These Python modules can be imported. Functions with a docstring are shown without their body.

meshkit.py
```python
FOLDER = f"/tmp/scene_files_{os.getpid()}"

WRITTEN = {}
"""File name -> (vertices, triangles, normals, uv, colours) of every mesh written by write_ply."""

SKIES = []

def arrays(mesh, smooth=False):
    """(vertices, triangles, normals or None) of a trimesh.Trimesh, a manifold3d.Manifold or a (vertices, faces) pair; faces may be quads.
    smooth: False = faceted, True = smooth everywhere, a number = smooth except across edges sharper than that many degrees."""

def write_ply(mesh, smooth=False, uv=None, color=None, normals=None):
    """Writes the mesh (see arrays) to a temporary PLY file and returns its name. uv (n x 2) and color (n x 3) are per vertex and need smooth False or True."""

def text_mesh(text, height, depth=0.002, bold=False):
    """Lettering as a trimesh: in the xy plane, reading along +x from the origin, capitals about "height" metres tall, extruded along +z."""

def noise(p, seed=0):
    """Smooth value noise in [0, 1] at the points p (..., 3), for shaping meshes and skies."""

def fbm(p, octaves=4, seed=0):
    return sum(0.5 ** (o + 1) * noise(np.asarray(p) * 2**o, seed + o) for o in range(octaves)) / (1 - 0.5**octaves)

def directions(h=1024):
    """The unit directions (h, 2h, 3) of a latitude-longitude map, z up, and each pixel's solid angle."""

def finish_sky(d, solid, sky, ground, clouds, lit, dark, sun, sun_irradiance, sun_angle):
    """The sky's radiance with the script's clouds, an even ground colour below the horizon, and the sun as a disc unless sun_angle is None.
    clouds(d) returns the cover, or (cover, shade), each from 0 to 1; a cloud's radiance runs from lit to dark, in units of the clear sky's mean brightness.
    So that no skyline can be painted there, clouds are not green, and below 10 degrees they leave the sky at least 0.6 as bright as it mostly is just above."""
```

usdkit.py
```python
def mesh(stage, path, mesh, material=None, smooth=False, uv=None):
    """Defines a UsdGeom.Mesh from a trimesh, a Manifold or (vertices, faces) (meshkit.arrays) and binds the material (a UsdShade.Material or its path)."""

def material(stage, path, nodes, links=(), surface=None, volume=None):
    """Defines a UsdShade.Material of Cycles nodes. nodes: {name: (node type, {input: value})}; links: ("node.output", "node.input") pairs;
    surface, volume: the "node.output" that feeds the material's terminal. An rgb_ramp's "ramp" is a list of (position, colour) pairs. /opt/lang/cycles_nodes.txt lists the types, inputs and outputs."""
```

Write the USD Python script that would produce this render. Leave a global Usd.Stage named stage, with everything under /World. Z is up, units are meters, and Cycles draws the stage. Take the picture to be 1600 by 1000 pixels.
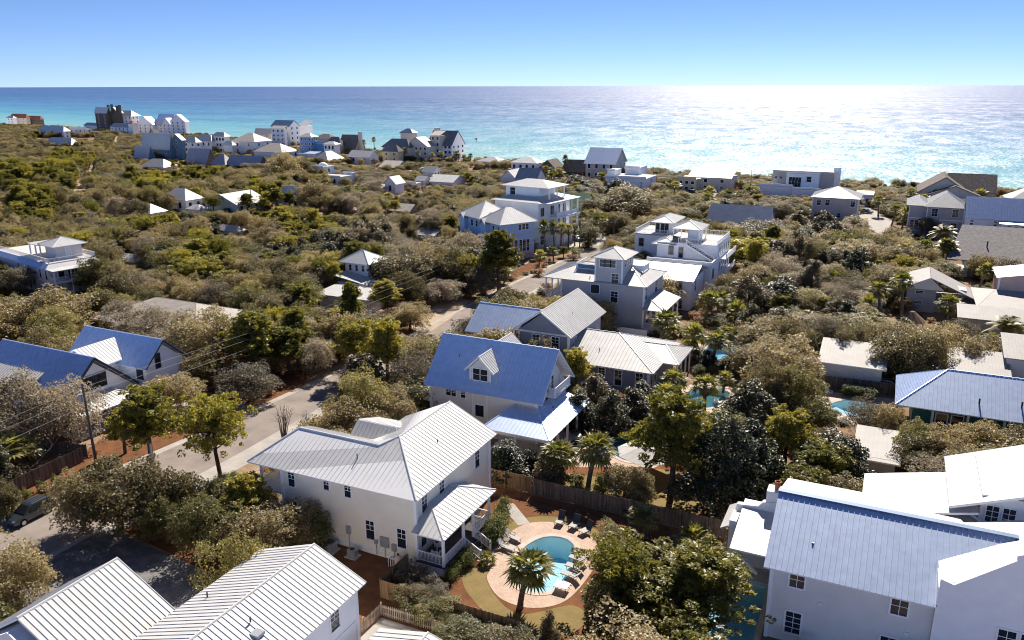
import math, random
import numpy as np, trimesh, manifold3d
import usdkit, meshkit
from shapely.geometry import Polygon, Point, LineString, box as sbox
from shapely.ops import unary_union
from shapely import contains_xy, prepare
from pxr import Usd, UsdGeom, UsdLux, UsdShade, Gf, Sdf, Vt

stage = Usd.Stage.CreateInMemory()
UsdGeom.SetStageUpAxis(stage, 'Z')
UsdGeom.SetStageMetersPerUnit(stage, 1.0)
UsdGeom.Xform.Define(stage, '/World')
UsdGeom.Scope.Define(stage, '/World/Looks')

# ------------------------------------------------------------------ camera, sky, sun, exposure
# world x runs along the shore streets, y towards the sea, z up; the drone hovers 42 m above the street
FPX, HY, CAMZ = 1250.0, 134.0, 42.0
TH = math.radians(-25.5)
PITCH = math.atan((500 - HY) / FPX)
ROLL = math.radians(-0.12)
EXPOSURE = 1.65
SUN_AZ, SUN_EL = math.radians(-7.0), math.radians(43.0)      # from +y towards +x ; above the horizon
SUN_INT, SKY_STR = 0.64, 0.05
SKY_TINT = (0.60, 0.63, 0.74)

F0 = np.array([math.sin(TH), math.cos(TH), 0.0])
R0 = np.array([math.cos(TH), -math.sin(TH), 0.0])
FWD = F0 * math.cos(PITCH) - np.array([0, 0, math.sin(PITCH)])
UP0 = F0 * math.sin(PITCH) + np.array([0, 0, math.cos(PITCH)])
RIGHT = math.cos(ROLL) * R0 + math.sin(ROLL) * UP0
UP = -math.sin(ROLL) * R0 + math.cos(ROLL) * UP0
cam = UsdGeom.Camera.Define(stage, '/World/camera')
cam.CreateHorizontalApertureAttr(36.0)
cam.CreateVerticalApertureAttr(22.5)
cam.CreateFocalLengthAttr(36.0 * FPX / 1600)
cam.CreateClippingRangeAttr((0.5, 200000.0))
cam.CreateExposureAttr(EXPOSURE)
_m = Gf.Matrix4d(*RIGHT, 0, *UP, 0, *(-FWD), 0, 0, 0, CAMZ, 1)
UsdGeom.Xformable(cam).AddTransformOp().Set(_m)

SUN = np.array([math.sin(SUN_AZ) * math.cos(SUN_EL), math.cos(SUN_AZ) * math.cos(SUN_EL), math.sin(SUN_EL)])
sky = UsdLux.DomeLight.Define(stage, '/World/sky')
sky.GetPrim().SetCustomDataByKey('kind', 'structure')
sm = usdkit.material(stage, '/World/Looks/sky_air', {
    's': ('sky_texture', {'sky_type': 'single_scattering', 'sun_disc': False, 'sun_elevation': SUN_EL, 'sun_rotation': SUN_AZ,
                          'altitude': 60.0, 'air_density': 0.5, 'aerosol_density': 0.0, 'ozone_density': 5.0}),
    't': ('mix_color', {'blend_type': 'multiply', 'fac': 1.0, 'b': SKY_TINT, 'use_clamp': False}),
    'b': ('background_shader', {'strength': SKY_STR})}, [('s.color', 't.a'), ('t.result', 'b.color')], surface='b.background')
UsdShade.MaterialBindingAPI.Apply(sky.GetPrim()).Bind(sm)
sun = UsdLux.DistantLight.Define(stage, '/World/sun')
sun.CreateIntensityAttr(SUN_INT)
sun.CreateAngleAttr(0.5)
sun.CreateColorAttr(Gf.Vec3f(1.0, 0.925, 0.82))
sun.CreateNormalizeAttr(True)
_z = SUN / np.linalg.norm(SUN)
_x = np.cross([0, 0, 1.0], _z); _x /= np.linalg.norm(_x)
_y = np.cross(_z, _x)
UsdGeom.Xformable(sun).AddTransformOp().Set(Gf.Matrix4d(*_x, 0, *_y, 0, *_z, 0, 0, 0, 200, 1))


def ray(px, py):
    x, y = (px - 800) / FPX, -(py - 500) / FPX
    return FWD + RIGHT * x + UP * y


def at(px, py, z=0.0):
    """the point at height z that stands at this place of the photograph"""
    d = ray(px, py)
    t = (z - CAMZ) / d[2]
    return np.array([d[0] * t, d[1] * t, z])


def proj(p):
    q = np.asarray(p, float) - [0, 0, CAMZ]
    zc = q @ FWD
    return np.stack([800 + FPX * (q @ RIGHT) / zc, 500 - FPX * (q @ UP) / zc, zc], -1)


# ------------------------------------------------------------------ materials
LOOKS = {}


def shade(name, base, rough=0.6, spec=0.3, metal=0.0, noise=None, amt=0.15, second=None, bump=None, lap=None, coat=0.0, rnd=0.0, stretch=None, thresh=None):
    """noise: scale of a colour noise (world metres); second: colour it runs to; bump: (scale, distance); lap: board courses per metre (relief)"""
    n = {'p': ('principled_bsdf', {'base_color': base, 'roughness': rough, 'specular_ior_level': spec, 'metallic': metal, 'coat_weight': coat}), 'g': ('geometry', {})}
    l = []
    vec = 'g.position'
    if stretch:
        n['mp'] = ('mapping', {'scale': stretch}); l.append(('g.position', 'mp.vector')); vec = 'mp.vector'
    if noise:
        n['n'] = ('noise_texture', {'scale': noise, 'detail': 6.0, 'roughness': 0.6}); l.append((vec, 'n.vector'))
        lo, hi = thresh or (0.3, 0.7)
        b2 = second or tuple(c * (1 - 2 * amt) for c in base)
        b1 = base if second else tuple(min(1, c * (1 + amt)) for c in base)
        n['r'] = ('rgb_ramp', {'ramp': [(0, b1), (lo, b1), (hi, b2), (1, b2)]})
        l += [('n.fac', 'r.fac')]
        last = 'r.color'
        if rnd:
            n['oi'] = ('object_info', {}); n['mr'] = ('map_range', {'to_min': 1 - rnd, 'to_max': 1 + rnd}); n['hs'] = ('hsv', {})
            l += [('oi.random', 'mr.value'), ('mr.result', 'hs.value'), ('r.color', 'hs.color')]; last = 'hs.color'
        l.append((last, 'p.base_color'))
    if bump:
        n['bn'] = ('noise_texture', {'scale': bump[0], 'detail': 4.0}); n['b'] = ('bump', {'strength': 1.0, 'distance': bump[1]})
        l += [(vec, 'bn.vector'), ('bn.fac', 'b.height'), ('b.normal', 'p.normal')]
    if lap:
        n['sx'] = ('separate_xyz', {}); n['lm'] = ('math', {'math_type': 'multiply', 'value2': lap}); n['lf'] = ('math', {'math_type': 'fraction'})
        n['lb'] = ('bump', {'strength': 0.8, 'distance': 0.03})
        l += [('g.position', 'sx.vector'), ('sx.z', 'lm.value1'), ('lm.value', 'lf.value1'), ('lf.value', 'lb.height'), ('lb.normal', 'p.normal')]
    LOOKS[name] = usdkit.material(stage, '/World/Looks/' + name, n, l, surface='p.BSDF')


def leafy(name, c1, c2, rough=0.42, spec=0.45, trans=0.25, tint=(1.5, 1.5, 0.6), scale=0.9):
    """leaves: two tones by noise, each plant a little different, some light coming through"""
    n = {'g': ('geometry', {}), 'n': ('noise_texture', {'scale': scale, 'detail': 3.0}), 'oi': ('object_info', {}),
         'ri': ('math', {'math_type': 'multiply', 'value2': 0.5}),
         'ad': ('math', {'math_type': 'add'}), 'sb': ('math', {'math_type': 'subtract', 'value2': 0.25}),
         'r': ('rgb_ramp', {'ramp': [(0, c1), (0.35, c1), (0.68, c2), (1, c2)]}),
         'mr': ('map_range', {'to_min': 0.82, 'to_max': 1.2}), 'hs': ('hsv', {}),
         'nf': ('noise_texture', {'scale': 5.5, 'detail': 1.0}), 'fi': ('map_range', {'from_min': 0.25, 'from_max': 0.75, 'to_min': 0.55, 'to_max': 1.75}), 'h2': ('hsv', {}),
         'p': ('principled_bsdf', {'roughness': rough, 'specular_ior_level': spec}), 'm': ('mix_color', {'blend_type': 'multiply', 'fac': 1.0, 'b': tint}),
         't': ('translucent_bsdf', {}), 'x': ('mix_closure', {'fac': trans})}
    l = [('g.position', 'n.vector'), ('oi.random', 'ri.value1'), ('n.fac', 'ad.value1'), ('ri.value', 'ad.value2'), ('ad.value', 'sb.value1'), ('sb.value', 'r.fac'),
         ('oi.random', 'mr.value'), ('mr.result', 'hs.value'), ('r.color', 'hs.color'),
         ('g.position', 'nf.vector'), ('nf.fac', 'fi.value'), ('fi.result', 'h2.value'), ('hs.color', 'h2.color'),
         ('h2.color', 'p.base_color'), ('h2.color', 'm.a'), ('m.result', 't.color'), ('p.BSDF', 'x.closure1'), ('t.BSDF', 'x.closure2')]
    LOOKS[name] = usdkit.material(stage, '/World/Looks/' + name, n, l, surface='x.closure')


shade('roof_white', (0.60, 0.59, 0.575), 0.5, 0.3, 0.0, noise=0.6, amt=0.05)
shade('roof_dull', (0.40, 0.375, 0.35), 0.6, 0.25, 0.0, noise=0.6, amt=0.06)
shade('roof_bright', (0.64, 0.635, 0.63), 0.5, 0.3, 0.0, noise=0.6, amt=0.03)
shade('roof_galvanised', (0.63, 0.73, 0.91), 0.38, 0.5, 0.55, noise=1.3, amt=0.06)
shade('roof_light_grey', (0.52, 0.51, 0.495), 0.5, 0.4, 0.1, noise=0.8, amt=0.07)
shade('roof_tan', (0.52, 0.47, 0.41), 0.6, 0.3, 0.0, noise=0.8, amt=0.1)
shade('roof_shingle_grey', (0.20, 0.19, 0.19), 0.85, 0.2, noise=1.5, amt=0.2, bump=(9, 0.02))
shade('roof_shingle_brown', (0.19, 0.16, 0.14), 0.85, 0.2, noise=1.2, amt=0.25, bump=(9, 0.02))
shade('roof_lavender', (0.36, 0.34, 0.37), 0.6, 0.3, 0.1, noise=0.8, amt=0.1)
shade('roof_green', (0.10, 0.22, 0.13), 0.5, 0.3, noise=0.5, amt=0.15)
shade('roof_blue', (0.10, 0.17, 0.30), 0.5, 0.3, 0.1, noise=0.5, amt=0.12)
shade('roof_terracotta', (0.35, 0.14, 0.08), 0.7, 0.2, noise=0.7, amt=0.2)
shade('siding_cream', (0.87, 0.80, 0.66), 0.7, 0.2, noise=0.4, amt=0.04, lap=6.0)
shade('siding_beige', (0.80, 0.74, 0.68), 0.7, 0.2, noise=0.4, amt=0.04, lap=6.0)
shade('siding_navy', (0.29, 0.29, 0.34), 0.65, 0.3, noise=0.5, amt=0.08, lap=6.0)
shade('siding_grey', (0.52, 0.49, 0.48), 0.7, 0.2, noise=0.5, amt=0.05, lap=6.0)
shade('siding_taupe', (0.50, 0.45, 0.41), 0.7, 0.2, noise=0.5, amt=0.05, lap=6.0)
shade('siding_lilac', (0.68, 0.62, 0.60), 0.7, 0.2, noise=0.5, amt=0.04, lap=6.0)
shade('siding_white', (0.87, 0.85, 0.83), 0.65, 0.25, noise=0.5, amt=0.03, lap=5.0)
shade('siding_blue', (0.42, 0.58, 0.76), 0.65, 0.25, noise=0.5, amt=0.04, lap=5.0)
shade('siding_bright_blue', (0.13, 0.29, 0.55), 0.65, 0.25, noise=0.5, amt=0.05)
shade('siding_teal', (0.13, 0.22, 0.29), 0.65, 0.25, noise=0.5, amt=0.06)
shade('siding_green', (0.24, 0.265, 0.225), 0.7, 0.2, noise=0.5, amt=0.05, lap=6.0)
shade('siding_deep_teal', (0.03, 0.16, 0.15), 0.6, 0.3, noise=0.5, amt=0.05)
shade('siding_mint', (0.48, 0.60, 0.53), 0.7, 0.2, noise=0.5, amt=0.04)
shade('board_white', (0.87, 0.85, 0.83), 0.65, 0.25, noise=0.5, amt=0.03)
shade('stucco_white', (0.88, 0.86, 0.84), 0.85, 0.15, noise=0.7, amt=0.03, bump=(14, 0.01))
shade('stucco_grey', (0.72, 0.68, 0.63), 0.85, 0.15, noise=0.7, amt=0.03, bump=(14, 0.01))
shade('stucco_tan', (0.66, 0.57, 0.47), 0.85, 0.15, noise=0.7, amt=0.05)
shade('stucco_yellow', (0.66, 0.55, 0.34), 0.85, 0.15, noise=0.7, amt=0.05)
shade('stucco_pink', (0.62, 0.42, 0.34), 0.85, 0.15, noise=0.7, amt=0.05)
shade('wood_brown', (0.16, 0.12, 0.09), 0.75, 0.2, noise=0.8, amt=0.15)
shade('trim_white', (0.86, 0.84, 0.82), 0.5, 0.3, noise=0.8, amt=0.02)
shade('trim_dark', (0.05, 0.055, 0.06), 0.5, 0.3)
shade('trim_grey', (0.42, 0.41, 0.40), 0.6, 0.3)
shade('glass_dark', (0.018, 0.022, 0.026), 0.06, 0.6)
shade('screen_dark', (0.05, 0.045, 0.042), 0.7, 0.1)
shade('deck_dark', (0.10, 0.09, 0.085), 0.8, 0.2, noise=1.5, amt=0.15)
shade('deck_pale', (0.62, 0.58, 0.54), 0.8, 0.2, noise=1.0, amt=0.08)
shade('fence_cedar', (0.30, 0.19, 0.10), 0.8, 0.15, noise=2.5, amt=0.22, stretch=(3, 3, 0.4), rnd=0.25)
shade('fence_weathered', (0.20, 0.155, 0.12), 0.85, 0.1, noise=2.5, amt=0.25, stretch=(3, 3, 0.4), rnd=0.3)
shade('fence_pale', (0.45, 0.37, 0.29), 0.8, 0.15, noise=2.5, amt=0.2, stretch=(3, 3, 0.4), rnd=0.25)
shade('pole_wood', (0.17, 0.145, 0.125), 0.85, 0.1, noise=2.0, amt=0.25, stretch=(3, 3, 0.3))
shade('metal_grey', (0.42, 0.43, 0.44), 0.4, 0.5, 0.5)
shade('metal_dark', (0.06, 0.06, 0.065), 0.45, 0.5, 0.3)
shade('wire_grey', (0.34, 0.32, 0.30), 0.6, 0.3)
shade('terracotta', (0.45, 0.17, 0.09), 0.75, 0.2, noise=3, amt=0.15)
shade('tank_tan', (0.62, 0.53, 0.44), 0.5, 0.3)
shade('plastic_white', (0.78, 0.77, 0.75), 0.45, 0.3)
shade('sling_grey', (0.46, 0.44, 0.41), 0.8, 0.15)
shade('cushion_dark', (0.06, 0.06, 0.07), 0.85, 0.1)
shade('canvas_grey', (0.55, 0.53, 0.50), 0.85, 0.1, noise=2, amt=0.06)
shade('rubber', (0.025, 0.025, 0.027), 0.85, 0.1)
shade('chrome_rim', (0.55, 0.56, 0.57), 0.3, 0.5, 0.8)
shade('paint_dark', (0.035, 0.045, 0.055), 0.35, 0.5, 0.3, coat=0.8)
shade('paint_white', (0.70, 0.71, 0.72), 0.4, 0.4, coat=0.5)
shade('paint_silver', (0.40, 0.42, 0.44), 0.35, 0.5, 0.6, coat=0.6)
shade('paint_blue', (0.05, 0.12, 0.30), 0.35, 0.5, 0.3, coat=0.6)
shade('lamp_red', (0.50, 0.015, 0.01), 0.25, 0.5, coat=0.6)
shade('lamp_clear', (0.65, 0.67, 0.68), 0.15, 0.5)
shade('bark', (0.115, 0.085, 0.065), 0.9, 0.1, noise=2, amt=0.25)
shade('bark_pale', (0.24, 0.20, 0.165), 0.9, 0.1, noise=2, amt=0.2)
shade('palm_trunk', (0.20, 0.155, 0.115), 0.9, 0.1, noise=3, amt=0.3, bump=(9, 0.05))
shade('thatch', (0.26, 0.19, 0.12), 0.9, 0.1, noise=2.5, amt=0.3)
# ground stuff
shade('forest_floor', (0.23, 0.145, 0.09), 0.95, 0.05, noise=0.11, second=(0.38, 0.29, 0.20), thresh=(0.42, 0.66), bump=(1.7, 0.15))
shade('pine_straw', (0.215, 0.098, 0.048), 0.95, 0.05, noise=0.8, second=(0.115, 0.055, 0.030), thresh=(0.35, 0.75), bump=(6, 0.06))
shade('asphalt_old', (0.29, 0.245, 0.215), 0.9, 0.15, noise=0.35, amt=0.12, bump=(8, 0.01))
shade('concrete', (0.43, 0.395, 0.355), 0.85, 0.15, noise=0.5, amt=0.1)
shade('gravel_grey', (0.155, 0.150, 0.150), 0.95, 0.1, noise=0.9, second=(0.32, 0.30, 0.28), thresh=(0.45, 0.75), bump=(7, 0.04))
shade('sand_path', (0.46, 0.36, 0.26), 0.95, 0.05, noise=0.3, amt=0.12)
shade('beach_sand', (0.68, 0.62, 0.54), 0.95, 0.05, noise=0.1, amt=0.05)
shade('lawn_dry', (0.27, 0.195, 0.085), 0.95, 0.05, noise=0.8, second=(0.20, 0.16, 0.07), thresh=(0.35, 0.7), bump=(12, 0.04))
shade('lawn_green', (0.17, 0.19, 0.045), 0.95, 0.05, noise=0.8, amt=0.15, bump=(12, 0.04))
shade('pool_plaster', (0.62, 0.80, 0.84), 0.7, 0.2)
shade('coping_stone', (0.58, 0.47, 0.39), 0.8, 0.2, noise=1.5, amt=0.1)
n = {'g': ('geometry', {}), 'mp': ('mapping', {'rotation': (0, 0, 0.5)}),
     'b': ('brick_texture', {'color1': (0.56, 0.43, 0.34), 'color2': (0.50, 0.35, 0.265), 'mortar': (0.32, 0.22, 0.165), 'scale': 1.0, 'mortar_size': 0.008, 'brick_width': 0.34, 'row_height': 0.17, 'bias': 0.0}),
     'n': ('noise_texture', {'scale': 0.7, 'detail': 4.0}), 'mr': ('map_range', {'to_min': 0.75, 'to_max': 1.25}), 'h': ('hsv', {}), 'p': ('principled_bsdf', {'roughness': 0.85, 'specular_ior_level': 0.2})}
LOOKS['pavers'] = usdkit.material(stage, '/World/Looks/pavers', n, [('g.position', 'mp.vector'), ('mp.vector', 'b.vector'), ('g.position', 'n.vector'), ('n.fac', 'mr.value'), ('mr.result', 'h.value'), ('b.color', 'h.color'), ('h.color', 'p.base_color')], surface='p.BSDF')
# pool water: clear surface over an absorbing body
def pool_water(name, colour, dens):
    n = {'g': ('geometry', {}), 'n': ('noise_texture', {'scale': 2.2, 'detail': 3.0, 'roughness': 0.6}), 'b': ('bump', {'strength': 0.5, 'distance': 0.035}),
         't': ('transparent_bsdf', {'color': (0.97, 0.99, 1.0)}), 's': ('glossy_bsdf', {'color': (1, 1, 1), 'roughness': 0.10}), 'f': ('fresnel', {'IOR': 1.33}), 'x': ('mix_closure', {}),
         'v': ('absorption_volume', {'color': colour, 'density': dens})}
    LOOKS[name] = usdkit.material(stage, '/World/Looks/' + name, n, [('g.position', 'n.vector'), ('n.fac', 'b.height'), ('b.normal', 's.normal'), ('b.normal', 'f.normal'), ('f.fac', 'x.fac'), ('t.BSDF', 'x.closure1'), ('s.BSDF', 'x.closure2')], surface='x.closure', volume='v.volume')
pool_water('water_pool', (0.03, 0.58, 0.82), 0.26)
pool_water('water_teal', (0.02, 0.40, 0.45), 0.8)
# leaves
leafy('leaf_oak', (0.138, 0.117, 0.052), (0.280, 0.230, 0.130), trans=0.45, tint=(1.45, 1.36, 0.95))
leafy('leaf_grey_oak', (0.170, 0.148, 0.108), (0.300, 0.256, 0.200), trans=0.45, tint=(1.35, 1.28, 1.0))
leafy('leaf_olive', (0.130, 0.124, 0.042), (0.250, 0.216, 0.092), trans=0.46, tint=(1.45, 1.4, 0.8))
leafy('leaf_pine', (0.150, 0.145, 0.032), (0.285, 0.250, 0.060), trans=0.48, tint=(1.5, 1.45, 0.6))
leafy('leaf_magnolia', (0.032, 0.042, 0.022), (0.150, 0.112, 0.065), rough=0.40, spec=0.5, trans=0.22, scale=2.5)
leafy('leaf_palm', (0.125, 0.132, 0.042), (0.255, 0.228, 0.092), rough=0.4, spec=0.4, trans=0.4)
leafy('leaf_shrub', (0.090, 0.108, 0.030), (0.180, 0.182, 0.058), trans=0.4)
leafy('leaf_rust', (0.20, 0.108, 0.046), (0.29, 0.165, 0.07), trans=0.38, tint=(1.4, 1.2, 0.9))
leafy('twig_pale', (0.22, 0.18, 0.135), (0.30, 0.25, 0.195), trans=0.05)
# ------------------------------------------------------------------ prims
USED, OFF = {}, {}
THINGS = []                                                       # (path, short landmark phrase, x, y)


def unique(parent, name):
    k = (parent, name)
    c = USED.get(k, 0)
    USED[k] = c + 1
    return f'{parent}/{name}' if c == 0 else f'{parent}/{name}_{c:03d}'


def keys(prim, label=None, cat=None, group=None, kind=None):
    for k, v in (('label', label), ('category', cat), ('group', group), ('kind', kind)):
        if v:
            prim.SetCustomDataByKey(k, v)


class MB:
    """collects shapes that become one mesh"""
    def __init__(s):
        s.v, s.f, s.n = [], [], 0

    def add(s, v, f):
        v = np.asarray(v, float)
        s.v.append(v); s.f.append(np.asarray(f, int) + s.n); s.n += len(v)
        return s

    def tm(s, m):
        return s.add(m.vertices, m.faces)

    def mf(s, m):
        m = m.to_mesh()
        return s.add(m.vert_properties[:, :3], m.tri_verts)

    def box(s, x0, x1, y0, y1, z0, z1):
        v = [(x, y, z) for z in (z0, z1) for y in (y0, y1) for x in (x0, x1)]
        f = [(0, 2, 1), (1, 2, 3), (4, 5, 6), (5, 7, 6), (0, 1, 4), (1, 5, 4), (2, 6, 3), (3, 6, 7), (0, 4, 2), (2, 4, 6), (1, 3, 5), (3, 7, 5)]
        return s.add(v, f)

    def slab(s, pts, off):
        """a plate: convex polygon pts, and the same moved by off"""
        p = np.asarray(pts, float); q = p + np.asarray(off, float); n = len(p)
        f = [(0, i + 1, i) for i in range(1, n - 1)] + [(n, n + i, n + i + 1) for i in range(1, n - 1)]
        for i in range(n):
            j = (i + 1) % n
            f += [(i, j, n + i), (j, n + j, n + i)]
        return s.add(np.vstack([p, q]), f)

    def bar(s, a, b, w, h=None, up=(0, 0, 1)):
        """square bar between two points"""
        a, b = np.asarray(a, float), np.asarray(b, float); h = h or w
        d = (b - a) / (np.linalg.norm(b - a) + 1e-9)
        u = np.asarray(up, float)
        if abs(d @ u) > 0.95:
            u = np.array([1.0, 0, 0])
        x = np.cross(d, u); x /= np.linalg.norm(x); y = np.cross(x, d)
        r = [x * w / 2 * i + y * h / 2 * j for i, j in ((-1, -1), (1, -1), (1, 1), (-1, 1))]
        return s.slab([a + q for q in r], b - a)

    def cyl(s, a, b, r0, r1=None, n=8, cap=True):
        a, b = np.asarray(a, float), np.asarray(b, float); r1 = r0 if r1 is None else r1
        d = (b - a) / (np.linalg.norm(b - a) + 1e-9)
        u = np.array([0, 0, 1.0]) if abs(d[2]) < 0.9 else np.array([1.0, 0, 0])
        x = np.cross(d, u); x /= np.linalg.norm(x); y = np.cross(d, x)
        t = np.arange(n) * 2 * np.pi / n
        ring = np.cos(t)[:, None] * x + np.sin(t)[:, None] * y
        v = np.vstack([a + ring * r0, b + ring * r1])
        f = []
        for i in range(n):
            j = (i + 1) % n
            f += [(i, j, n + i), (j, n + j, n + i)]
        if cap:
            f += [(0, i + 1, i) for i in range(1, n - 1)] + [(n, n + i, n + i + 1) for i in range(1, n - 1)]
        return s.add(v, f)

    def tube(s, pts, radii, n=6):
        pts = [np.asarray(p, float) for p in pts]
        for i in range(len(pts) - 1):
            s.cyl(pts[i], pts[i + 1], radii[i], radii[i + 1], n, cap=(i == len(pts) - 2))
        return s

    def get(s):
        return np.vstack(s.v), np.vstack(s.f)


def put(name, mb, mat, parent='/World', off=None, smooth=False, **kw):
    """ONE mesh prim of the scene, under a thing or a part, or on its own"""
    path = unique(parent, name)
    v, f = mb.get() if isinstance(mb, MB) else mb
    o = OFF.get(parent, np.zeros(3)) if off is None else off
    OFF[path] = o
    m = usdkit.mesh(stage, path, (v - o, f), LOOKS[mat], smooth=smooth)
    keys(m.GetPrim(), **kw)
    return path


def thing(name, label, cat, base=(0, 0, 0), rot=0.0, group=None, local=False, kind=None):
    path = unique('/World', name)
    x = UsdGeom.Xform.Define(stage, path)
    x.AddTranslateOp().Set(Gf.Vec3d(*map(float, base)))
    if rot:
        x.AddRotateZOp().Set(float(rot))
    keys(x.GetPrim(), label, cat, group, kind)
    OFF[path] = np.zeros(3) if (local or rot) else np.asarray(base, float)
    return path


def kind_class(name):
    path = '/World/' + name
    stage.CreateClassPrim(path)
    OFF[path] = np.zeros(3)
    return path


def copy_of(klass, name, label, cat, loc, rot=0.0, scale=1.0, group=None):
    path = unique('/World', name)
    x = UsdGeom.Xform.Define(stage, path)
    x.AddTranslateOp().Set(Gf.Vec3d(*map(float, loc)))
    if rot:
        x.AddRotateZOp().Set(float(rot))
    if np.ndim(scale) or scale != 1.0:
        x.AddScaleOp().Set(Gf.Vec3f(*map(float, np.broadcast_to(scale, 3))))
    p = x.GetPrim()
    p.GetReferences().AddInternalReference(klass)
    p.SetInstanceable(True)
    keys(p, label, cat, group)
    return path


def sheet(name, poly, z, mat, parent='/World', **kw):
    """flat ground piece, 3 mm to some centimetres thick, top at z"""
    mb = MB()
    for g in getattr(poly, 'geoms', [poly]):
        v, f = trimesh.creation.triangulate_polygon(g, engine='earcut')
        v3 = np.c_[v, np.full(len(v), z)]
        e1 = v3[f[:, 1]] - v3[f[:, 0]]; e2 = v3[f[:, 2]] - v3[f[:, 0]]
        flip = np.cross(e1, e2)[:, 2] < 0
        f = np.where(flip[:, None], f[:, ::-1], f)
        mb.add(v3, f)
    return put(name, mb, mat, parent, **kw)


def wall_ring(mb, poly, z0, z1):
    """upright faces along the outline of a polygon"""
    for ring in [poly.exterior, *poly.interiors]:
        c = np.array(ring.coords)[:-1]
        n = len(c)
        v = np.vstack([np.c_[c, np.full(n, z0)], np.c_[c, np.full(n, z1)]])
        f = []
        for i in range(n):
            j = (i + 1) % n
            f += [(i, j, n + i), (j, n + j, n + i)]
        mb.add(v, f)
    return mb


def prism_y(xz, y0, y1):
    """upright plate with the outline xz, between y0 and y1"""
    m = trimesh.creation.extrude_polygon(Polygon(xz), y1 - y0, engine='earcut')
    v = np.array(m.vertices)
    return MB().add(np.c_[v[:, 0], y1 - v[:, 2], v[:, 1]], m.faces)


# ------------------------------------------------------------------ roofs
def hipf(x0, x1, y0, y1, ze, zr, inset=None):
    dx, dy = x1 - x0, y1 - y0
    if dx >= dy:
        i = dy / 2 if inset is None else inset; i = min(i, dx / 2 - 0.01); ym = (y0 + y1) / 2
        a, b = (x0 + i, ym, zr), (x1 - i, ym, zr)
        return [[(x0, y0, ze), (x1, y0, ze), b, a], [(x1, y0, ze), (x1, y1, ze), b], [(x1, y1, ze), (x0, y1, ze), a, b], [(x0, y1, ze), (x0, y0, ze), a]]
    i = dx / 2 if inset is None else inset; i = min(i, dy / 2 - 0.01); xm = (x0 + x1) / 2
    a, b = (xm, y0 + i, zr), (xm, y1 - i, zr)
    return [[(x0, y0, ze), (x1, y0, ze), a], [(x1, y0, ze), (x1, y1, ze), b, a], [(x1, y1, ze), (x0, y1, ze), b], [(x0, y1, ze), (x0, y0, ze), a, b]]


def gabf(x0, x1, y0, y1, ze, zr, axis, at_=None, ze2=None):
    ze2 = ze if ze2 is None else ze2
    if axis == 'x':
        m = (y0 + y1) / 2 if at_ is None else at_
        return [[(x0, y0, ze), (x1, y0, ze), (x1, m, zr), (x0, m, zr)], [(x1, y1, ze2), (x0, y1, ze2), (x0, m, zr), (x1, m, zr)]]
    m = (x0 + x1) / 2 if at_ is None else at_
    return [[(x1, y0, ze2), (x1, y1, ze2), (m, y1, zr), (m, y0, zr)], [(x0, y1, ze), (x0, y0, ze), (m, y0, zr), (m, y1, zr)]]


def shedf(x0, x1, y0, y1, zlow, zhigh, low):
    z = {'x-': (zlow, zhigh, zhigh, zlow), 'x+': (zhigh, zlow, zlow, zhigh), 'y-': (zlow, zlow, zhigh, zhigh), 'y+': (zhigh, zhigh, zlow, zlow)}[low]
    return [[(x0, y0, z[0]), (x1, y0, z[1]), (x1, y1, z[2]), (x0, y1, z[3])]]


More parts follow.
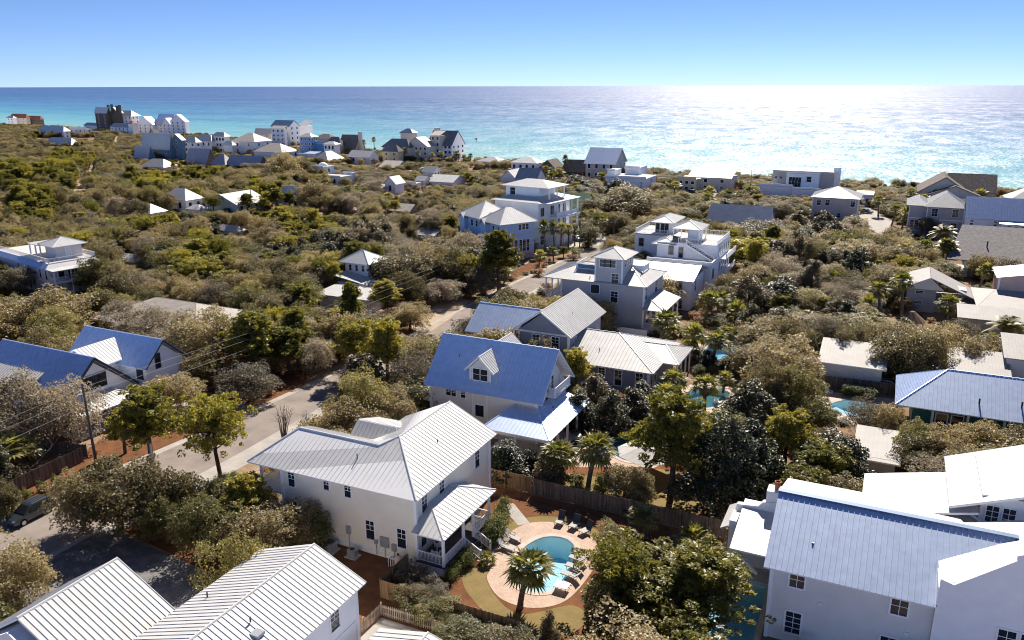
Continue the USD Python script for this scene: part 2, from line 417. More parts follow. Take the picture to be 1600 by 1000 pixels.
def clip(p, n, d):
    """part of the polygon p (k x 2) with p.n >= d"""
    out = []
    for i in range(len(p)):
        a, b = p[i], p[(i + 1) % len(p)]
        da, db = a @ n - d, b @ n - d
        if da >= 0:
            out.append(a)
        if da * db < 0:
            out.append(a + (b - a) * da / (da - db))
    return np.array(out)


def plane_of(p):
    p = np.asarray(p, float)
    n = sum(np.cross(p[i] - p[0], p[i + 1] - p[0]) for i in range(1, len(p) - 1))
    n /= np.linalg.norm(n)
    if n[2] < 0:
        n = -n
    h = np.array([n[1], -n[0], 0.0]) if abs(n[2]) < 0.9999 else np.array([1.0, 0, 0])
    h /= np.linalg.norm(h)
    return n, h, np.cross(n, h)


LANDMARKS, FOOT = [], []


class House:
    def __init__(s, name, label, base, rot=0.0, cat='house', mark=None, group=None):
        s.p = thing(name, label, cat, (*base, 0.0), rot, group)
        s.base, s.rot = base, rot
        if mark:
            LANDMARKS.append((mark, base[0], base[1]))

    def foot(s, x0, x1, y0, y1, grow=0.6):
        q = sbox(x0 - grow, y0 - grow, x1 + grow, y1 + grow)
        if s.rot:
            from shapely import affinity
            q = affinity.translate(affinity.rotate(q, s.rot, origin=(0, 0)), *s.base)
        FOOT.append(q)

    def m(s, name, mb, mat, parent=None, **kw):
        return put(name, mb, mat, parent or s.p, **kw)

    def body(s, x0, x1, y0, y1, z0, z1, mat, gable=None, zr=None, name='wall', gx=None, label=None):
        mb = MB().box(x0, x1, y0, y1, z0, z1)
        if gable == 'x':
            m = (y0 + y1) / 2 if gx is None else gx
            mb.slab([(x0, y0, z1), (x0, m, zr), (x0, y1, z1)], (x1 - x0, 0, 0))
        if gable == 'y':
            m = (x0 + x1) / 2 if gx is None else gx
            mb.slab([(x0, y0, z1), (x1, y0, z1), (m, y0, zr)], (0, y1 - y0, 0))
        s.foot(x0, x1, y0, y1)
        return s.m(name, mb, mat, label=label)

    def roof(s, faces, mat, pw=None, rib=None, t=0.16, name='roof', under='trim_white', cap=True, label=None, ribs=True):
        """faces: polygons of the roof; pw: width of metal panels built one by one; rib: spacing of seams joined to the roof"""
        deck, top = MB(), MB()
        panels = []
        for f in faces:
            p = np.asarray(f, float); n, h, u = plane_of(p)
            deck.slab(p + n * 0.01, n * t) if pw else top.slab(p + n * 0.01, n * t)
            if pw or rib:
                w = pw or rib
                q = np.c_[p @ h, p @ u]
                o = n * ((p[0] @ n) + t + (0.012 if pw else 0.0))
                back = lambda a: a[:, :1] * h + a[:, 1:] * u + o
                lo, hi = q[:, 0].min(), q[:, 0].max()
                k = max(1, round((hi - lo) / w)); w = (hi - lo) / k
                for i in range(k):
                    a = clip(clip(q, np.array([1.0, 0]), lo + i * w), np.array([-1.0, 0]), -(lo + (i + 1) * w))
                    if len(a) < 3:
                        continue
                    if pw:
                        g_ = 0.025 if not ribs else 0.0
                        aa = clip(a, np.array([1.0, 0]), lo + i * w + g_) if g_ else a
                        if len(aa) < 3:
                            continue
                        mb = MB().slab(back(aa), n * 0.02)
                        e = a[np.abs(a[:, 0] - (lo + i * w)) < 1e-6]
                        if ribs and len(e) >= 2 and np.ptp(e[:, 1]) > 0.1:
                            e = np.array([e[e[:, 1].argmin()], e[e[:, 1].argmax()]])
                            b = back(e) + n * 0.035 + h * 0.02
                            mb.bar(b[0], b[1], 0.045, 0.06, up=n)
                        panels.append(mb)
                    elif i:
                        e = a[np.abs(a[:, 0] - (lo + i * w)) < 1e-6]
                        if len(e) >= 2 and np.ptp(e[:, 1]) > 0.1:
                            e = np.array([e[e[:, 1].argmin()], e[e[:, 1].argmax()]])
                            b = back(e)
                            top.bar(b[0], b[1], 0.06, 0.10, up=n)
        if pw:
            path = s.m(name, deck, under, label=label)
            for mb in panels:
                s.m('roof_panel', mb, mat, path)
        else:
            path = s.m(name, top, mat, label=label)
        if cap:
            edges, mb = {}, MB()
            for f in faces:
                for i in range(len(f)):
                    a, b = tuple(np.round(f[i], 3)), tuple(np.round(f[(i + 1) % len(f)], 3))
                    edges[tuple(sorted((a, b)))] = edges.get(tuple(sorted((a, b))), 0) + 1
            for (a, b), c in edges.items():
                if c == 2 and np.linalg.norm(np.subtract(a, b)) > 0.2:
                    mb.cyl(np.add(a, (0, 0, t + 0.02)), np.add(b, (0, 0, t + 0.02)), 0.11, n=6)
            if mb.n:
                s.m('ridge_cap', mb, mat, path)
        return path

    def win(s, face, c, a0, a1, z0, z1, nx=1, ny=2, frame='trim_white', pane='glass_dark', w=0.12, name='window', out=0.06, parts=True, label=None):
        """a window on the plane face=c between a0..a1 and z0..z1"""
        sg = 1 if face[1] == '+' else -1
        ax = face[0]

        def bx(mb, p0, p1, q0, q1, d0, d1):
            lo, hi = sorted((c + sg * d0, c + sg * d1))
            return mb.box(lo, hi, p0, p1, q0, q1) if ax == 'x' else mb.box(p0, p1, lo, hi, q0, q1)
        fr = MB()
        bx(fr, a0 - w, a0, z0 - w, z1 + w, 0.002, out); bx(fr, a1, a1 + w, z0 - w, z1 + w, 0.002, out)
        bx(fr, a0, a1, z1, z1 + w, 0.002, out); bx(fr, a0 - 0.03, a1 + 0.03, z0 - w, z0, 0.001, out + 0.04)
        path = s.m(name, fr, frame, label=label)
        s.m('pane', bx(MB(), a0, a1, z0, z1, 0.003, 0.012), pane, path)
        if nx * ny > 1 and parts:
            mu = MB(); t = 0.045
            for i in range(1, nx):
                x = a0 + (a1 - a0) * i / nx
                bx(mu, x - t / 2, x + t / 2, z0, z1, 0.013, 0.035)
            for j in range(1, ny):
                z = z0 + (z1 - z0) * j / ny
                bx(mu, a0, a1, z - t / 2, z + t / 2, 0.013, 0.030)
            s.m('muntin', mu, frame, path)
        return path

    def sash(s, face, c, a0, a1, z0, z1, **kw):
        """double hung: four panes above, one below"""
        p = s.win(face, c, a0, a1, z0, z1, 1, 2, **kw)
        sg = 1 if face[1] == '+' else -1
        mu = MB(); zm = (z0 + z1) / 2; xm = (a0 + a1) / 2; zq = (zm + z1) / 2
        for p0, p1, q0, q1 in ((xm - 0.025, xm + 0.025, zm, z1), (a0, a1, zq - 0.025, zq + 0.025)):
            lo, hi = sorted((c + sg * 0.013, c + sg * 0.028))
            mu.box(lo, hi, p0, p1, q0, q1) if face[0] == 'x' else mu.box(p0, p1, lo, hi, q0, q1)
        s.m('muntin', mu, 'trim_white', p)

    def rail(s, pts, h=1.0, mat='trim_white', gap=0.14, solid=False, name='railing', post=True, z=None):
        """railing along points (x, y, z of the floor)"""
        mb, po = MB(), []
        for a, b in zip(pts[:-1], pts[1:]):
            a, b = np.asarray(a, float), np.asarray(b, float)
            L = np.linalg.norm(b - a)
            up = np.array([0, 0, 1.0])
            mb.bar(a + up * h, b + up * h, 0.09, 0.07); mb.bar(a + up * 0.12, b + up * 0.12, 0.06, 0.06)
            if solid:
                d = (b - a) / L
                nrm = np.array([-d[1], d[0], 0]) * 0.02
                mb.slab([a + up * 0.1 - nrm, b + up * 0.1 - nrm, b + up * (h - .04) - nrm, a + up * (h - .04) - nrm], 2 * nrm)
            else:
                k = max(1, int(L / gap))
                for i in range(1, k):
                    q = a + (b - a) * i / k
                    mb.bar(q + up * 0.12, q + up * (h - 0.03), 0.04)
            po += [a, b]
        path = s.m(name, mb, mat)
        if post:
            seen = set()
            for q in po:
                k = tuple(np.round(q, 2))
                if k not in seen:
                    seen.add(k)
                    s.m('railing_post', MB().box(q[0] - .07, q[0] + .07, q[1] - .07, q[1] + .07, q[2] + 0.001, q[2] + h + 0.12), mat, path)
        return path

    def post(s, x, y, z0, z1, w=0.2, mat='trim_white'):
        return s.m('porch_post', MB().box(x - w / 2, x + w / 2, y - w / 2, y + w / 2, z0, z1), mat)

    def slab(s, name, x0, x1, y0, y1, z0, z1, mat, **kw):
        return s.m(name, MB().box(x0, x1, y0, y1, z0, z1), mat, **kw)

    def corner(s, x, y, z0, z1, mat='trim_white', w=0.14):
        return s.m('corner_board', MB().box(x - w, x + w, y - w, y + w, z0, z1), mat)

    def vent(s, x, y, z, h=0.5, r=0.06):
        return s.m('vent_pipe', MB().cyl((x, y, z), (x, y, z + h), r, n=8), 'metal_dark')


def fence(name, label, pts, h, mat, pw=0.14, gap=0.012, pointed=False, railside=1, cat='fence', single=False, z=0.0):
    """picket by picket, with rails and posts"""
    L = [np.linalg.norm(np.subtract(b, a)) for a, b in zip(pts[:-1], pts[1:])]
    p = thing(name, label, cat, (*np.mean(pts, 0), z))
    rng = random.Random(len(pts) * 7 + int(sum(L)))
    for a, b in zip(pts[:-1], pts[1:]):
        a, b = np.array([*a, 0.0]), np.array([*b, 0.0]); d = (b - a) / np.linalg.norm(b - a); LL = np.linalg.norm(b - a)
        nrm = np.array([-d[1], d[0], 0]) * railside
        k = int(LL / (pw + gap)); st = LL / max(k, 1)
        joined = MB()
        for i in range(k):
            q0 = a + d * (i * st + gap / 2); q1 = a + d * ((i + 1) * st - gap / 2); hh = h + rng.uniform(-0.03, 0.03)
            mb = joined if single else MB()
            o = nrm * (0.022 + rng.uniform(0, 0.006)) * 1
            if pointed:
                m_ = (q0 + q1) / 2
                mb.slab([q0 + [0, 0, .06], q1 + [0, 0, .06], q1 + [0, 0, hh - .1], m_ + [0, 0, hh], q0 + [0, 0, hh - .1]], -o)
            else:
                mb.slab([q0 + [0, 0, .04], q1 + [0, 0, .04], q1 + [0, 0, hh], q0 + [0, 0, hh]], -o)
            if not single:
                put('picket', mb, mat, p)
        if single:
            put('picket_row', joined, mat, p)
        for z in (0.25, h - 0.3):
            put('rail', MB().bar(a + nrm * 0.035 + [0, 0, z], b + nrm * 0.035 + [0, 0, z], 0.05, 0.09), mat, p)
        for i in range(int(LL / 2.4) + 1):
            q = a + d * min(i * 2.4, LL) + nrm * 0.11
            put('fence_post', MB().box(q[0] - .05, q[0] + .05, q[1] - .05, q[1] + .05, 0, h + 0.05), mat, p)
    return p
# ================================================================== ground, sea
def coast(u):
    """y of the bluff's edge above the beach at x = u"""
    u = np.asarray(u, float)
    return 386 - 0.245 * u + 18 * np.sin(u / 130.0)


SEA_Z = -12.0
POOLS = {}
us = np.linspace(-2600, 700, 120)
edge = [(u, float(coast(u))) for u in us]
land = Polygon([(-2600, -260), (700, -260)] + edge[::-1])


def blob(pts, n=10):
    """closed smooth outline through the points"""
    p = np.array(pts, float); k = len(p); out = []
    for i in range(k):
        a, b, c, d = p[i - 1], p[i], p[(i + 1) % k], p[(i + 2) % k]
        for t in np.linspace(0, 1, n, endpoint=False):
            out.append(0.5 * (2 * b + (c - a) * t + (2 * a - 5 * b + 4 * c - d) * t * t + (3 * b - a - 3 * c + d) * t ** 3))
    return Polygon(out).buffer(0)


def px_poly(pts, z=0.0):
    return Polygon([at(*p, z)[:2] for p in pts])


pool_main = blob([(-27.75, 60.3), (-26.9, 62.9), (-25.2, 63.8), (-23.6, 63.0), (-22.75, 60.6), (-22.35, 57.6), (-22.9, 55.5), (-24.6, 54.75), (-26.3, 55.6), (-27.2, 57.7)])
pool_gabled = blob([(-29.3, 87.2), (-27.6, 89.0), (-25.2, 88.6), (-23.2, 86.0), (-22.6, 83.0), (-24.6, 82.4), (-26.6, 83.4), (-28.6, 84.6)])
pool_navy = blob([(-23.6, 103.0), (-22.6, 108.6), (-19.6, 110.4), (-17.4, 107.6), (-18.6, 103.4), (-21.0, 101.6)])
pool_palms = sbox(-25.2, 123.2, -20.4, 131.0)
pool_far = sbox(-21.5, 141.5, -17.5, 147.0)
pool_hip = blob([(-4.6, 110.2), (-3.0, 113.0), (-0.4, 113.4), (1.2, 111.4), (0.6, 108.6), (-2.2, 107.6)])
pool_shed = sbox(1.2, 132.6, 6.0, 139.4)
pool_stucco = sbox(-10.6, 53.0, -5.9, 64.0)
ALLPOOLS = [pool_main, pool_gabled, pool_navy, pool_palms, pool_far, pool_hip, pool_shed, pool_stucco]
hole = unary_union([p.buffer(0.02) for p in ALLPOOLS])
sheet('ground', land.difference(hole), 0.0, 'forest_floor', kind='structure')
# bluff, beach and sea bed in one strip
prof = [(0, 0.0), (6, -1.2), (15, -6.5), (24, -9.6), (48, -11.3), (64, -12.4), (120, -16.0)]
vv, ff = [], []
for i, u in enumerate(us):
    for w, z in prof:
        vv.append((u + w * 0.23, float(coast(u)) + w, z))
k = len(prof)
for i in range(len(us) - 1):
    for j in range(k - 1):
        a = i * k + j
        ff += [(a, a + k, a + k + 1), (a, a + k + 1, a + 1)]
put('beach', (np.array(vv), np.array(ff)), 'beach_sand', smooth=True, kind='structure')

# sea: bright shallows over white sand, deep blue beyond; wind ripples break the sun's reflection up
n = {'g': ('geometry', {}), 'sx': ('separate_xyz', {}), 'mx': ('math', {'math_type': 'multiply_add', 'value2': 0.245, 'value3': -416.0}),
     'ad': ('math', {'math_type': 'add'}), 'lg': ('math', {'math_type': 'logarithm', 'value2': 10.0}), 'mxx': ('math', {'math_type': 'maximum', 'value2': 1.0}),
     'bm': ('mapping', {'scale': (0.22, 1.0, 1.0), 'rotation': (0, 0, 0.24)}), 'bn': ('noise_texture', {'scale': 0.009, 'detail': 5.0, 'roughness': 0.6}),
     'bo': ('map_range', {'to_min': -0.30, 'to_max': 0.30}), 'ad2': ('math', {'math_type': 'add'}),
     'r': ('rgb_ramp', {'ramp': [(0, (0.36, 0.62, 0.58)), (0.42, (0.28, 0.58, 0.59)), (0.52, (0.14, 0.45, 0.55)), (0.60, (0.060, 0.27, 0.48)), (0.70, (0.032, 0.150, 0.38)), (0.85, (0.030, 0.142, 0.38)), (1, (0.035, 0.15, 0.40))]}),
     'nr': ('map_range', {'from_min': 0.0, 'from_max': 4.6}),
     'd': ('diffuse_bsdf', {'roughness': 0.5}), 's': ('glossy_bsdf', {'roughness': 0.34, 'color': (1, 0.97, 0.93)}), 'f': ('fresnel', {'IOR': 1.30}),
     'fm': ('math', {'math_type': 'multiply', 'value2': 0.42}), 'fc': ('math', {'math_type': 'minimum', 'value2': 0.22}),
     'm1': ('mapping', {'scale': (0.8, 0.34, 1.0), 'rotation': (0, 0, 0.44)}), 'w1': ('noise_texture', {'scale': 0.8, 'detail': 3.0, 'roughness': 0.75}),
     'w2': ('noise_texture', {'scale': 0.06, 'detail': 3.0, 'roughness': 0.6}), 'wm': ('map_range', {'from_min': 0.3, 'from_max': 0.7, 'to_min': -0.07, 'to_max': 0.07}), 'wa': ('math', {'math_type': 'add'}), 'wr': ('map_range', {'from_min': 0.46, 'from_max': 0.64, 'to_min': 0.3, 'to_max': 1.9, 'clamp': True}),
     'wn': ('noise_texture', {'scale': 0.004, 'detail': 4.0, 'roughness': 0.65}), 'wq': ('map_range', {'from_min': 0.3, 'from_max': 0.7, 'to_min': 0.75, 'to_max': 1.25}),
     'k1': ('math', {'math_type': 'multiply'}), 'k2': ('math', {'math_type': 'multiply'}), 'x': ('mix_closure', {})}
l = [('g.position', 'sx.vector'), ('sx.x', 'mx.value1'), ('mx.value', 'ad.value1'), ('sx.y', 'ad.value2'), ('ad.value', 'mxx.value1'), ('mxx.value', 'lg.value1'),
     ('g.position', 'bm.vector'), ('bm.vector', 'bn.vector'), ('bn.fac', 'bo.value'), ('lg.value', 'ad2.value1'), ('bo.result', 'ad2.value2'), ('ad2.value', 'nr.value'), ('nr.result', 'r.fac'), ('r.color', 'd.color'),
     ('g.position', 'm1.vector'), ('m1.vector', 'w1.vector'), ('m1.vector', 'w2.vector'), ('w1.fac', 'wa.value1'), ('w2.fac', 'wm.value'), ('wm.result', 'wa.value2'), ('wa.value', 'wr.value'), ('bm.vector', 'wn.vector'), ('wn.fac', 'wq.value'),
     ('f.fac', 'fm.value1'), ('fm.value', 'fc.value1'), ('fc.value', 'k1.value1'), ('wr.result', 'k1.value2'), ('k1.value', 'k2.value1'), ('wq.result', 'k2.value2'),
     ('k2.value', 'x.fac'), ('d.BSDF', 'x.closure1'), ('s.BSDF', 'x.closure2')]
LOOKS['sea_water'] = usdkit.material(stage, '/World/Looks/sea_water', n, l, surface='x.closure')
far = 90000.0
shore = [(u + 8, float(coast(u)) + 30) for u in us]
seapoly = Polygon(shore + [(far, float(coast(700)) + 30), (far, far), (-far, far), (-far, float(coast(-2600)) + 30)])
sheet('sea', seapoly.buffer(0), SEA_Z, 'sea_water', kind='structure')

# ================================================================== roads and yards
OPEN = []                                                          # where no tree of the wood grows


def flat(name, poly, z, mat, clear=True, **kw):
    if clear:
        OPEN.append(poly)
    return sheet(name, poly, z, mat, kind='structure', **kw)


street = Polygon([(-77.8, 15), (-67.6, 15), (-67.4, 50), (-66.9, 64), (-67.2, 86), (-67.4, 150), (-66.4, 215), (-66.2, 243), (-71.4, 243), (-72.2, 200), (-73.8, 150), (-73.4, 95), (-74.4, 72), (-76.4, 50)])
gut_r = Polygon([(-67.6, 15), (-65.2, 15), (-64.8, 50), (-63.9, 64), (-65.2, 86), (-65.6, 150), (-64.8, 215), (-66.4, 215), (-67.4, 150), (-67.2, 86), (-66.9, 64), (-67.4, 50)])
gut_l = Polygon([(-79.2, 15), (-77.8, 15), (-76.4, 50), (-74.4, 72), (-73.4, 95), (-73.8, 150), (-72.2, 200), (-73.2, 200), (-74.6, 150), (-74.2, 95), (-75.4, 72), (-77.6, 50)])
cross = Polygon([(-150, 258), (-100, 240), (-76, 237), (-66, 237), (-40, 246), (-40, 252), (-68, 245), (-76, 245), (-100, 248), (-150, 266)])
flat('street', street, 0.004, 'asphalt_old')
flat('pavement', gut_r, 0.008, 'concrete')
flat('pavement', gut_l, 0.008, 'concrete')
flat('street', cross, 0.012, 'concrete')
drive = Polygon([(-66.7, 34), (-50.0, 30), (-49.6, 44.8), (-58, 45.4), (-66.7, 46.4)])
flat('driveway', drive, 0.012, 'gravel_grey')
flat('driveway', Polygon([(-88.1, 71.0), (-75.5, 71.6), (-75.2, 76.8), (-88.1, 75.4)]), 0.012, 'concrete')
flat('driveway', px_poly([(848, 388), (952, 383), (968, 374), (946, 364), (895, 372), (850, 378)]), 0.016, 'concrete')
flat('driveway', px_poly([(872, 401), (905, 390), (935, 376), (912, 374), (880, 388)]), 0.008, 'lawn_dry', clear=True)
flat('driveway', px_poly([(1340, 350), (1380, 368), (1395, 345), (1360, 325), (1340, 332)]), 0.012, 'concrete')
flat('driveway', px_poly([(1060, 312), (1100, 318), (1130, 300), (1095, 292)]), 0.012, 'concrete')
flat('yard', px_poly([(795, 440), (838, 418), (868, 398), (850, 392), (835, 406), (800, 425)]), 0.006, 'pine_straw')
# sandy track through the scrub on the left
track = LineString([at(*p)[:2] for p in ((122, 305), (132, 286), (146, 268), (160, 250), (170, 238), (181, 226), (185, 213))]).buffer(2.6)
track2 = LineString([at(*p)[:2] for p in ((62, 375), (88, 352), (118, 318), (122, 305))]).buffer(1.8)
flat('sand_track', unary_union([track, track2]), 0.006, 'sand_path')
flat('sand_track', px_poly([(640, 510), (690, 470), (720, 462), (735, 470), (700, 500), (662, 525)]), 0.006, 'sand_path')
# the yard of the cream house
yard = Polygon([(-49.4, 43.4), (-34.6, 43.4), (-34.6, 46.0), (-10.9, 46.5), (-10.9, 70.3), (-36.5, 70.3), (-36.5, 62), (-54, 53), (-57, 46.0)])
flat('mulch_bed', yard.difference(hole), 0.004, 'pine_straw')
lawn = blob([(-31.2, 55.2), (-29.2, 56.4), (-28.6, 54.6), (-26.0, 52.2), (-23.6, 51.6), (-20.4, 54.4), (-18.6, 53.0), (-20.2, 49.6), (-24.8, 49.5), (-28.4, 51.6), (-30.2, 53.2)]).difference(hole)
patio = blob([(-31.3, 59.4), (-30.9, 56.9), (-29.2, 56.5), (-28.6, 54.7), (-26.3, 52.7), (-23.4, 52.6), (-21.2, 54.6), (-20.6, 58.6), (-20.9, 62.6), (-22.9, 65.4), (-26.2, 66.2), (-29.0, 65.0), (-30.2, 62.4)])
lawn2 = blob([(-31.2, 63.0), (-29.6, 65.9), (-26.0, 67.4), (-22.0, 66.2), (-21.0, 63.6), (-22.5, 65.2), (-26.2, 65.9), (-29.3, 64.4), (-30.3, 61.9)]).difference(patio)
coping = pool_main.buffer(0.55).difference(pool_main)
flat('lawn', lawn.difference(patio), 0.010, 'lawn_dry', clear=False)
flat('lawn', lawn2, 0.010, 'lawn_dry', clear=False)
flat('pool_patio', patio.difference(pool_main.buffer(0.55)), 0.018, 'pavers', clear=False)
flat('garden_path', Polygon([(-33.2, 66.8), (-32.2, 67.8), (-29.0, 64.9), (-29.9, 64.0)]), 0.024, 'concrete', clear=False)
# neighbours' yards
yard2 = Polygon([(-35.0, 72.5), (-13, 72.5), (-14, 92), (-22, 98), (-31, 96), (-31.5, 89), (-35.4, 80.8), (-40.4, 80.8), (-40.6, 72.5)])
flat('mulch_bed', yard2.difference(hole), 0.004, 'pine_straw')
flat('lawn', Polygon([(-34.5, 72.8), (-14.0, 72.6), (-14.6, 82.0), (-20.5, 82.0), (-26, 77.2), (-34.2, 76.0)]).difference(hole), 0.008, 'lawn_dry', clear=False)
flat('pool_patio', blob([(-31.4, 84.0), (-31.2, 89.6), (-27, 91.0), (-22.6, 89.5), (-20.6, 84), (-22.4, 80.6), (-26.2, 80.0), (-29.6, 78.6)]).difference(hole), 0.014, 'pavers', clear=False)
flat('pool_patio', pool_navy.buffer(1.7).difference(hole), 0.010, 'coping_stone')
flat('pool_patio', pool_palms.buffer(2.0).difference(hole), 0.010, 'coping_stone')
flat('pool_patio', pool_far.buffer(1.6).difference(hole), 0.010, 'coping_stone')
flat('pool_patio', Polygon([(-7.4, 115.4), (3.4, 116.8), (3.4, 104.4), (-1, 104.6), (-6.0, 107.2)]).difference(hole), 0.010, 'coping_stone')
flat('pool_patio', Polygon([(0.8, 140.6), (13.6, 139.8), (9.6, 131.0), (2.2, 127.0)]).difference(hole), 0.010, 'coping_stone')
flat('mulch_bed', Polygon([(-11.0, 64.5), (-5.6, 64.5), (-5.6, 70.5), (-10.8, 70.2)]), 0.010, 'forest_floor')
flat('gravel_yard', Polygon([(-34.2, 36.0), (-26.0, 36.0), (-26.2, 46.2), (-34.0, 46.2)]), 0.008, 'concrete')
flat('yard', Polygon([(-82, 46), (-78.2, 46), (-76.4, 62), (-75.6, 71), (-80, 71.0), (-86, 62), (-84, 57)]), 0.006, 'pine_straw')
flat('yard', Polygon([(-86, 78), (-75.3, 77.2), (-74.8, 86), (-78.0, 92), (-86, 86)]), 0.006, 'pine_straw', clear=False)
flat('yard', px_poly([(190, 830), (300, 880), (345, 895), (400, 870), (330, 850), (240, 800)]), 0.006, 'pine_straw', clear=False)


def pool(name, label, poly, rim, water='water_pool', depth=1.5, split=None, shallow=0.75, copew=0.5, cope='coping_stone', mark=None):
    c = poly.representative_point()
    p = thing(name, label, 'swimming pool', (c.x, c.y, 0.0))
    sheet('coping', poly.buffer(copew).difference(poly), 0.05, cope, p)
    wr = MB(); wall_ring(wr, poly.buffer(copew), 0.0, 0.05); put('coping_edge', wr, cope, p)
    basin = MB()
    parts = [(poly, depth)]
    if split is not None:
        parts = [(poly.intersection(split), depth), (poly.difference(split), shallow)]
    for g, d in parts:
        v, f = trimesh.creation.triangulate_polygon(max(getattr(g, 'geoms', [g]), key=lambda q: q.area), engine='earcut')
        v3 = np.c_[v, np.full(len(v), -d)]
        flip = np.cross(v3[f[:, 1]] - v3[f[:, 0]], v3[f[:, 2]] - v3[f[:, 0]])[:, 2] < 0
        basin.add(v3, np.where(flip[:, None], f[:, ::-1], f))
    wall_ring(basin, poly, -depth, 0.05)
    if split is not None:
        line = poly.intersection(LineString(split.boundary.coords))
        for g in getattr(line, 'geoms', [line]):
            cc = np.array(g.coords)
            for a, b in zip(cc[:-1], cc[1:]):
                basin.add([(*a, -depth), (*b, -depth), (*b, -shallow), (*a, -shallow)], [(0, 1, 2), (0, 2, 3)])
    put('basin', basin, 'pool_plaster', p)
    inner = poly.buffer(-0.01)
    w = MB(); v, f = trimesh.creation.triangulate_polygon(inner, engine='earcut')
    for z, up in ((-0.10, True), (-depth - 0.05, False)):
        v3 = np.c_[v, np.full(len(v), z)]
        flip = (np.cross(v3[f[:, 1]] - v3[f[:, 0]], v3[f[:, 2]] - v3[f[:, 0]])[:, 2] < 0) == up
        w.add(v3, np.where(flip[:, None], f[:, ::-1], f))
    wall_ring(w, inner, -depth - 0.05, -0.10)
    put('water', w, water, p)
    OPEN.append(poly.buffer(1.0))
    if mark:
        LANDMARKS.append((mark, c.x, c.y))
    return p


arc = Point(-26.0, 69.9).buffer(9.6, 48)
pool('swimming_pool', 'oval backyard pool with pale shallow end on the round paver patio by the cream house', pool_main, 0, split=arc, depth=2.3, shallow=0.55, copew=0.55, mark='the oval pool')
pool('swimming_pool', 'kidney pool with round white steps behind the beige dormered house', pool_gabled, 0, split=Point(-23.5, 84.0).buffer(3.6), depth=1.6, shallow=0.4, mark='the kidney pool')
pool('swimming_pool', 'pale green pool behind palms on the right of the low navy wing', pool_navy, 0, depth=0.9, water='water_teal', mark='the pale green pool')
pool('swimming_pool', 'rectangular blue pool glimpsed between dark palms behind the navy house', pool_palms, 0, depth=1.2, mark='the palm pool')
pool('swimming_pool', 'small light blue pool by the fence behind the white terraced house', pool_far, 0, depth=1.0, water='water_teal')
pool('swimming_pool', 'round blue pool on a pale deck beside the blue hipped roof', pool_hip, 0, depth=1.5, split=Point(-1.0, 113.5).buffer(3.4), shallow=0.5, mark='the round pool')
pool('swimming_pool', 'teal pool behind the white shed with the grey metal roof', pool_shed, 0, depth=1.4, water='water_teal')
pool('swimming_pool', 'deep blue rectangular pool along the side of the grey stucco house', pool_stucco, 0, depth=2.0)

# ================================================================== houses close by
# --- cream house with the pale seamed roof
H = House('house', 'large cream clapboard house with pale seamed metal roof beside the oval pool', (-43, 60), mark='the cream house')
H.body(-50.2, -35.1, 53.6, 61.8, 0.85, 6.9, 'siding_cream')
H.body(-45.2, -35.1, 61.8, 68.0, 0.85, 6.9, 'siding_cream')
H.foot(-54, -50, 53, 62)
H.slab('skirting', -50.15, -35.15, 53.65, 67.9, 0.0, 0.85, 'trim_white')
for z in (0.35, 0.6):
    H.slab('skirting_board', -50.1, -35.2, 53.60, 53.65, z - 0.1, z + 0.09, 'trim_white')
k = 0.45
ze, y0 = 6.85, 53.2
zm = ze + k * (57.7 - y0)
wing_apex = (-40.2, y0 + (9.5 - ze) / k, 9.5)
xv = -40.2 - (9.5 - zm) / k                                        # where the main ridge meets the wing
main_r = (-51.2, 57.7, zm); vall = (xv, 57.7, zm)
yb = 2 * 57.7 - y0
H.roof([[(-54.1, y0, ze - 0.25), (-34.7, y0, ze), wing_apex, vall, main_r],
        [(-34.7, y0, ze), (-34.7, 68.9, ze), (-40.2, 68.9, 9.5), wing_apex],
        [(-54.1, yb, ze - 0.25), (-54.1, y0, ze - 0.25), main_r],
        [(xv - (zm - ze) / k, yb, ze), (-54.1, yb, ze - 0.25), main_r, vall],
        [(-45.7, 68.9, ze), (xv - (zm - ze) / k, yb, ze), vall, wing_apex, (-40.2, 68.9, 9.5)]], 'roof_white', pw=0.52, label='pale standing seam roof')
H.m('gable_wall', MB().slab([(-45.2, 67.99, 6.9), (-35.1, 67.99, 6.9), (-40.2, 67.99, 9.3)], (0, 0.02, 0)), 'siding_cream')
H.roof(gabf(-47.6, -42.8, 61.0, 66.4, 7.3, 8.55, 'x', at_=62.6), 'roof_white', pw=0.5, cap=False, label='low grey roof behind the ridge')
for x, y in ((-35.1, 53.6), (-50.2, 53.6), (-35.1, 67.95)):
    H.corner(x, y, 0.85, 6.85)
for a0, a1, z0, z1 in ((-49.45, -48.7, 5.0, 6.6), (-45.2, -44.6, 5.6, 6.65), (-42.8, -42.1, 5.4, 6.7), (-40.6, -39.7, 1.6, 3.5), (-37.15, -36.25, 1.6, 3.5), (-46.9, -46.1, 1.7, 3.4), (-49.4, -48.6, 1.7, 3.4)):
    H.sash('y-', 53.6, a0, a1, z0, z1)
for a0, a1, z0, z1 in ((54.6, 55.5, 4.95, 6.5), (57.7, 58.6, 4.95, 6.5), (64.8, 65.7, 4.75, 6.5), (54.3, 55.2, 1.6, 3.4), (61.3, 62.0, 1.6, 3.4)):
    H.sash('x+', -35.1, a0, a1, z0, z1)
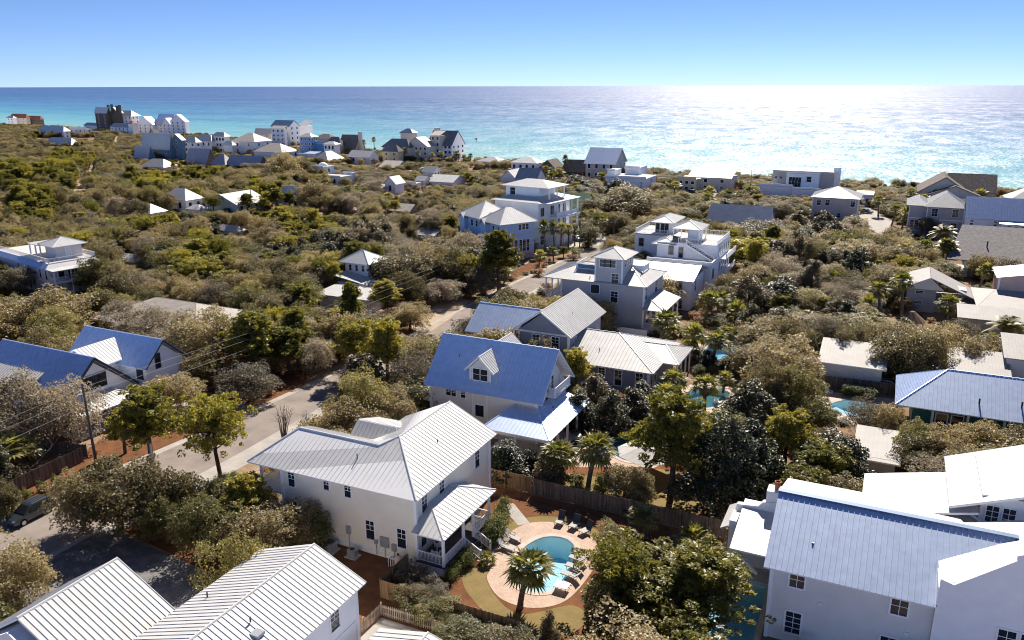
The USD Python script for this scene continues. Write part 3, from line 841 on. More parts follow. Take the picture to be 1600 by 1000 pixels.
# two-storey side porch on the left
H.slab('porch_floor', -53.3, -50.2, 53.9, 61.4, 3.6, 3.8, 'trim_white')
H.slab('porch_floor', -53.3, -50.2, 53.9, 61.4, 0.6, 0.85, 'trim_white')
for y in (54.0, 57.6, 61.2):
    H.post(-53.2, y, 0.0, 6.55)
H.rail([(-50.3, 54.0, 3.8), (-53.2, 54.0, 3.8), (-53.2, 61.2, 3.8)])
H.rail([(-50.3, 54.0, 0.85), (-53.2, 54.0, 0.85), (-53.2, 61.2, 0.85)])
H.win('x-', -50.2, 56.0, 57.0, 4.0, 6.0, 1, 1)
# hipped porch on the pool side
px0, px1, py0, py1 = -35.05, -31.75, 52.7, 62.8
H.roof([[(px0, py0, 3.95), (px1, py0, 3.95), (px0, py0 + 3.3, 5.25)], [(px1, py0, 3.95), (px1, py1, 3.95), (px0, py1 - 3.3, 5.25), (px0, py0 + 3.3, 5.25)], [(px1, py1, 3.95), (px0, py1, 3.95), (px0, py1 - 3.3, 5.25)]], 'roof_white', pw=0.55, name='porch_roof')
H.slab('porch_floor', -35.0, -32.05, 53.2, 62.3, 0.85, 1.0, 'deck_dark')
H.slab('porch_skirt', -35.0, -32.1, 53.25, 62.25, 0.0, 0.84, 'trim_white')
for z in (0.25, 0.5, 0.72):
    H.slab('skirting_board', -35.0, -32.1, 53.21, 53.25, z - 0.09, z + 0.09, 'trim_white')
for y in (53.35, 57.0, 58.9, 62.15):
    H.post(-32.2, y, 1.0, 3.95, 0.22)
H.rail([(-34.9, 53.35, 1.0), (-32.2, 53.35, 1.0), (-32.2, 57.0, 1.0)])
H.rail([(-32.2, 58.9, 1.0), (-32.2, 62.15, 1.0), (-34.9, 62.15, 1.0)])
for i in range(5):
    H.slab('stair_tread', -32.05 + i * 0.32, -31.70 + i * 0.32, 57.05, 58.85, 0.80 - i * 0.19, 0.84 - i * 0.19, 'deck_dark')
    H.slab('stair_riser', -32.04 + i * 0.32, -32.0 + i * 0.32, 57.05, 58.85, 0.62 - i * 0.19, 0.795 - i * 0.19, 'trim_white')
for y in (57.0, 58.9):
    H.rail([(-32.1, y, 0.95), (-30.4, y, 0.0)])
H.win('x+', -35.1, 56.6, 58.0, 1.02, 3.2, 2, 1, frame='trim_white', name='porch_door')
H.win('x+', -35.1, 59.2, 60.6, 1.02, 3.2, 2, 1, name='porch_door')
H.vent(-42.9, 55.9, 8.0, 0.7); H.vent(-37.6, 61.8, 8.3, 0.45)
LANDMARKS.append(('the cream house porch', -33, 57))


def adirondack(label, x, y, z, rot):
    p = thing('porch_chair', label, 'chair', (x, y, z), rot)
    put('seat', MB().slab([(-.28, -.3, .36), (.28, -.3, .36), (.28, .25, .26), (-.28, .25, .26)], (0, 0, .03)), 'plastic_white', p)
    put('backrest', MB().slab([(-.28, .22, .28), (.28, .22, .28), (.3, .5, 1.0), (-.3, .5, 1.0)], (0, .03, .01)), 'plastic_white', p)
    for s in (-1, 1):
        put('armrest', MB().box(s * .38 - .07, s * .38 + .07, -.38, .4, .54, .57), 'plastic_white', p)
        put('leg', MB().box(s * .34 - .04, s * .34 + .04, -.36, -.28, 0, .54), 'plastic_white', p)
        put('leg', MB().box(s * .34 - .04, s * .34 + .04, .28, .36, 0, .54), 'plastic_white', p)


adirondack('white slatted chair at the corner of the cream house porch', -33.6, 54.3, 1.0, 200)
adirondack('white slatted chair next to the porch door of the cream house', -34.1, 55.8, 1.0, 230)
# things along the cream house wall
for lab, x, y, sx_, sy_, h in (('grey square air conditioner near the bush against the cream wall', -44.0, 52.4, .5, .5, .95), ('small grey air conditioner under the cream wall between bush and meter boxes', -41.5, 52.5, .42, .3, .8)):
    p = thing('air_conditioner', lab, 'air conditioner', (x, y, 0))
    put('casing', MB().box(x - sx_, x + sx_, y - sy_, y + sy_, .1, h), 'metal_grey', p)
    put('fan_grille', MB().cyl((x, y, h + .001), (x, y, h + .03), min(sx_, sy_) * .8, n=16), 'metal_dark', p)
    put('pad', MB().box(x - sx_ - .2, x + sx_ + .2, y - sy_ - .2, y + sy_ + .2, .006, .1), 'concrete', p)
    LANDMARKS.append(('the air conditioners', x, y))
for lab, x0, x1, z0, z1 in (('tall grey electric meter box left on the cream wall', -42.8, -42.35, 1.6, 2.4), ('large grey breaker box centred on the cream wall', -39.0, -38.1, 1.25, 2.25), ('small tan utility box right of the large breaker box', -37.75, -37.3, 1.1, 1.8), ('tiny tan box left of the large breaker box', -39.65, -39.35, 1.35, 1.75)):
    p = thing('meter_box', lab, 'utility box', ((x0 + x1) / 2, 53.5, z0))
    put('casing', MB().box(x0, x1, 53.38, 53.597, z0, z1), 'metal_grey', p)
    put('conduit', MB().cyl(((x0 + x1) / 2, 53.5, 0.2), ((x0 + x1) / 2, 53.5, z0), .035), 'metal_grey', p)
p = thing('propane_tank', 'upright tan propane tank beside pipes at the cream house corner', 'tank', (-36.5, 52.6, 0))
put('tank_body', MB().mf(manifold3d.Manifold.batch_hull([manifold3d.Manifold.sphere(.36, 20).translate((-36.5, 52.6, .5)), manifold3d.Manifold.sphere(.36, 20).translate((-36.5, 52.6, 1.1))])), 'tank_tan', p, smooth=40)
put('foot_ring', MB().cyl((-36.5, 52.6, .0), (-36.5, 52.6, .25), .28, n=14), 'tank_tan', p)
put('valve_cap', MB().cyl((-36.5, 52.6, 1.44), (-36.5, 52.6, 1.62), .1, n=10), 'metal_dark', p)
p = thing('pipe_manifold', 'white valve pipes standing between the breaker box and the propane tank', 'pipes', (-37.4, 52.7, 0))
for i in range(3):
    put('pipe', MB().tube([(-37.6 + i * .25, 52.6, 0), (-37.6 + i * .25, 52.6, .7 + .15 * i), (-37.6 + i * .25, 53.2, .7 + .15 * i)], [.04] * 3), 'plastic_white', p)

# --- beige house with dormer
H = House('house', 'beige two storey house with steep blue metal roof and white dormer', (-43, 86), mark='the beige dormered house')
H.body(-50.2, -35.5, 81.3, 90.1, 0.0, 5.9, 'siding_beige', gable='x', zr=10.2)
kk = (10.9 - 5.75) / 5.3
H.roof(gabf(-50.9, -34.6, 80.8, 91.4, 5.7, 10.9, 'x', at_=85.95), 'roof_galvanised', pw=0.5, label='steep bluish metal roof')
for x, y in ((-35.5, 81.3), (-50.2, 81.3), (-35.5, 90.1)):
    H.corner(x, y, 0, 5.7)
for x in (-44.2, -42.2):
    H.slab('trim_board', x - .08, x + .08, 81.26, 81.3, 0, 5.7, 'trim_white')
for a0, a1 in ((-47.95, -47.3), (-47.15, -46.55), (-45.85, -45.25)):
    H.sash('y-', 81.3, a0, a1, 4.7, 5.6)
H.win('y-', 81.3, -43.85, -42.65, 2.6, 4.1, 1, 1)


def dormer(H, xm, yf, w, z0, ze, zr, yback, mat, sgn=-1):
    H.m('dormer_wall', MB().box(xm - w, xm + w, min(yf, yback), max(yf, yback), z0, ze).slab([(xm - w, yf, ze), (xm + w, yf, ze), (xm, yf, ze + w * 0.95)], (0, yback - yf, 0)), mat)
    o = 0.55
    yo = yf + sgn * 0.45
    ys = sorted((yo, yback))
    H.roof(gabf(xm - w - o, xm + w + o, ys[0], ys[1], ze - o * .95 + .05, ze + w * .95 + .05, 'y'), 'roof_white', pw=0.45, name='dormer_roof')
    f = 'y-' if sgn < 0 else 'y+'
    H.win(f, yf, xm - 1.0, xm - .08, ze - 1.55, ze - .1, 1, 2, name='dormer_window')
    H.win(f, yf, xm + .08, xm + 1.0, ze - 1.55, ze - .1, 1, 2, name='dormer_window')
    for x in (xm - w, xm + w):
        H.slab('corner_board', x - .09, x + .09, min(yf, yf + sgn * .05), max(yf, yf + sgn * .05), z0 + .1, ze, 'trim_white')


dormer(H, -43.4, 81.9, 1.4, 6.6, 8.7, 10.3, 86.3, 'siding_beige')
dormer(H, -43.4, 90.4, 1.4, 6.6, 9.2, 10.8, 85.6, 'siding_beige', sgn=1)
# gable end towards the pool: tall windows, balcony
for a0, a1 in ((83.7, 84.7), (85.2, 86.2)):
    H.win('x+', -35.5, a0, a1, 4.55, 5.5, 1, 2)
H.win('x+', -35.5, 84.2, 85.0, 5.95, 7.7, 1, 3)
H.win('x+', -35.5, 85.5, 86.3, 5.95, 7.7, 1, 3)
H.slab('balcony_floor', -35.48, -34.1, 83.6, 88.6, 5.7, 5.85, 'trim_white')
H.rail([(-35.4, 83.7, 5.85), (-34.2, 83.7, 5.85), (-34.2, 88.5, 5.85), (-35.4, 88.5, 5.85)], 1.05)
for i in range(7):
    y = 87.0 + i * .6
    H.m('brace', MB().bar((-35.3, y, 10.6 - (y - 85.95) * .97), (-34.7, y, 10.6 - (y - 85.95) * .97), .08, .1), 'trim_white')
H.win('x+', -35.5, 86.6, 87.6, 0.3, 2.4, 1, 3, name='porch_door'); H.win('x+', -35.5, 84.0, 85.0, 0.6, 2.3)
# wrap-around porch
A0, A1, B0 = -40.4, -31.75, 76.3
H.roof([[(A0, B0, 3.45), (A1, B0, 3.45), (-35.45, 81.25, 4.95), (-38.2, 81.25, 4.95)], [(A1, B0, 3.45), (A1, 89.2, 3.45), (-35.45, 88.2, 4.95), (-35.45, 81.25, 4.95)], [(A0, 81.25, 3.45), (A0, B0, 3.45), (-38.2, 81.25, 4.95)]], 'roof_galvanised', pw=0.5, name='porch_roof')
H.foot(A0, A1, B0, 89)
H.slab('porch_floor', A0 + .3, A1 - .3, B0 + .3, 81.29, 0.15, 0.45, 'deck_pale')
H.slab('porch_floor', -35.49, A1 - .3, 81.3, 88.8, 0.15, 0.45, 'deck_pale')
for x, y in ((A0 + .4, B0 + .4), (-36.2, B0 + .4), (A1 - .4, B0 + .4), (A1 - .4, 79.6), (A1 - .4, 82.8), (A1 - .4, 86.0), (A1 - .4, 88.6)):
    H.post(x, y, .45, 3.45, .22)
H.slab('fascia', A0 + .3, A1 - .3, B0 + .32, B0 + .5, 3.1, 3.4, 'trim_white')
H.rail([(A1 - .4, 79.6, .45), (A1 - .4, 82.8, .45)]); H.rail([(A1 - .4, 86.0, .45), (A1 - .4, 88.6, .45)])
H.slab('lattice', -40.0, -37.0, 81.2, 81.29, .6, 2.2, 'siding_beige')
# left balcony and steps
H.slab('balcony_floor', -51.6, -50.22, 81.6, 84.6, 3.3, 3.45, 'trim_white')
H.rail([(-50.3, 81.7, 3.45), (-51.5, 81.7, 3.45), (-51.5, 84.5, 3.45)], 1.1)
H.rail([(-50.4, 81.8, 1.0), (-52.6, 81.8, 0.0)]); H.rail([(-50.4, 83.2, 1.0), (-52.6, 83.2, 0.0)])
H.vent(-47.4, 83.9, 8.8, .5); H.vent(-34.2, 83.2, 4.5, .35); H.vent(-33.1, 81.2, 4.0, .4)

p = thing('barbecue_grill', 'black barbecue grill with steel lid at the corner of the wrap-around porch', 'grill', (-31.1, 84.0, 0))
put('cart', MB().box(-31.5, -30.7, 83.6, 84.4, .1, .9), 'metal_dark', p)
put('lid', MB().mf(manifold3d.Manifold.batch_hull([manifold3d.Manifold.cylinder(.8, .28, .28, 16).rotate((90, 0, 0)).translate((-31.1, 84.4, 1.05))])), 'metal_grey', p)
put('side_shelf', MB().box(-31.45, -30.75, 83.2, 83.59, .82, .87), 'metal_dark', p)

# --- navy house
H = House('house', 'navy blue house with pale seamed gable roof and low hipped wing', (-40, 108), mark='the navy house')
H.body(-48.4, -40.5, 104.0, 118.2, 0.0, 7.0, 'siding_navy', gable='y', zr=9.9, gx=-44.7)
H.roof(gabf(-49.3, -39.9, 103.3, 118.9, 6.75, 10.1, 'y', at_=-44.7), 'roof_light_grey', pw=0.55, label='pale seamed gable roof')
H.slab('trim_board', -48.4, -40.5, 103.96, 104.0, 6.75, 7.0, 'trim_white')
H.corner(-40.5, 104.0, 3.5, 6.8); H.corner(-48.4, 104.0, 3.5, 6.8)
for a0, a1 in ((-46.2, -45.1), (-43.1, -42.0)):
    H.sash('y-', 104.0, a0, a1, 4.7, 6.5)
H.sash('x+', -40.5, 106.3, 107.2, 4.6, 6.0); H.sash('x+', -40.5, 111.5, 112.4, 4.6, 6.0)
H.body(-40.49, -28.0, 102.9, 117.4, 0.4, 3.7, 'siding_navy')
H.slab('skirting', -40.45, -28.05, 102.95, 117.3, 0.0, 0.4, 'trim_grey')
H.roof([[(-40.45, 102.3, 3.55), (-27.2, 102.3, 3.55), (-34.7, 110.0, 6.3), (-40.45, 110.0, 6.3)], [(-27.2, 102.3, 3.55), (-27.2, 117.8, 3.55), (-34.7, 110.0, 6.3)], [(-27.2, 117.8, 3.55), (-40.45, 117.8, 3.55), (-40.45, 110.0, 6.3), (-34.7, 110.0, 6.3)]], 'roof_light_grey', pw=0.55, label='low pale hipped roof')
H.roof([[(-31.6, 107.2, 3.62), (-24.9, 107.2, 3.62), (-27.9, 111.4, 5.0), (-31.6, 111.4, 5.0)], [(-24.9, 107.2, 3.62), (-24.9, 116.0, 3.62), (-27.9, 111.4, 5.0)], [(-24.9, 116.0, 3.62), (-31.6, 116.0, 3.62), (-31.6, 111.4, 5.0), (-27.9, 111.4, 5.0)]], 'roof_light_grey', pw=0.55, name='porch_roof')
for y in (107.6, 110.2, 113.0, 115.6):
    H.post(-25.2, y, 0, 3.6)
H.foot(-28, -25, 107, 116)
H.win('y-', 102.9, -38.4, -37.6, 2.5, 3.3, 1, 1)
for a0, a1, z0 in ((-35.3, -34.4, 1.8), (-32.9, -31.9, 1.0), (-29.8, -28.8, 1.0)):
    H.sash('y-', 102.9, a0, a1, z0, 3.25)
for y in (104.0, 106.0):
    H.sash('x+', -28.0, y, y + .9, 1.0, 3.2)
H.corner(-28.0, 102.9, .4, 3.5)
H.body(-57.4, -48.41, 105.2, 114.2, 0.0, 5.4, 'siding_navy', gable='x', zr=8.2)
H.roof(gabf(-58.0, -46.8, 104.5, 114.9, 5.2, 8.5, 'x'), 'roof_galvanised', pw=0.55, cap=True, label='bluish metal roof of the left wing')
H.vent(-42.2, 110.0, 8.4, .4); H.vent(-36.2, 105.6, 4.9, .4)
for lab, x in (('white heat pump against the navy wing behind the balcony house', -37.0), ('second white heat pump right of the first under the small navy window', -33.6)):
    p = thing('heat_pump', lab, 'air conditioner', (x, 102.0, 0))
    put('casing', MB().box(x - .55, x + .55, 101.7, 102.3, .1, 1.1), 'plastic_white', p)
    put('fan_grille', MB().cyl((x, 101.66, .6), (x, 101.698, .6), .36, n=16), 'metal_dark', p)

# --- bottom left house: two white roofs
H = House('house', 'white house cut by the lower left edge with two bright ribbed metal roofs', (-42, 34), mark='the white house at the lower edge')
H.body(-42.0, -32.9, 24.0, 41.6, 0.0, 6.2, 'board_white', gable='y', zr=8.0, gx=-37.0)
H.roof(gabf(-42.6, -32.4, 23.5, 42.3, 6.1, 8.1, 'y', at_=-37.0), 'roof_white', pw=0.42, label='bright ribbed roof')
H.slab('trim_board', -32.9, -32.86, 24.0, 41.6, 3.1, 3.3, 'trim_white')
for a0, z0, z1 in ((38.6, 4.2, 5.7), (33.6, 4.2, 5.7), (28.5, 4.2, 5.7), (36.2, .9, 2.6)):
    H.sash('x+', -32.9, a0, a0 + .95, z0, z1)
H.corner(-32.9, 41.6, 0, 6.0)
H.body(-54.6, -43.4, 26.0, 34.0, 0.0, 4.6, 'board_white', gable='y', zr=7.6, gx=-49.2)
H.roof(gabf(-55.0, -43.2, 26.8, 34.6, 4.4, 8.0, 'y', at_=-49.2, ze2=4.9), 'roof_white', pw=0.42, label='second bright ribbed roof at the corner')
H.m('soffit', MB().box(-55.0, -43.4, 26.72, 26.79, 4.3, 4.5), 'trim_white')
H.vent(-41.0, 35.2, 6.9, .4); H.vent(-35.4, 33.6, 7.7, .4)
H.slab('roof_hatch', -34.9, -34.2, 32.9, 33.6, 7.2, 7.42, 'metal_grey')
# little roof at the bottom
H = House('garden_shed', 'low building with white ribbed roof below the picket fence', (-28, 40), cat='shed', mark='the low white shed')
H.body(-31.0, -23.2, 34.5, 42.0, 0.0, 2.3, 'board_white', gable='y', zr=3.2)
H.roof(gabf(-31.4, -22.8, 34.0, 42.4, 2.25, 3.3, 'y'), 'roof_white', pw=0.5)

# --- grey stucco house, lower right
H = House('house', 'grey stucco house with broad silvery ribbed roof in the lower right corner', (2, 63), mark='the grey stucco house')
H.body(-5.1, 6.1, 57.4, 70.0, 0.0, 6.35, 'stucco_grey', gable='x', zr=9.4, gx=63.2)
ka = (9.7 - 6.3) / (63.2 - 56.9)
H.roof([[(-5.7, 56.9, 6.3), (6.1, 56.9, 6.3), (11.4, 63.2, 9.7), (-5.7, 63.2, 9.7)]], 'roof_galvanised', pw=0.42, cap=False, label='broad silvery roof')
H.roof([[(7.5, 70.4, 7.4), (-5.7, 70.4, 7.4), (-5.7, 63.22, 9.7), (8.0, 63.22, 9.7)]], 'roof_bright', pw=0.5, cap=False, ribs=False)
H.m('ridge_cap', MB().bar((-5.75, 63.2, 9.93), (11.3, 63.2, 9.93), .55, .07), 'roof_blue')
for a0, a1, z0, z1, nx, ny in ((-3.75, -2.7, 5.0, 6.25, 2, 2), (-3.75, -2.65, .9, 2.75, 2, 4), (3.35, 4.45, 4.8, 6.2, 2, 2), (3.0, 4.1, 1.0, 2.7, 2, 4)):
    H.win('y-', 57.4, a0, a1, z0, z1, nx, ny, w=.14)
H.corner(-5.1, 57.4, 0, 6.3)
for x, z in ((-1.4, 4.1), (4.6, 3.4), (1.5, 1.2)):
    H.slab('wall_vent', x - .15, x + .15, 57.3, 57.398, z - .12, z + .12, 'plastic_white')
H.vent(-2.5, 59.4, 7.2, .75, .09)
# parapet gable with white roof behind
H.body(6.11, 17.0, 57.0, 70.0, 0.0, 8.0, 'stucco_white')
H.m('parapet', prism_y([(6.15, 7.9), (17.0, 7.9), (17.0, 12.2), (11.3, 12.2), (10.35, 11.75), (10.35, 11.35), (7.0, 8.5), (6.15, 8.75)], 56.9, 57.2), 'stucco_white')
H.roof([[(6.2, 66.0, 8.1), (6.2, 57.22, 8.1), (17.0, 57.22, 11.4), (17.0, 66.0, 11.4)]], 'roof_bright', pw=0.6, ribs=False, cap=False, label='bright roof behind the parapet')
for a0, a1 in ((10.1, 11.15), (11.45, 12.5)):
    H.win('y-', 57.0, a0, a1, 3.6, 5.9, 2, 4, w=.14)
H.win('y-', 57.0, 12.9, 13.9, 3.6, 5.9, 2, 4, w=.14)
# white middle roof and the loft with its own gable
H.roof([[(0.6, 74.4, 7.4), (0.6, 66.6, 7.4), (9.0, 66.6, 9.4), (9.0, 74.4, 9.4)]], 'roof_bright', pw=0.5, cap=False, ribs=False, label='bright roof behind the silvery one')
H.body(0.9, 9.0, 70.01, 74.0, 0.0, 7.3, 'stucco_white')
H.body(9.2, 17.0, 68.0, 76.0, 8.0, 10.6, 'board_white', name='loft_wall')
H.roof([[(7.0, 77.0, 9.3), (7.0, 67.0, 9.3), (14.0, 67.0, 12.1), (14.0, 77.0, 12.1)], [(19, 67.0, 10.0), (19, 77.0, 10.0), (14.0, 77.0, 12.1), (14.0, 67.0, 12.1)]], 'roof_bright', pw=0.55, ribs=False, name='loft_roof')
for a0, a1 in ((9.65, 10.5), (10.8, 11.65)):
    H.win('y-', 68.0, a0, a1, 8.35, 9.75, 2, 3, w=.12)
H.m('bracket', MB().bar((9.3, 67.9, 8.3), (8.0, 67.4, 9.3), .14), 'trim_white'); H.m('bracket', MB().bar((9.3, 68.4, 8.3), (8.0, 68.4, 9.3), .14), 'trim_white')
# pool porch on the left with stucco fin walls and chimney pot
H.roof([[(-8.9, 60.6, 4.9), (-5.15, 60.6, 4.9), (-5.15, 67.4, 6.1), (-8.9, 67.4, 6.1)]], 'roof_bright', pw=0.45, cap=False, ribs=False, name='porch_roof')
H.slab('fin_wall', -9.6, -9.0, 64.0, 66.0, 0, 5.7, 'stucco_white')
H.m('fin_wall', prism_y([(-9.4, 0), (-5.15, 0), (-5.15, 7.2), (-7.2, 6.9), (-7.6, 6.4), (-9.4, 6.2)], 66.2, 66.7), 'stucco_white')
H.roof([[(-10.3, 64.2, 4.5), (-9.62, 64.2, 4.9), (-9.62, 68.6, 4.9), (-10.3, 68.6, 4.5)]], 'roof_light_grey', cap=False, name='lean_to_roof')
H.slab('porch_floor', -9.4, -5.11, 64.05, 67.0, 0.05, 0.3, 'deck_pale')
H.post(-8.6, 61.0, 0.0, 4.8, .3, 'stucco_white'); H.post(-5.45, 61.0, 0.0, 4.8, .3, 'stucco_white')
H.m('brace', MB().bar((-8.45, 61.0, 4.7), (-6.6, 61.0, 3.0), .2), 'trim_white')
ch = H.slab('chimney', -7.0, -5.75, 66.3, 67.7, 4.0, 8.0, 'stucco_white')
H.m('chimney_pot', MB().cyl((-6.2, 67.0, 8.0), (-6.2, 67.0, 8.75), .24, .22, 14).cyl((-6.2, 67.0, 8.6), (-6.2, 67.0, 8.75), .29, .29, 14), 'terracotta', ch)
H.foot(-10.5, -5, 53, 68); H.foot(0, 20, 57, 78)

# --- blue hipped roof, right
H = House('house', 'long hipped house with wide periwinkle blue metal roof and teal walls', (11, 109), mark='the blue hipped roof')
H.body(5.2, 24.0, 105.2, 113.8, 0.0, 3.9, 'siding_deep_teal')
H.roof([[(3.2, 103.6, 3.9), (25.5, 103.6, 3.9), (20.0, 109.3, 7.4), (8.7, 109.3, 7.4)], [(3.2, 115.0, 3.9), (3.2, 103.6, 3.9), (8.7, 109.3, 7.4)], [(25.5, 115.0, 3.9), (3.2, 115.0, 3.9), (8.7, 109.3, 7.4), (20.0, 109.3, 7.4)]], 'roof_galvanised', pw=0.45, label='periwinkle blue ribbed roof')
for x in (3.7, 7.4, 11.2, 15.0):
    H.post(x, 104.1, 0, 3.85, .25)
H.slab('porch_floor', 3.4, 24.0, 103.9, 105.19, .0, .25, 'deck_pale')
H.slab('porch_rail_wall', 3.5, 4.9, 104.0, 104.2, .25, 1.2, 'stucco_tan')
for a0 in (7.9, 9.6, 13.0):
    H.win('y-', 105.2, a0, a0 + 1.2, 1.2, 3.1, 1, 1)
H.vent(12.2, 105.2, 4.9, .9, .1); H.vent(16.6, 105.5, 5.1, .9, .1)

# --- shed with the grey roof
H = House('garden_shed', 'long white shed with light ribbed roof behind the board fence', (-3, 121), cat='shed', mark='the long white shed')
H.body(-6.7, 1.4, 118.6, 124.4, 0.0, 3.6, 'stucco_white')
H.roof(shedf(-7.2, 1.9, 117.6, 124.9, 3.5, 5.1, 'y-'), 'roof_dull', pw=0.45, cap=False)
# --- small tan roof between trees
H = House('garden_shed', 'small pitched grey ribbed roof among trees in front of the round pool', (2, 94), cat='shed', mark='the small grey shed roof')
H.body(-0.2, 3.6, 90.4, 96.8, 0.0, 2.3, 'siding_taupe')
H.roof(shedf(-0.8, 4.1, 89.7, 97.4, 2.0, 2.9, 'y-'), 'roof_dull', pw=0.5, cap=False)
# --- canopy by the kidney pool
p = thing('pool_umbrella', 'grey fabric umbrella with wide ribs in front of the kidney pool', 'umbrella', (-22.0, 80.5, 0))
c_, zt = (-21.8, 80.9), 3.2
for i in range(8):
    a, b = 2 * math.pi * i / 8, 2 * math.pi * (i + 1) / 8
    q = [(c_[0], c_[1], zt)] + [(c_[0] + 3.4 * math.cos(t), c_[1] + 3.4 * math.sin(t), 2.25) for t in (a, b)]
    put('canopy_panel', MB().slab(q, (0, 0, .03)), 'canvas_grey', p)
    put('rib', MB().bar((c_[0], c_[1], zt + .02), (c_[0] + 3.4 * math.cos(a), c_[1] + 3.4 * math.sin(a), 2.26), .05), 'trim_grey', p)
put('pole', MB().cyl((*c_, 0), (*c_, 3.3), .05), 'metal_dark', p)
put('base_plate', MB().cyl((*c_, .02), (*c_, .12), .4, n=14), 'metal_dark', p)
LANDMARKS.append(('the grey umbrella', *c_))

# --- white farmhouse, left
H = House('house', 'white farmhouse with two blue metal gables and a dark garage door', (-96, 68), mark='the white farmhouse')
H.body(-107.6, -90.6, 59.0, 69.8, 0.0, 3.4, 'board_white', gable='x', zr=8.0, gx=64.5)
kf = (8.5 - 3.2) / 5.9
H.roof(gabf(-108.4, -90.1, 58.6, 70.4, 3.1, 8.5, 'x', at_=64.5), 'roof_galvanised', pw=0.55, label='left blue gable roof')
H.m('rake_trim', MB().bar((-90.05, 64.5, 8.55), (-90.05, 70.5, 3.15), .08, .32).bar((-90.05, 64.5, 8.55), (-90.05, 58.5, 3.15), .08, .32), 'trim_dark')
H.slab('trim_board', -90.6, -90.56, 60.8, 68.2, 6.35, 6.47, 'trim_grey')
for a0 in (62.9, 64.0, 65.1):
    H.win('x+', -90.6, a0, a0 + .95, 4.5, 6.1, 1, 2, frame='trim_dark')
H.roof([[(-87.2, 58.6, 2.7), (-86.6, 67.8, 2.7), (-90.55, 66.4, 3.6), (-90.55, 60.0, 3.6)], [(-90.5, 57.6, 2.7), (-87.2, 58.6, 2.7), (-90.55, 60.0, 3.6)], [(-86.6, 67.8, 2.7), (-90.5, 68.6, 2.7), (-90.55, 66.4, 3.6)]], 'roof_white', pw=0.5, name='porch_roof', label='bright white porch roof')
for y in (59.0, 62.0, 65.0, 67.4):
    H.post(-87.5, y, 0, 2.7)
H.slab('porch_floor', -90.58, -87.2, 58.9, 67.6, 0, .35, 'deck_pale'); H.foot(-91, -86.5, 58, 68)
H.win('x+', -90.6, 61.0, 62.0, .4, 2.4, name='porch_door', frame='trim_dark'); H.win('x+', -90.6, 63.6, 65.2, .9, 2.3, frame='trim_dark')
H.roof([[(-107.0, 58.7, 4.6), (-96.6, 58.7, 4.6), (-96.6, 62.9, 6.7), (-107.0, 62.9, 6.7)]], 'roof_white', pw=0.5, cap=False, name='dormer_roof', label='pale shed dormer roof')
H.m('dormer_wall', MB().box(-106.6, -97.0, 59.4, 62.8, 3.2, 4.65), 'board_white')
H.body(-103.0, -88.7, 70.9, 77.0, 0.0, 5.3, 'board_white', gable='x', zr=8.1, gx=73.7)
H.roof(gabf(-103.8, -88.2, 70.4, 77.4, 5.3, 8.5, 'x', at_=73.7), 'roof_galvanised', pw=0.5, label='right blue gable roof over the garage')
H.m('rake_trim', MB().bar((-88.15, 73.7, 8.55), (-88.15, 77.4, 5.2), .08, .28).bar((-88.15, 73.7, 8.55), (-88.15, 70.4, 5.35), .06, .16), 'trim_dark')
H.win('x+', -88.7, 72.5, 73.2, 4.9, 6.8, 1, 2, frame='trim_dark')
H.win('x+', -88.7, 71.9, 74.7, 0.03, 2.2, 1, 1, frame='trim_white', pane='wood_brown', name='garage_door')
H.m('awning', MB().slab([(-88.68, 71.1, 2.95), (-87.9, 71.1, 2.7), (-87.9, 75.6, 2.7), (-88.68, 75.6, 2.95)], (0, 0, .08)), 'trim_dark')
for y in (71.4, 73.3, 75.2):
    H.m('bracket', MB().bar((-88.68, y, 2.3), (-88.1, y, 2.75), .1), 'trim_dark')
H.roof(gabf(-100.4, -93.2, 66.6, 74.0, 5.9, 7.95, 'y', at_=-96.9), 'roof_bright', pw=0.5, cap=False, name='link_roof', label='bright sloping roof between the gables')
H.m('link_wall', MB().box(-99.8, -94.0, 67.2, 70.88, 0, 5.9), 'board_white')
H.win('y-', 70.9, -90.6, -89.6, 3.7, 4.9, 1, 2, frame='trim_dark')

# --- grey house with tower
H = House('house', 'grey clapboard house with square glazed tower and roof decks', (-46, 138), mark='the grey tower house')
H.body(-53.0, -37.5, 132.2, 144.6, 0.0, 8.3, 'siding_grey')
H.roof([[(-56.8, 131.7, 8.2), (-37.0, 131.7, 8.2), (-41.8, 138.2, 10.3), (-50.6, 138.2, 10.3)], [(-37.0, 131.7, 8.2), (-37.0, 145.2, 8.2), (-41.8, 138.2, 10.3)], [(-37.0, 145.2, 8.2), (-56.8, 145.2, 8.2), (-50.6, 138.2, 10.3), (-41.8, 138.2, 10.3)], [(-56.8, 145.2, 8.2), (-56.8, 131.7, 8.2), (-50.6, 138.2, 10.3)]], 'roof_light_grey', rib=.5)
H.body(-46.5, -41.6, 132.15, 138.8, 8.3, 12.75, 'siding_grey', name='tower_wall')
H.roof(hipf(-47.2, -40.9, 131.5, 139.5, 12.7, 14.1), 'roof_light_grey', rib=.5, name='tower_roof')
for i in range(3):
    H.win('y-', 132.15, -45.75 + i * 1.02, -44.85 + i * 1.02, 11.2, 12.5, 1, 2, w=.12)
    H.win('x+', -41.6, 133.6 + i * 1.25, 134.6 + i * 1.25, 11.2, 12.5, 1, 2, w=.12)
H.sash('y-', 132.15, -43.5, -42.2, 8.2, 10.1); H.sash('y-', 132.2, -43.55, -42.25, 4.9, 6.9)
H.win('y-', 132.2, -47.3, -45.75, 6.2, 7.75, 1, 1, pane='screen_dark'); H.win('y-', 132.2, -46.5, -45.2, 2.6, 3.4, 1, 1)
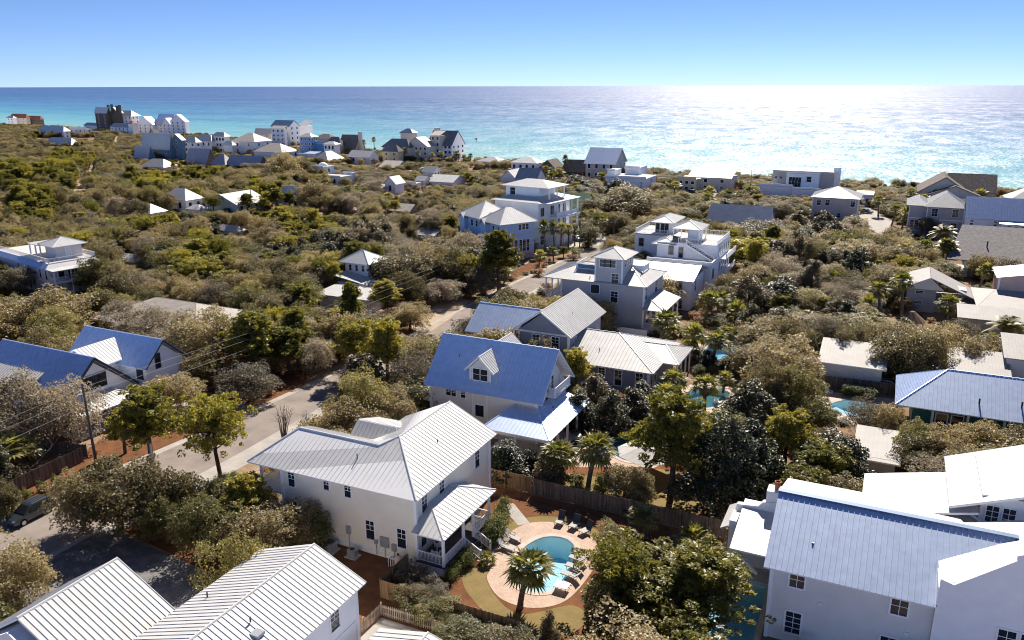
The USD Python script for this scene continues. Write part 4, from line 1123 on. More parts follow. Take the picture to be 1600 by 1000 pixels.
H.sash('x+', -37.5, 132.9, 134.3, 5.7, 7.8); H.sash('x+', -37.5, 139.2, 140.9, 5.6, 7.7)
for z0, z1 in ((0, 8.2),):
    H.corner(-37.5, 132.2, z0, z1); H.corner(-53.0, 132.2, z0, z1)
H.corner(-41.6, 132.15, 8.4, 12.6); H.corner(-46.5, 132.15, 8.4, 12.6)
H.body(-51.6, -46.6, 135.6, 141.5, 8.4, 9.5, 'siding_grey', name='deck_wall')
H.slab('deck_floor', -51.6, -46.6, 135.6, 141.5, 9.5, 9.6, 'deck_pale')
H.rail([(-46.8, 135.7, 9.6), (-51.5, 135.7, 9.6), (-51.5, 141.4, 9.6)], 1.05, gap=.2)
H.m('glass_screen', MB().box(-51.3, -46.9, 135.62, 135.66, 9.75, 10.5), 'siding_teal')
H.rail([(-41.5, 138.0, 9.6), (-39.4, 138.0, 9.6), (-39.4, 141.4, 9.6)], 1.05, solid=True)
for z in (0.3, 3.9):
    H.slab('porch_floor', -56.4, -53.01, 132.3, 144.4, z, z + .2, 'trim_white')
for y in (132.5, 135.4, 138.4, 141.4, 144.2):
    H.post(-56.2, y, 0, 8.15)
H.rail([(-53.1, 132.5, 4.1), (-56.2, 132.5, 4.1), (-56.2, 144.2, 4.1)], 1.0, gap=.2); H.foot(-57, -53, 132, 145)
H.roof([[(-37.45, 131.2, 4.3), (-33.4, 131.2, 4.3), (-37.45, 134.9, 5.6)], [(-33.4, 131.2, 4.3), (-33.4, 142.4, 4.3), (-37.45, 142.4, 5.6), (-37.45, 134.9, 5.6)]], 'roof_light_grey', rib=.5, name='porch_roof')
for y in (131.6, 135.0, 138.5, 142.0):
    H.post(-33.8, y, 0, 4.25)
H.slab('porch_floor', -37.48, -33.6, 131.4, 142.2, .2, .9, 'deck_pale'); H.foot(-37, -33, 131, 142)
H.rail([(-37.3, 131.6, .9), (-33.8, 131.6, .9), (-33.8, 138.5, .9)], 1.0, gap=.2)
H.win('x+', -37.5, 134, 136, .95, 3.2, 2, 1, name='porch_door'); H.win('x+', -37.5, 138, 140.5, .95, 3.2, 2, 1, name='porch_door')
H.vent(-39.3, 136.2, 9.3, .8, .08); H.vent(-47.8, 132.9, 8.6, .5, .08)

# --- white terraced house behind it
H = House('house', 'white three storey house with roof terraces, pavilion and outside stair', (-38, 168), mark='the white terraced house')
H.body(-46.4, -33.3, 149.8, 160.6, 0.0, 5.8, 'stucco_white')
H.roof(gabf(-47.0, -32.7, 149.2, 163.0, 5.75, 7.7, 'x'), 'roof_light_grey', rib=.55)
H.win('y-', 149.8, -36.2, -35.1, 3.4, 5.3, 2, 2, frame='trim_grey'); H.win('y-', 149.8, -36.0, -34.9, 0.3, 1.9, 1, 2, frame='trim_grey'); H.win('x+', -33.3, 153, 154.2, 3.2, 5.2, 1, 2)
H.body(-45.4, -32.0, 161.4, 181.0, 0.0, 6.4, 'stucco_white')
H.slab('parapet', -45.5, -31.8, 161.3, 161.55, 6.4, 7.4, 'trim_white'); H.slab('parapet', -32.05, -31.8, 161.56, 167.9, 6.4, 7.4, 'trim_white')
H.body(-45.2, -32.1, 168.0, 181.0, 6.4, 9.6, 'stucco_white', name='upper_wall')
H.roof(hipf(-46.4, -41.0, 167.5, 176.0, 9.0, 9.95), 'roof_white', rib=.5, name='side_roof')
H.rail([(-40.6, 168.15, 9.65), (-32.3, 168.15, 9.65), (-32.3, 180.8, 9.65), (-40.6, 180.8, 9.65)], 1.0, gap=.3)
H.slab('deck_floor', -41.0, -32.15, 168.05, 180.9, 9.6, 9.66, 'deck_pale')
for a0, a1, z0, z1 in ((-42.6, -41.6, 7.0, 8.9), (-40.4, -39.5, 6.45, 8.7)):
    H.win('y-', 168.0, a0, a1, z0, z1, 1, 1, frame='trim_grey')
H.roof(hipf(-42.8, -36.2, 169.3, 177.4, 12.3, 13.6, inset=3.3), 'roof_white', rib=.5, name='pavilion_roof', label='pyramid roof over the terrace pavilion')
H.slab('pavilion_core', -39.6, -37.2, 172.0, 176.0, 9.66, 12.2, 'stucco_white')
for x in (-42.2, -36.7):
    for y in (169.9, 176.8):
        H.post(x, y, 9.66, 12.3, .25)
# outside stair down to the lower terrace
for i in range(12):
    H.slab('stair_tread', -38.6 + i * .48, -38.05 + i * .48, 166.8, 167.9, 9.5 - i * .26, 9.56 - i * .26, 'deck_dark')
H.m('stair_stringer', MB().bar((-38.6, 166.75, 9.55), (-32.6, 166.75, 6.3), .1, .35), 'trim_white')
H.rail([(-38.6, 166.7, 9.6), (-32.7, 166.7, 6.45)], 1.0, gap=.4)
for z in (.3, 3.3, 6.45):
    for i in range(5):
        H.win('x+', -32.0 if z < 6.4 else -32.1, 169.2 + i * 2.3, 170.3 + i * 2.3, z + .5, z + 2.5, 1, 1)
for z in (3.2, 6.4):
    H.slab('balcony_floor', -31.98, -30.6, 170.0, 181.0, z, z + .15, 'trim_white')
    H.rail([(-30.7, 170.1, z + .15), (-30.7, 180.9, z + .15)], 1.0, gap=.3)
H.win('x+', -32.0, 162.5, 164.6, 3.6, 5.7, 2, 1, label='balcony door')
H.foot(-46, -30, 149, 182)
for lab, x, y in (('black covered barbecue on the upper roof terrace corner', -41.3, 168.8),):
    p = thing('barbecue_grill', lab, 'grill', (x, y, 9.66))
    put('cart', MB().box(x - .7, x + .7, y - .4, y + .4, 9.67, 10.4), 'metal_dark', p)
    put('lid', MB().mf(manifold3d.Manifold.batch_hull([manifold3d.Manifold.cylinder(1.3, .4, .4, 14).rotate((0, 90, 0)).translate((x - .65, y, 10.5))])), 'metal_dark', p)
H = House('house', 'plain white block with flat roof terrace and hipped penthouse behind the terraced house', (-47, 180), mark='the white penthouse block')
H.body(-53.4, -45.6, 178.6, 190.0, 0.0, 8.9, 'stucco_white')
H.slab('roof_edge', -53.6, -45.4, 178.4, 190.2, 8.9, 9.15, 'trim_grey')
H.rail([(-45.8, 178.7, 9.15), (-53.3, 178.7, 9.15), (-53.3, 189.8, 9.15)], 1.0, gap=.3)
H.body(-49.0, -45.7, 179.6, 187.5, 9.15, 11.9, 'trim_white', name='penthouse_wall')
H.roof(hipf(-50.0, -44.2, 177.9, 188.6, 11.9, 13.0), 'roof_white', rib=.5, name='penthouse_roof')
for a0 in (-48.8, -47.7, -46.7):
    H.win('y-', 179.6, a0, a0 + .85, 9.4, 11.6, 1, 1, pane='screen_dark')
H.win('y-', 178.6, -52.4, -51.3, 6.2, 8.0, 1, 2, frame='trim_grey')

# --- grey house with the roof deck, left edge
H = House('house', 'pale lilac grey house with furnished roof deck and pavilion at the left edge', (-156.0, 104.3), rot=-12, mark='the roof deck house')
H.body(-26, -0.3, 0.3, 10.6, 0, 5.9, 'siding_lilac')
H.roof([[(-27, -.3, 5.75), (0.3, -.3, 5.75), (-.8, .8, 6.6), (-27, .8, 6.6)]], 'roof_galvanised', cap=False, rib=.5)
H.roof([[(.3, -.3, 5.75), (1.9, .2, 5.4), (1.9, 10.8, 5.4), (.3, 11.2, 5.75), (-.8, 10.0, 6.6), (-.8, .8, 6.6)]], 'roof_white', cap=False, rib=.5, name='porch_roof')
H.slab('deck_floor', -27, -.8, .8, 10.6, 6.3, 6.65, 'deck_pale')
H.rail([(-26, .95, 6.65), (-1.0, .95, 6.65), (-1.0, 10.5, 6.65), (-8, 10.5, 6.65)], 1.05, gap=.25)
H.body(-9.5, -4.6, 4.2, 9.6, 6.65, 9.4, 'siding_lilac', name='pavilion_wall')
H.roof(hipf(-10.6, -3.6, 3.2, 10.6, 9.3, 10.7), 'roof_white', rib=.5, name='pavilion_roof')
H.roof(shedf(-15.5, -9.4, 3.0, 8.8, 9.0, 9.15, 'x-'), 'roof_white', rib=.6, cap=False, name='awning_roof')
for x in (-15.0, -12.2, -9.9):
    H.post(x, 3.3, 6.65, 9.0, .25)
H.win('x+', -4.6, 6.2, 7.2, 6.7, 8.9, 1, 2, name='pavilion_door', pane='lamp_clear')
H.slab('trim_board', -26, -.25, .25, .3, 2.9, 3.1, 'trim_white')
for a0, z0, z1 in ((-9.9, 4.2, 5.4), (-4.6, 3.5, 5.4), (-1.9, 3.4, 5.3), (-15, 3.6, 5.3), (-10.2, .4, 2.2), (-4.9, .6, 2.0)):
    H.sash('y-', .3, a0, a0 + .9, z0, z1)
H.win('y-', .3, -8.6, -6.9, 1.8, 2.5, 1, 1)
for y in (.6, 4.0, 7.5, 10.5):
    H.post(1.5, y, 0, 5.4, .22)
H.slab('balcony_floor', -.28, 1.7, .4, 10.7, 2.85, 3.05, 'trim_white'); H.rail([(-.2, .6, 3.05), (1.5, .6, 3.05), (1.5, 10.5, 3.05)], 1.0, gap=.2)
for a0 in (2.2, 4.2, 5.9, 8.2):
    H.win('x+', -.3, a0, a0 + 1.2, 3.2, 5.1, 1, 1)
p = thing('deck_sofa', 'beige sofa set on the roof deck of the lilac grey house', 'sofa', (-161.0, 106.5, 6.65), -12)
put('seat', MB().box(-1.4, 1.4, -.45, .45, 0.02, .45), 'stucco_tan', p); put('backrest', MB().box(-1.4, 1.4, .46, .7, .02, .85), 'stucco_tan', p)
p = thing('deck_table', 'low round table beside the beige sofa on the roof deck', 'table', (-159.4, 105.6, 6.65), -12)
put('tabletop', MB().cyl((0, 0, .4), (0, 0, .46), .7, n=16), 'stucco_tan', p); put('leg', MB().cyl((0, 0, 0.01), (0, 0, .4), .12), 'metal_dark', p)
# ================================================================== houses in the middle distance and at the shore
def block(H, x0, x1, y0, y1, z0, ze, zr, kind, wall, roof, oh=0.5, rib=None, wins=(), gx=None):
    """one volume: walls, roof, windows. wins: (face, how many, z0, z1, width)"""
    if kind in ('gabx', 'gaby'):
        H.body(x0, x1, y0, y1, z0, ze, wall, gable=kind[3], zr=zr - 0.15)
        half = (y1 - y0) / 2 if kind == 'gabx' else (x1 - x0) / 2
        d = oh * (zr - ze) / half
        if kind == 'gabx':
            H.roof(gabf(x0 - oh * .7, x1 + oh * .7, y0 - oh, y1 + oh, ze - d, zr, 'x'), roof, rib=rib, cap=False)
        else:
            H.roof(gabf(x0 - oh, x1 + oh, y0 - oh * .7, y1 + oh * .7, ze - d, zr, 'y'), roof, rib=rib, cap=False)
    else:
        H.body(x0, x1, y0, y1, z0, ze, wall)
        if kind == 'hip':
            H.roof(hipf(x0 - oh, x1 + oh, y0 - oh, y1 + oh, ze - 0.05, zr), roof, rib=rib, cap=False)
        elif kind == 'flat':
            H.slab('roof', x0 - .2, x1 + .2, y0 - .2, y1 + .2, ze, ze + .25, roof)
            H.slab('parapet', x0 - .2, x1 + .2, y0 - .25, y0 - .05, ze + .25, ze + .25 + max(.1, zr - ze), wall)
        elif kind[:4] == 'shed':
            H.roof(shedf(x0 - oh, x1 + oh, y0 - oh, y1 + oh, ze, zr, kind[4:]), roof, rib=rib, cap=False)
    for face, k, a, b, w in wins:
        lo, hi = (y0, y1) if face[0] == 'x' else (x0, x1)
        c = {'x-': x0, 'x+': x1, 'y-': y0, 'y+': y1}[face]
        st = (hi - lo) / k
        for i in range(k):
            m = lo + st * (i + .5)
            H.win(face, c, m - w / 2, m + w / 2, a, b, 1, 2, parts=False, w=.16)


def far_block(H, corner, left, right, e, t, kind, wall, roof, wl=0, wr=0, oh=0.6, drop=0.0, ww=1.3):
    """corner: where the nearest corner stands in the photograph; left, right: how wide the two visible sides look; e, t: how tall eave and top look (all in its pixels)"""
    p = at(*corner, drop)
    d = (p - [0, 0, CAMZ]) @ FWD
    s = d / FPX
    # unit steps along -x and +y, as they look from here
    q = proj([p + [-1, 0, 0], p + [0, 1, 0], p])
    lx = max(2.5, left / max(.02, abs(q[0, 0] - q[2, 0]))); ly = max(2.5, right / max(.02, abs(q[1, 0] - q[2, 0])))
    ly = min(ly, 16)
    ze, zr = p[2] + e * s * 1.03, p[2] + t * s * 1.03
    wins = []
    fl = max(1, round((ze - p[2]) / 3.2))
    for i in range(fl):
        z = p[2] + (ze - p[2]) * i / fl
        hh = (ze - p[2]) / fl
        if wl:
            wins.append(('y-', wl, z + hh * .3, z + hh * .78, ww))
        if wr:
            wins.append(('x+', wr, z + hh * .3, z + hh * .78, ww))
    block(H, p[0] - lx, p[0], p[1], p[1] + ly, -3.0 if drop <= 0 else 0, ze, zr, kind, wall, roof, oh, wins=wins)
    return p[0] - lx, p[0], p[1], p[1] + ly, ze, zr


def shore_house(name, label, blocks, mark=None):
    p = at(*blocks[0][0])
    H = House(name, label, (round(float(p[0]), 1), round(float(p[1]), 1)), mark=mark)
    out = [far_block(H, *b[:1], *b[1:7], b[7], **(b[8] if len(b) > 8 else {})) if False else far_block(H, b[0], b[1], b[2], b[3], b[4], b[5], b[6], b[7], **(b[8] if len(b) > 8 else {})) for b in blocks]
    return H, out


W = dict(wl=3, wr=2)
# far left
H, o = shore_house('house', 'dark shingled mansion with white wings and brick chimneys above the far left beach',
    [((171, 205), 19, 6, 28, 35, 'gabx', 'wood_brown', 'roof_white', dict(wl=2)), ((208, 205), 34, 12, 22, 30, 'hip', 'siding_white', 'roof_light_grey', dict(wl=6, wr=2, oh=1.5)),
     ((203, 210), 30, 8, 10, 16, 'hip', 'siding_white', 'roof_lavender', dict(wl=5)), ((160, 204), 28, 6, 7, 11, 'hip', 'siding_white', 'roof_lavender'), ((188, 205), 12, 8, 27, 35, 'gaby', 'wood_brown', 'roof_white')], 'the dark mansion')
x0, x1, y0, y1, ze, zr = o[0]
for dx, k in ((-2, .6), (3, .9), (10, .3), (14, .6)):
    H.slab('chimney', x1 + dx - .8, x1 + dx + .8, y0 + 3, y0 + 5, ze - 2, zr + 1 + k * 2, 'wood_brown')
x0, x1, y0, y1, ze, zr = o[2]
H.roof(hipf(x1 - 1, x1 + 6, y0 - 1, y0 + 6, ze + 3.5, ze + 6), 'roof_terracotta', cap=False, name='turret_roof'); H.slab('turret_wall', x1 - .4, x1 + 5.4, y0 - .4, y0 + 5.4, 0, ze + 3.5, 'siding_white')
H, o = shore_house('house', 'pale grey mansion of steep white gables beside the dark mansion',
    [((240, 208), 24, 10, 13, 24, 'gaby', 'siding_white', 'roof_galvanised', dict(wl=3)), ((256, 208), 14, 8, 13, 20, 'gabx', 'siding_white', 'roof_white', dict(wl=2)), ((268, 209), 13, 8, 14, 23, 'gaby', 'siding_white', 'roof_white', dict(wl=2)), ((291, 210), 23, 6, 19, 29, 'gaby', 'siding_white', 'roof_white', dict(wl=3)), ((272, 206), 24, 8, 18, 26, 'gabx', 'siding_white', 'roof_galvanised')], 'the gabled mansion')
shore_house('house', 'white low house with pale hipped roof alone in scrub left of the track', [((101, 216), 40, 10, 10, 17, 'hip', 'siding_white', 'roof_light_grey', dict(wl=6, wr=1))], 'the lone scrub house')
shore_house('house', 'white flat roofed house right of the lone hipped house in scrub', [((137, 214), 27, 8, 11, 14, 'flat', 'siding_white', 'roof_white', dict(wl=4, wr=1))])
shore_house('house', 'grey hipped roof sunk in scrub below the lone hipped house', [((112, 231), 42, 14, 4, 14, 'hip', 'siding_white', 'roof_light_grey')])
shore_house('house', 'brown house with terracotta roof at the far left shore', [((42, 192), 26, 6, 7, 13, 'hip', 'stucco_tan', 'roof_terracotta', dict(wl=3)), ((64, 192), 24, 5, 5, 10, 'hip', 'wood_brown', 'roof_terracotta')], 'the terracotta roofs')
shore_house('house', 'small white tower house beside the terracotta roofs', [((22, 193), 10, 5, 8, 11, 'hip', 'siding_white', 'roof_white', dict(wl=2))])
shore_house('house', 'little white roof in scrub at the left edge below the grey hipped roof', [((30, 250), 22, 10, 4, 9, 'hip', 'siding_white', 'roof_light_grey')])
shore_house('house', 'small white gabled cabin among shrubs near the left edge', [((38, 268), 14, 8, 4, 9, 'hip', 'siding_white', 'roof_white'), ((46, 284), 10, 8, 3, 7, 'shedy-', 'siding_white', 'roof_white')])
shore_house('house', 'white cabin corner cut by the left edge', [((6, 302), 14, 4, 9, 14, 'gabx', 'siding_white', 'roof_white', dict(wl=2))])
# teal group
H, o = shore_house('house', 'dark teal house with steep lavender roofs and white bay roof',
    [((268, 250), 44, 6, 22, 39, 'gabx', 'siding_teal', 'roof_light_grey', dict(wl=3)), ((287, 250), 17, 5, 30, 38, 'gaby', 'siding_teal', 'roof_light_grey', dict(wl=1)), ((233, 252), 22, 8, 8, 22, 'gabx', 'siding_teal', 'roof_light_grey', dict(wl=1)), ((257, 248), 12, 10, 22, 38, 'shedy-', 'siding_teal', 'roof_white')], 'the teal house')
shore_house('house', 'white two storey house behind the teal house', [((308, 246), 20, 8, 22, 30, 'hip', 'siding_white', 'roof_light_grey', dict(wl=2, wr=1))])
shore_house('house', 'grey steep roof behind the teal house', [((248, 222), 18, 8, 4, 19, 'gaby', 'siding_grey', 'roof_shingle_grey')])
shore_house('house', 'white house with glazed cupola tower between the teal and tan houses', [((332, 240), 25, 10, 18, 27, 'hip', 'siding_white', 'roof_light_grey', dict(wl=3)), ((353, 240), 19, 8, 25, 31, 'hip', 'siding_white', 'roof_white', dict(wl=4, ww=1.6)), ((364, 242), 14, 6, 14, 20, 'hip', 'siding_white', 'roof_white')], 'the cupola house')
shore_house('house', 'large pale house with broad tan hipped roof', [((399, 242), 36, 30, 19, 31, 'hip', 'siding_white', 'roof_tan', dict(wl=2, wr=2))], 'the broad tan roof')
shore_house('house', 'low house with flat tan hipped roof in front of the white beach house', [((441, 248), 44, 26, 9, 21, 'hip', 'siding_white', 'roof_tan', dict(wr=3))])
shore_house('house', 'pale tan gabled house at the beach left of the tall white house', [((424, 216), 26, 6, 6, 14, 'gabx', 'stucco_tan', 'roof_tan', dict(wl=2))])
H, o = shore_house('house', 'tall white four level beach house with blue grey roof and open decks', [((454, 228), 28, 16, 29, 37, 'gabx', 'siding_white', 'roof_blue', dict(wl=3, wr=2)), ((446, 229), 20, 4, 26, 30, 'shedy-', 'siding_white', 'roof_light_grey', dict(wl=3)), ((482, 224), 12, 8, 26, 33, 'shedy-', 'siding_white', 'roof_white')], 'the tall white beach house')
for z in (.33, .66):
    x0, x1, y0, y1, ze, zr = o[1]
    H.slab('balcony_floor', x0 - 1, x1, y0 - 2.2, y0 - .02, ze * z, ze * z + .3, 'trim_white')
H, o = shore_house('house', 'bright blue house with white framed lantern room and decks', [((488, 244), 18, 10, 28, 33, 'hip', 'siding_bright_blue', 'roof_light_grey', dict(wl=3, wr=3)), ((508, 244), 20, 8, 18, 20, 'flat', 'siding_bright_blue', 'roof_white'), ((524, 246), 17, 8, 19, 23, 'hip', 'siding_white', 'roof_white', dict(wl=3)), ((492, 247), 26, 10, 6, 8, 'shedy-', 'siding_white', 'roof_galvanised')], 'the bright blue house')
shore_house('house', 'tan house with low hipped roof behind the bright blue house', [((518, 236), 28, 14, 17, 24, 'hip', 'stucco_tan', 'roof_shingle_grey', dict(wl=2))])
H, o = shore_house('house', 'house with broad brown shingle roof and square chimney near the beach', [((556, 240), 26, 14, 9, 27, 'gabx', 'stucco_tan', 'roof_shingle_brown'), ((532, 240), 22, 8, 12, 24, 'hip', 'stucco_tan', 'roof_shingle_grey')], 'the brown shingle roof')
x0, x1, y0, y1, ze, zr = o[0]; H.slab('chimney', x1 + .2, x1 + 2.2, y0 + 3, y0 + 5, 0, zr + 2, 'stucco_tan')
shore_house('house', 'bright white roofed low house below the bright blue house', [((512, 255), 22, 26, 4, 16, 'hip', 'siding_white', 'roof_white')], 'the bright low roof')
H, o = shore_house('house', 'white gabled cottage with chimney between the brown roof and the stone beach houses', [((578, 257), 34, 14, 11, 19, 'gabx', 'siding_white', 'roof_white', dict(wl=2, wr=1))], 'the white gabled cottage')
H, o = shore_house('house', 'long cream beach house with grey shingle roofs and dormers', [((668, 252), 34, 14, 22, 35, 'gaby', 'stucco_tan', 'roof_tan', dict(wl=5)), ((706, 250), 38, 30, 22, 42, 'gabx', 'siding_white', 'roof_shingle_grey', dict(wl=6, wr=3, ww=1.6)), ((688, 250), 14, 8, 36, 42, 'shedy-', 'stucco_tan', 'roof_tan', dict(wl=2))], 'the long beach house')
x0, x1, y0, y1, ze, zr = o[1]; H.slab('chimney', x0 + 2, x0 + 5, y0 + 5, y0 + 7, ze, zr + 1.6, 'stucco_tan')
shore_house('house', 'cream beach house with dark hipped roofs left of the long beach house', [((640, 252), 42, 12, 20, 32, 'hip', 'stucco_tan', 'roof_shingle_grey', dict(wl=3)), ((622, 254), 24, 8, 16, 26, 'hip', 'stucco_yellow', 'roof_shingle_grey', dict(wl=2)), ((645, 246), 18, 8, 36, 42, 'hip', 'stucco_tan', 'roof_blue')], 'the dark hipped beach house')
shore_house('house', 'low cottage with pale gabled roof in front of the beach houses', [((620, 268), 27, 20, 6, 14, 'gabx', 'siding_mint', 'roof_tan')])
shore_house('house', 'low white roof left of the square tower cottage', [((668, 275), 28, 22, 6, 11, 'hip', 'siding_white', 'roof_white', dict(wl=3))])
shore_house('house', 'grey square tower cottage with small gable roof rising from low white wings', [((678, 286), 17, 10, 17, 24, 'gabx', 'siding_lilac', 'roof_light_grey', dict(wr=2)), ((708, 291), 40, 20, 6, 14, 'gabx', 'siding_white', 'roof_white'), ((664, 290), 14, 8, 8, 13, 'gabx', 'siding_white', 'roof_white')], 'the tower cottage')
shore_house('house', 'white cottage with gable and glazed sunroom left of the tower cottage', [((618, 304), 16, 14, 17, 26, 'gaby', 'siding_white', 'roof_light_grey', dict(wl=1)), ((650, 297), 26, 8, 9, 12, 'flat', 'siding_white', 'roof_white', dict(wl=6, ww=1.5)), ((604, 304), 14, 8, 8, 13, 'shedy-', 'siding_white', 'roof_tan')], 'the sunroom cottage')
H, o = shore_house('house', 'white flat roofed villa with small dome', [((506, 285), 17, 18, 22, 24, 'flat', 'stucco_white', 'roof_white', dict(wl=2, wr=1)), ((532, 291), 36, 18, 13, 15, 'flat', 'stucco_white', 'roof_white', dict(wl=2)), ((492, 282), 18, 6, 9, 11, 'flat', 'stucco_white', 'roof_white'), ((550, 287), 12, 6, 15, 17, 'flat', 'stucco_white', 'roof_white', dict(wl=2, ww=2))], 'the domed villa')
x0, x1, y0, y1, ze, zr = o[0]
H.m('dome', MB().tm(trimesh.Trimesh(*(lambda m: ((m.vertices * [2.2, 2.2, 1.7] + [(x0 + x1) / 2, (y0 + y1) / 2, ze + .3]), m.faces))(trimesh.creation.icosphere(3)))), 'stucco_white')
shore_house('house', 'sprawling house with steep lavender roofs behind the long oak grove', [((322, 262), 32, 18, 6, 27, 'gabx', 'wood_brown', 'roof_lavender'), ((352, 263), 22, 16, 5, 20, 'hip', 'wood_brown', 'roof_lavender'), ((404, 265), 50, 16, 6, 19, 'gabx', 'wood_brown', 'roof_lavender', dict(wr=2))], 'the lavender roofs')
shore_house('house', 'grey hipped roof in the wood below the teal house', [((256, 266), 36, 22, 4, 15, 'hip', 'siding_white', 'roof_light_grey')])
shore_house('house', 'white two storey house with bright hipped roof beside the mint gable', [((292, 331), 38, 26, 17, 32, 'hip', 'siding_white', 'roof_white', dict(wl=2, wr=2)), ((312, 334), 18, 12, 6, 12, 'hip', 'siding_white', 'roof_white')], 'the bright hipped house')
shore_house('house', 'mint green gabled house with large bright white roof', [((372, 331), 52, 48, 10, 24, 'gaby', 'siding_mint', 'roof_white', dict(wr=4))], 'the mint gabled house')
shore_house('house', 'tan cottage with small gable and bright white roof behind', [((455, 326), 26, 14, 12, 23, 'gabx', 'siding_beige', 'roof_light_grey', dict(wr=1)), ((462, 318), 24, 16, 8, 24, 'gabx', 'siding_white', 'roof_white')], 'the tan cottage')
shore_house('house', 'long low house with pale roof half hidden by oaks at the left', [((236, 342), 64, 24, 8, 20, 'hip', 'siding_white', 'roof_light_grey', dict(wl=2))], 'the half hidden long roof')
shore_house('house', 'white roof glimpsed through oaks right of the roof deck house', [((212, 422), 34, 22, 12, 20, 'hip', 'stucco_yellow', 'roof_white')])
shore_house('house', 'white house corner at the left edge below the roof deck house', [((4, 512), 30, 14, 22, 32, 'hip', 'siding_white', 'roof_white', dict(wr=1))])
shore_house('house', 'white flat roof at the left edge above the farmhouse', [((18, 545), 40, 14, 14, 22, 'hip', 'siding_white', 'roof_white')])
shore_house('house', 'small roof with white edge among oaks right of the mint house', [((372, 368), 34, 10, 6, 13, 'hip', 'siding_white', 'roof_white')])
shore_house('house', 'low grey roofed house by the lawn in front of the domed villa', [((548, 334), 48, 14, 5, 12, 'hip', 'siding_taupe', 'roof_lavender')])
shore_house('house', 'low tan roof among oaks left of the light blue house', [((640, 335), 36, 16, 5, 13, 'gabx', 'siding_taupe', 'roof_tan'), ((590, 330), 16, 8, 6, 11, 'hip', 'siding_white', 'roof_tan')])
shore_house('house', 'long white roof edge in the trees left of the light blue house', [((678, 376), 30, 10, 7, 14, 'shedy-', 'siding_white', 'roof_light_grey')])
# shore, centre and right
shore_house('house', 'low pale house at the bluff right of the long beach house', [((780, 262), 36, 14, 8, 14, 'hip', 'stucco_tan', 'roof_lavender')])
shore_house('house', 'white low house at the bluff centre', [((838, 268), 40, 12, 12, 19, 'hip', 'siding_white', 'roof_white', dict(wl=4))], 'the low bluff house')
shore_house('house', 'pair of brown shingled roofs at the bluff behind palms', [((870, 274), 30, 14, 8, 22, 'gaby', 'wood_brown', 'roof_shingle_brown'), ((912, 276), 34, 12, 8, 23, 'gabx', 'wood_brown', 'roof_shingle_brown')], 'the brown bluff roofs')
H, o = shore_house('house', 'white gambrel cottage with blue roof in front of the bluff', [((806, 288), 24, 30, 8, 20, 'gaby', 'siding_white', 'roof_white'), ((838, 290), 32, 14, 10, 24, 'gabx', 'siding_white', 'roof_blue')], 'the gambrel cottage')
H, o = shore_house('house', 'taupe beach house with steep blue grey roof at the bluff', [((960, 282), 46, 30, 26, 46, 'gabx', 'siding_taupe', 'roof_galvanised', dict(wl=4, wr=2, oh=1.0))], 'the taupe beach house')
shore_house('house', 'flat roofed white villa in front of the taupe beach house', [((1008, 299), 64, 22, 18, 21, 'flat', 'stucco_white', 'roof_white', dict(wr=1)), ((998, 292), 22, 12, 28, 30, 'flat', 'stucco_white', 'roof_white'), ((960, 294), 12, 10, 26, 28, 'flat', 'stucco_white', 'roof_white')], 'the flat white villa')
shore_house('house', 'tan beach house with bright skillion roof at the bluff', [((1140, 300), 52, 14, 20, 37, 'shedy-', 'stucco_tan', 'roof_white', dict(wl=2)), ((1086, 300), 28, 12, 18, 22, 'flat', 'stucco_yellow', 'roof_light_grey', dict(wl=3)), ((1092, 298), 18, 10, 18, 30, 'shedy-', 'stucco_tan', 'roof_white')], 'the tan skillion house')


def right_house(name, label, base, mark=None, rot=0):
    return House(name, label, base, rot=rot, mark=mark)


# modern house
H = right_house('house', 'modern flat roofed grey and white house with glass entrance at the bluff', (-32, 338), 'the modern house')
block(H, -44.5, -22.0, 334.0, 350.0, 0, 9.4, 9.6, 'flat', 'siding_taupe', 'roof_white')
block(H, -39.0, -27.0, 331.5, 334.0, 0, 9.0, 9.2, 'flat', 'stucco_white', 'roof_white')
block(H, -49.0, -36.0, 327.0, 331.4, 0, 4.2, 5.0, 'flat', 'stucco_white', 'roof_white')
block(H, -35.9, -26.0, 326.0, 331.4, 0, 3.6, 4.2, 'flat', 'stucco_white', 'roof_white')
H.win('y-', 331.5, -38.0, -33.5, 0.3, 7.6, 4, 4, frame='trim_white'); H.win('y-', 334.0, -43.8, -42.6, 6.5, 7.4); H.win('y-', 334.0, -42.0, -40.8, 6.5, 7.4); H.win('y-', 331.5, -31.5, -29.8, 6.0, 8.0)
H.slab('chimney', -22.5, -20.0, 338, 342, 0, 11.2, 'stucco_white')
# tan hipped house
H = right_house('house', 'taupe two storey house with white hipped roof near the modern house', (-17, 285), 'the taupe hipped house')
block(H, -23.9, -10.2, 278.5, 293.0, 0, 7.0, 9.9, 'hip', 'siding_taupe', 'roof_white', oh=.7, rib=.8)
for a0, z0, z1, w in ((-22.6, 4.5, 6.3, 1.2), (-20.0, 4.5, 6.3, 1.3), (-12.4, 4.5, 6.3, 1.3), (-23.2, .8, 2.4, 2.2), (-16.2, .8, 2.4, 1.2)):
    H.sash('y-', 278.5, a0, a0 + w, z0, z1)
H.win('x+', -10.2, 282, 283.2, 4.5, 6.3); H.corner(-10.2, 278.5, 0, 7); H.corner(-23.9, 278.5, 0, 7)
shore_house('house', 'low pale garage behind the taupe hipped house by the parked car', [((1362, 322), 28, 10, 14, 16, 'flat', 'stucco_white', 'roof_tan', dict(wl=2))])
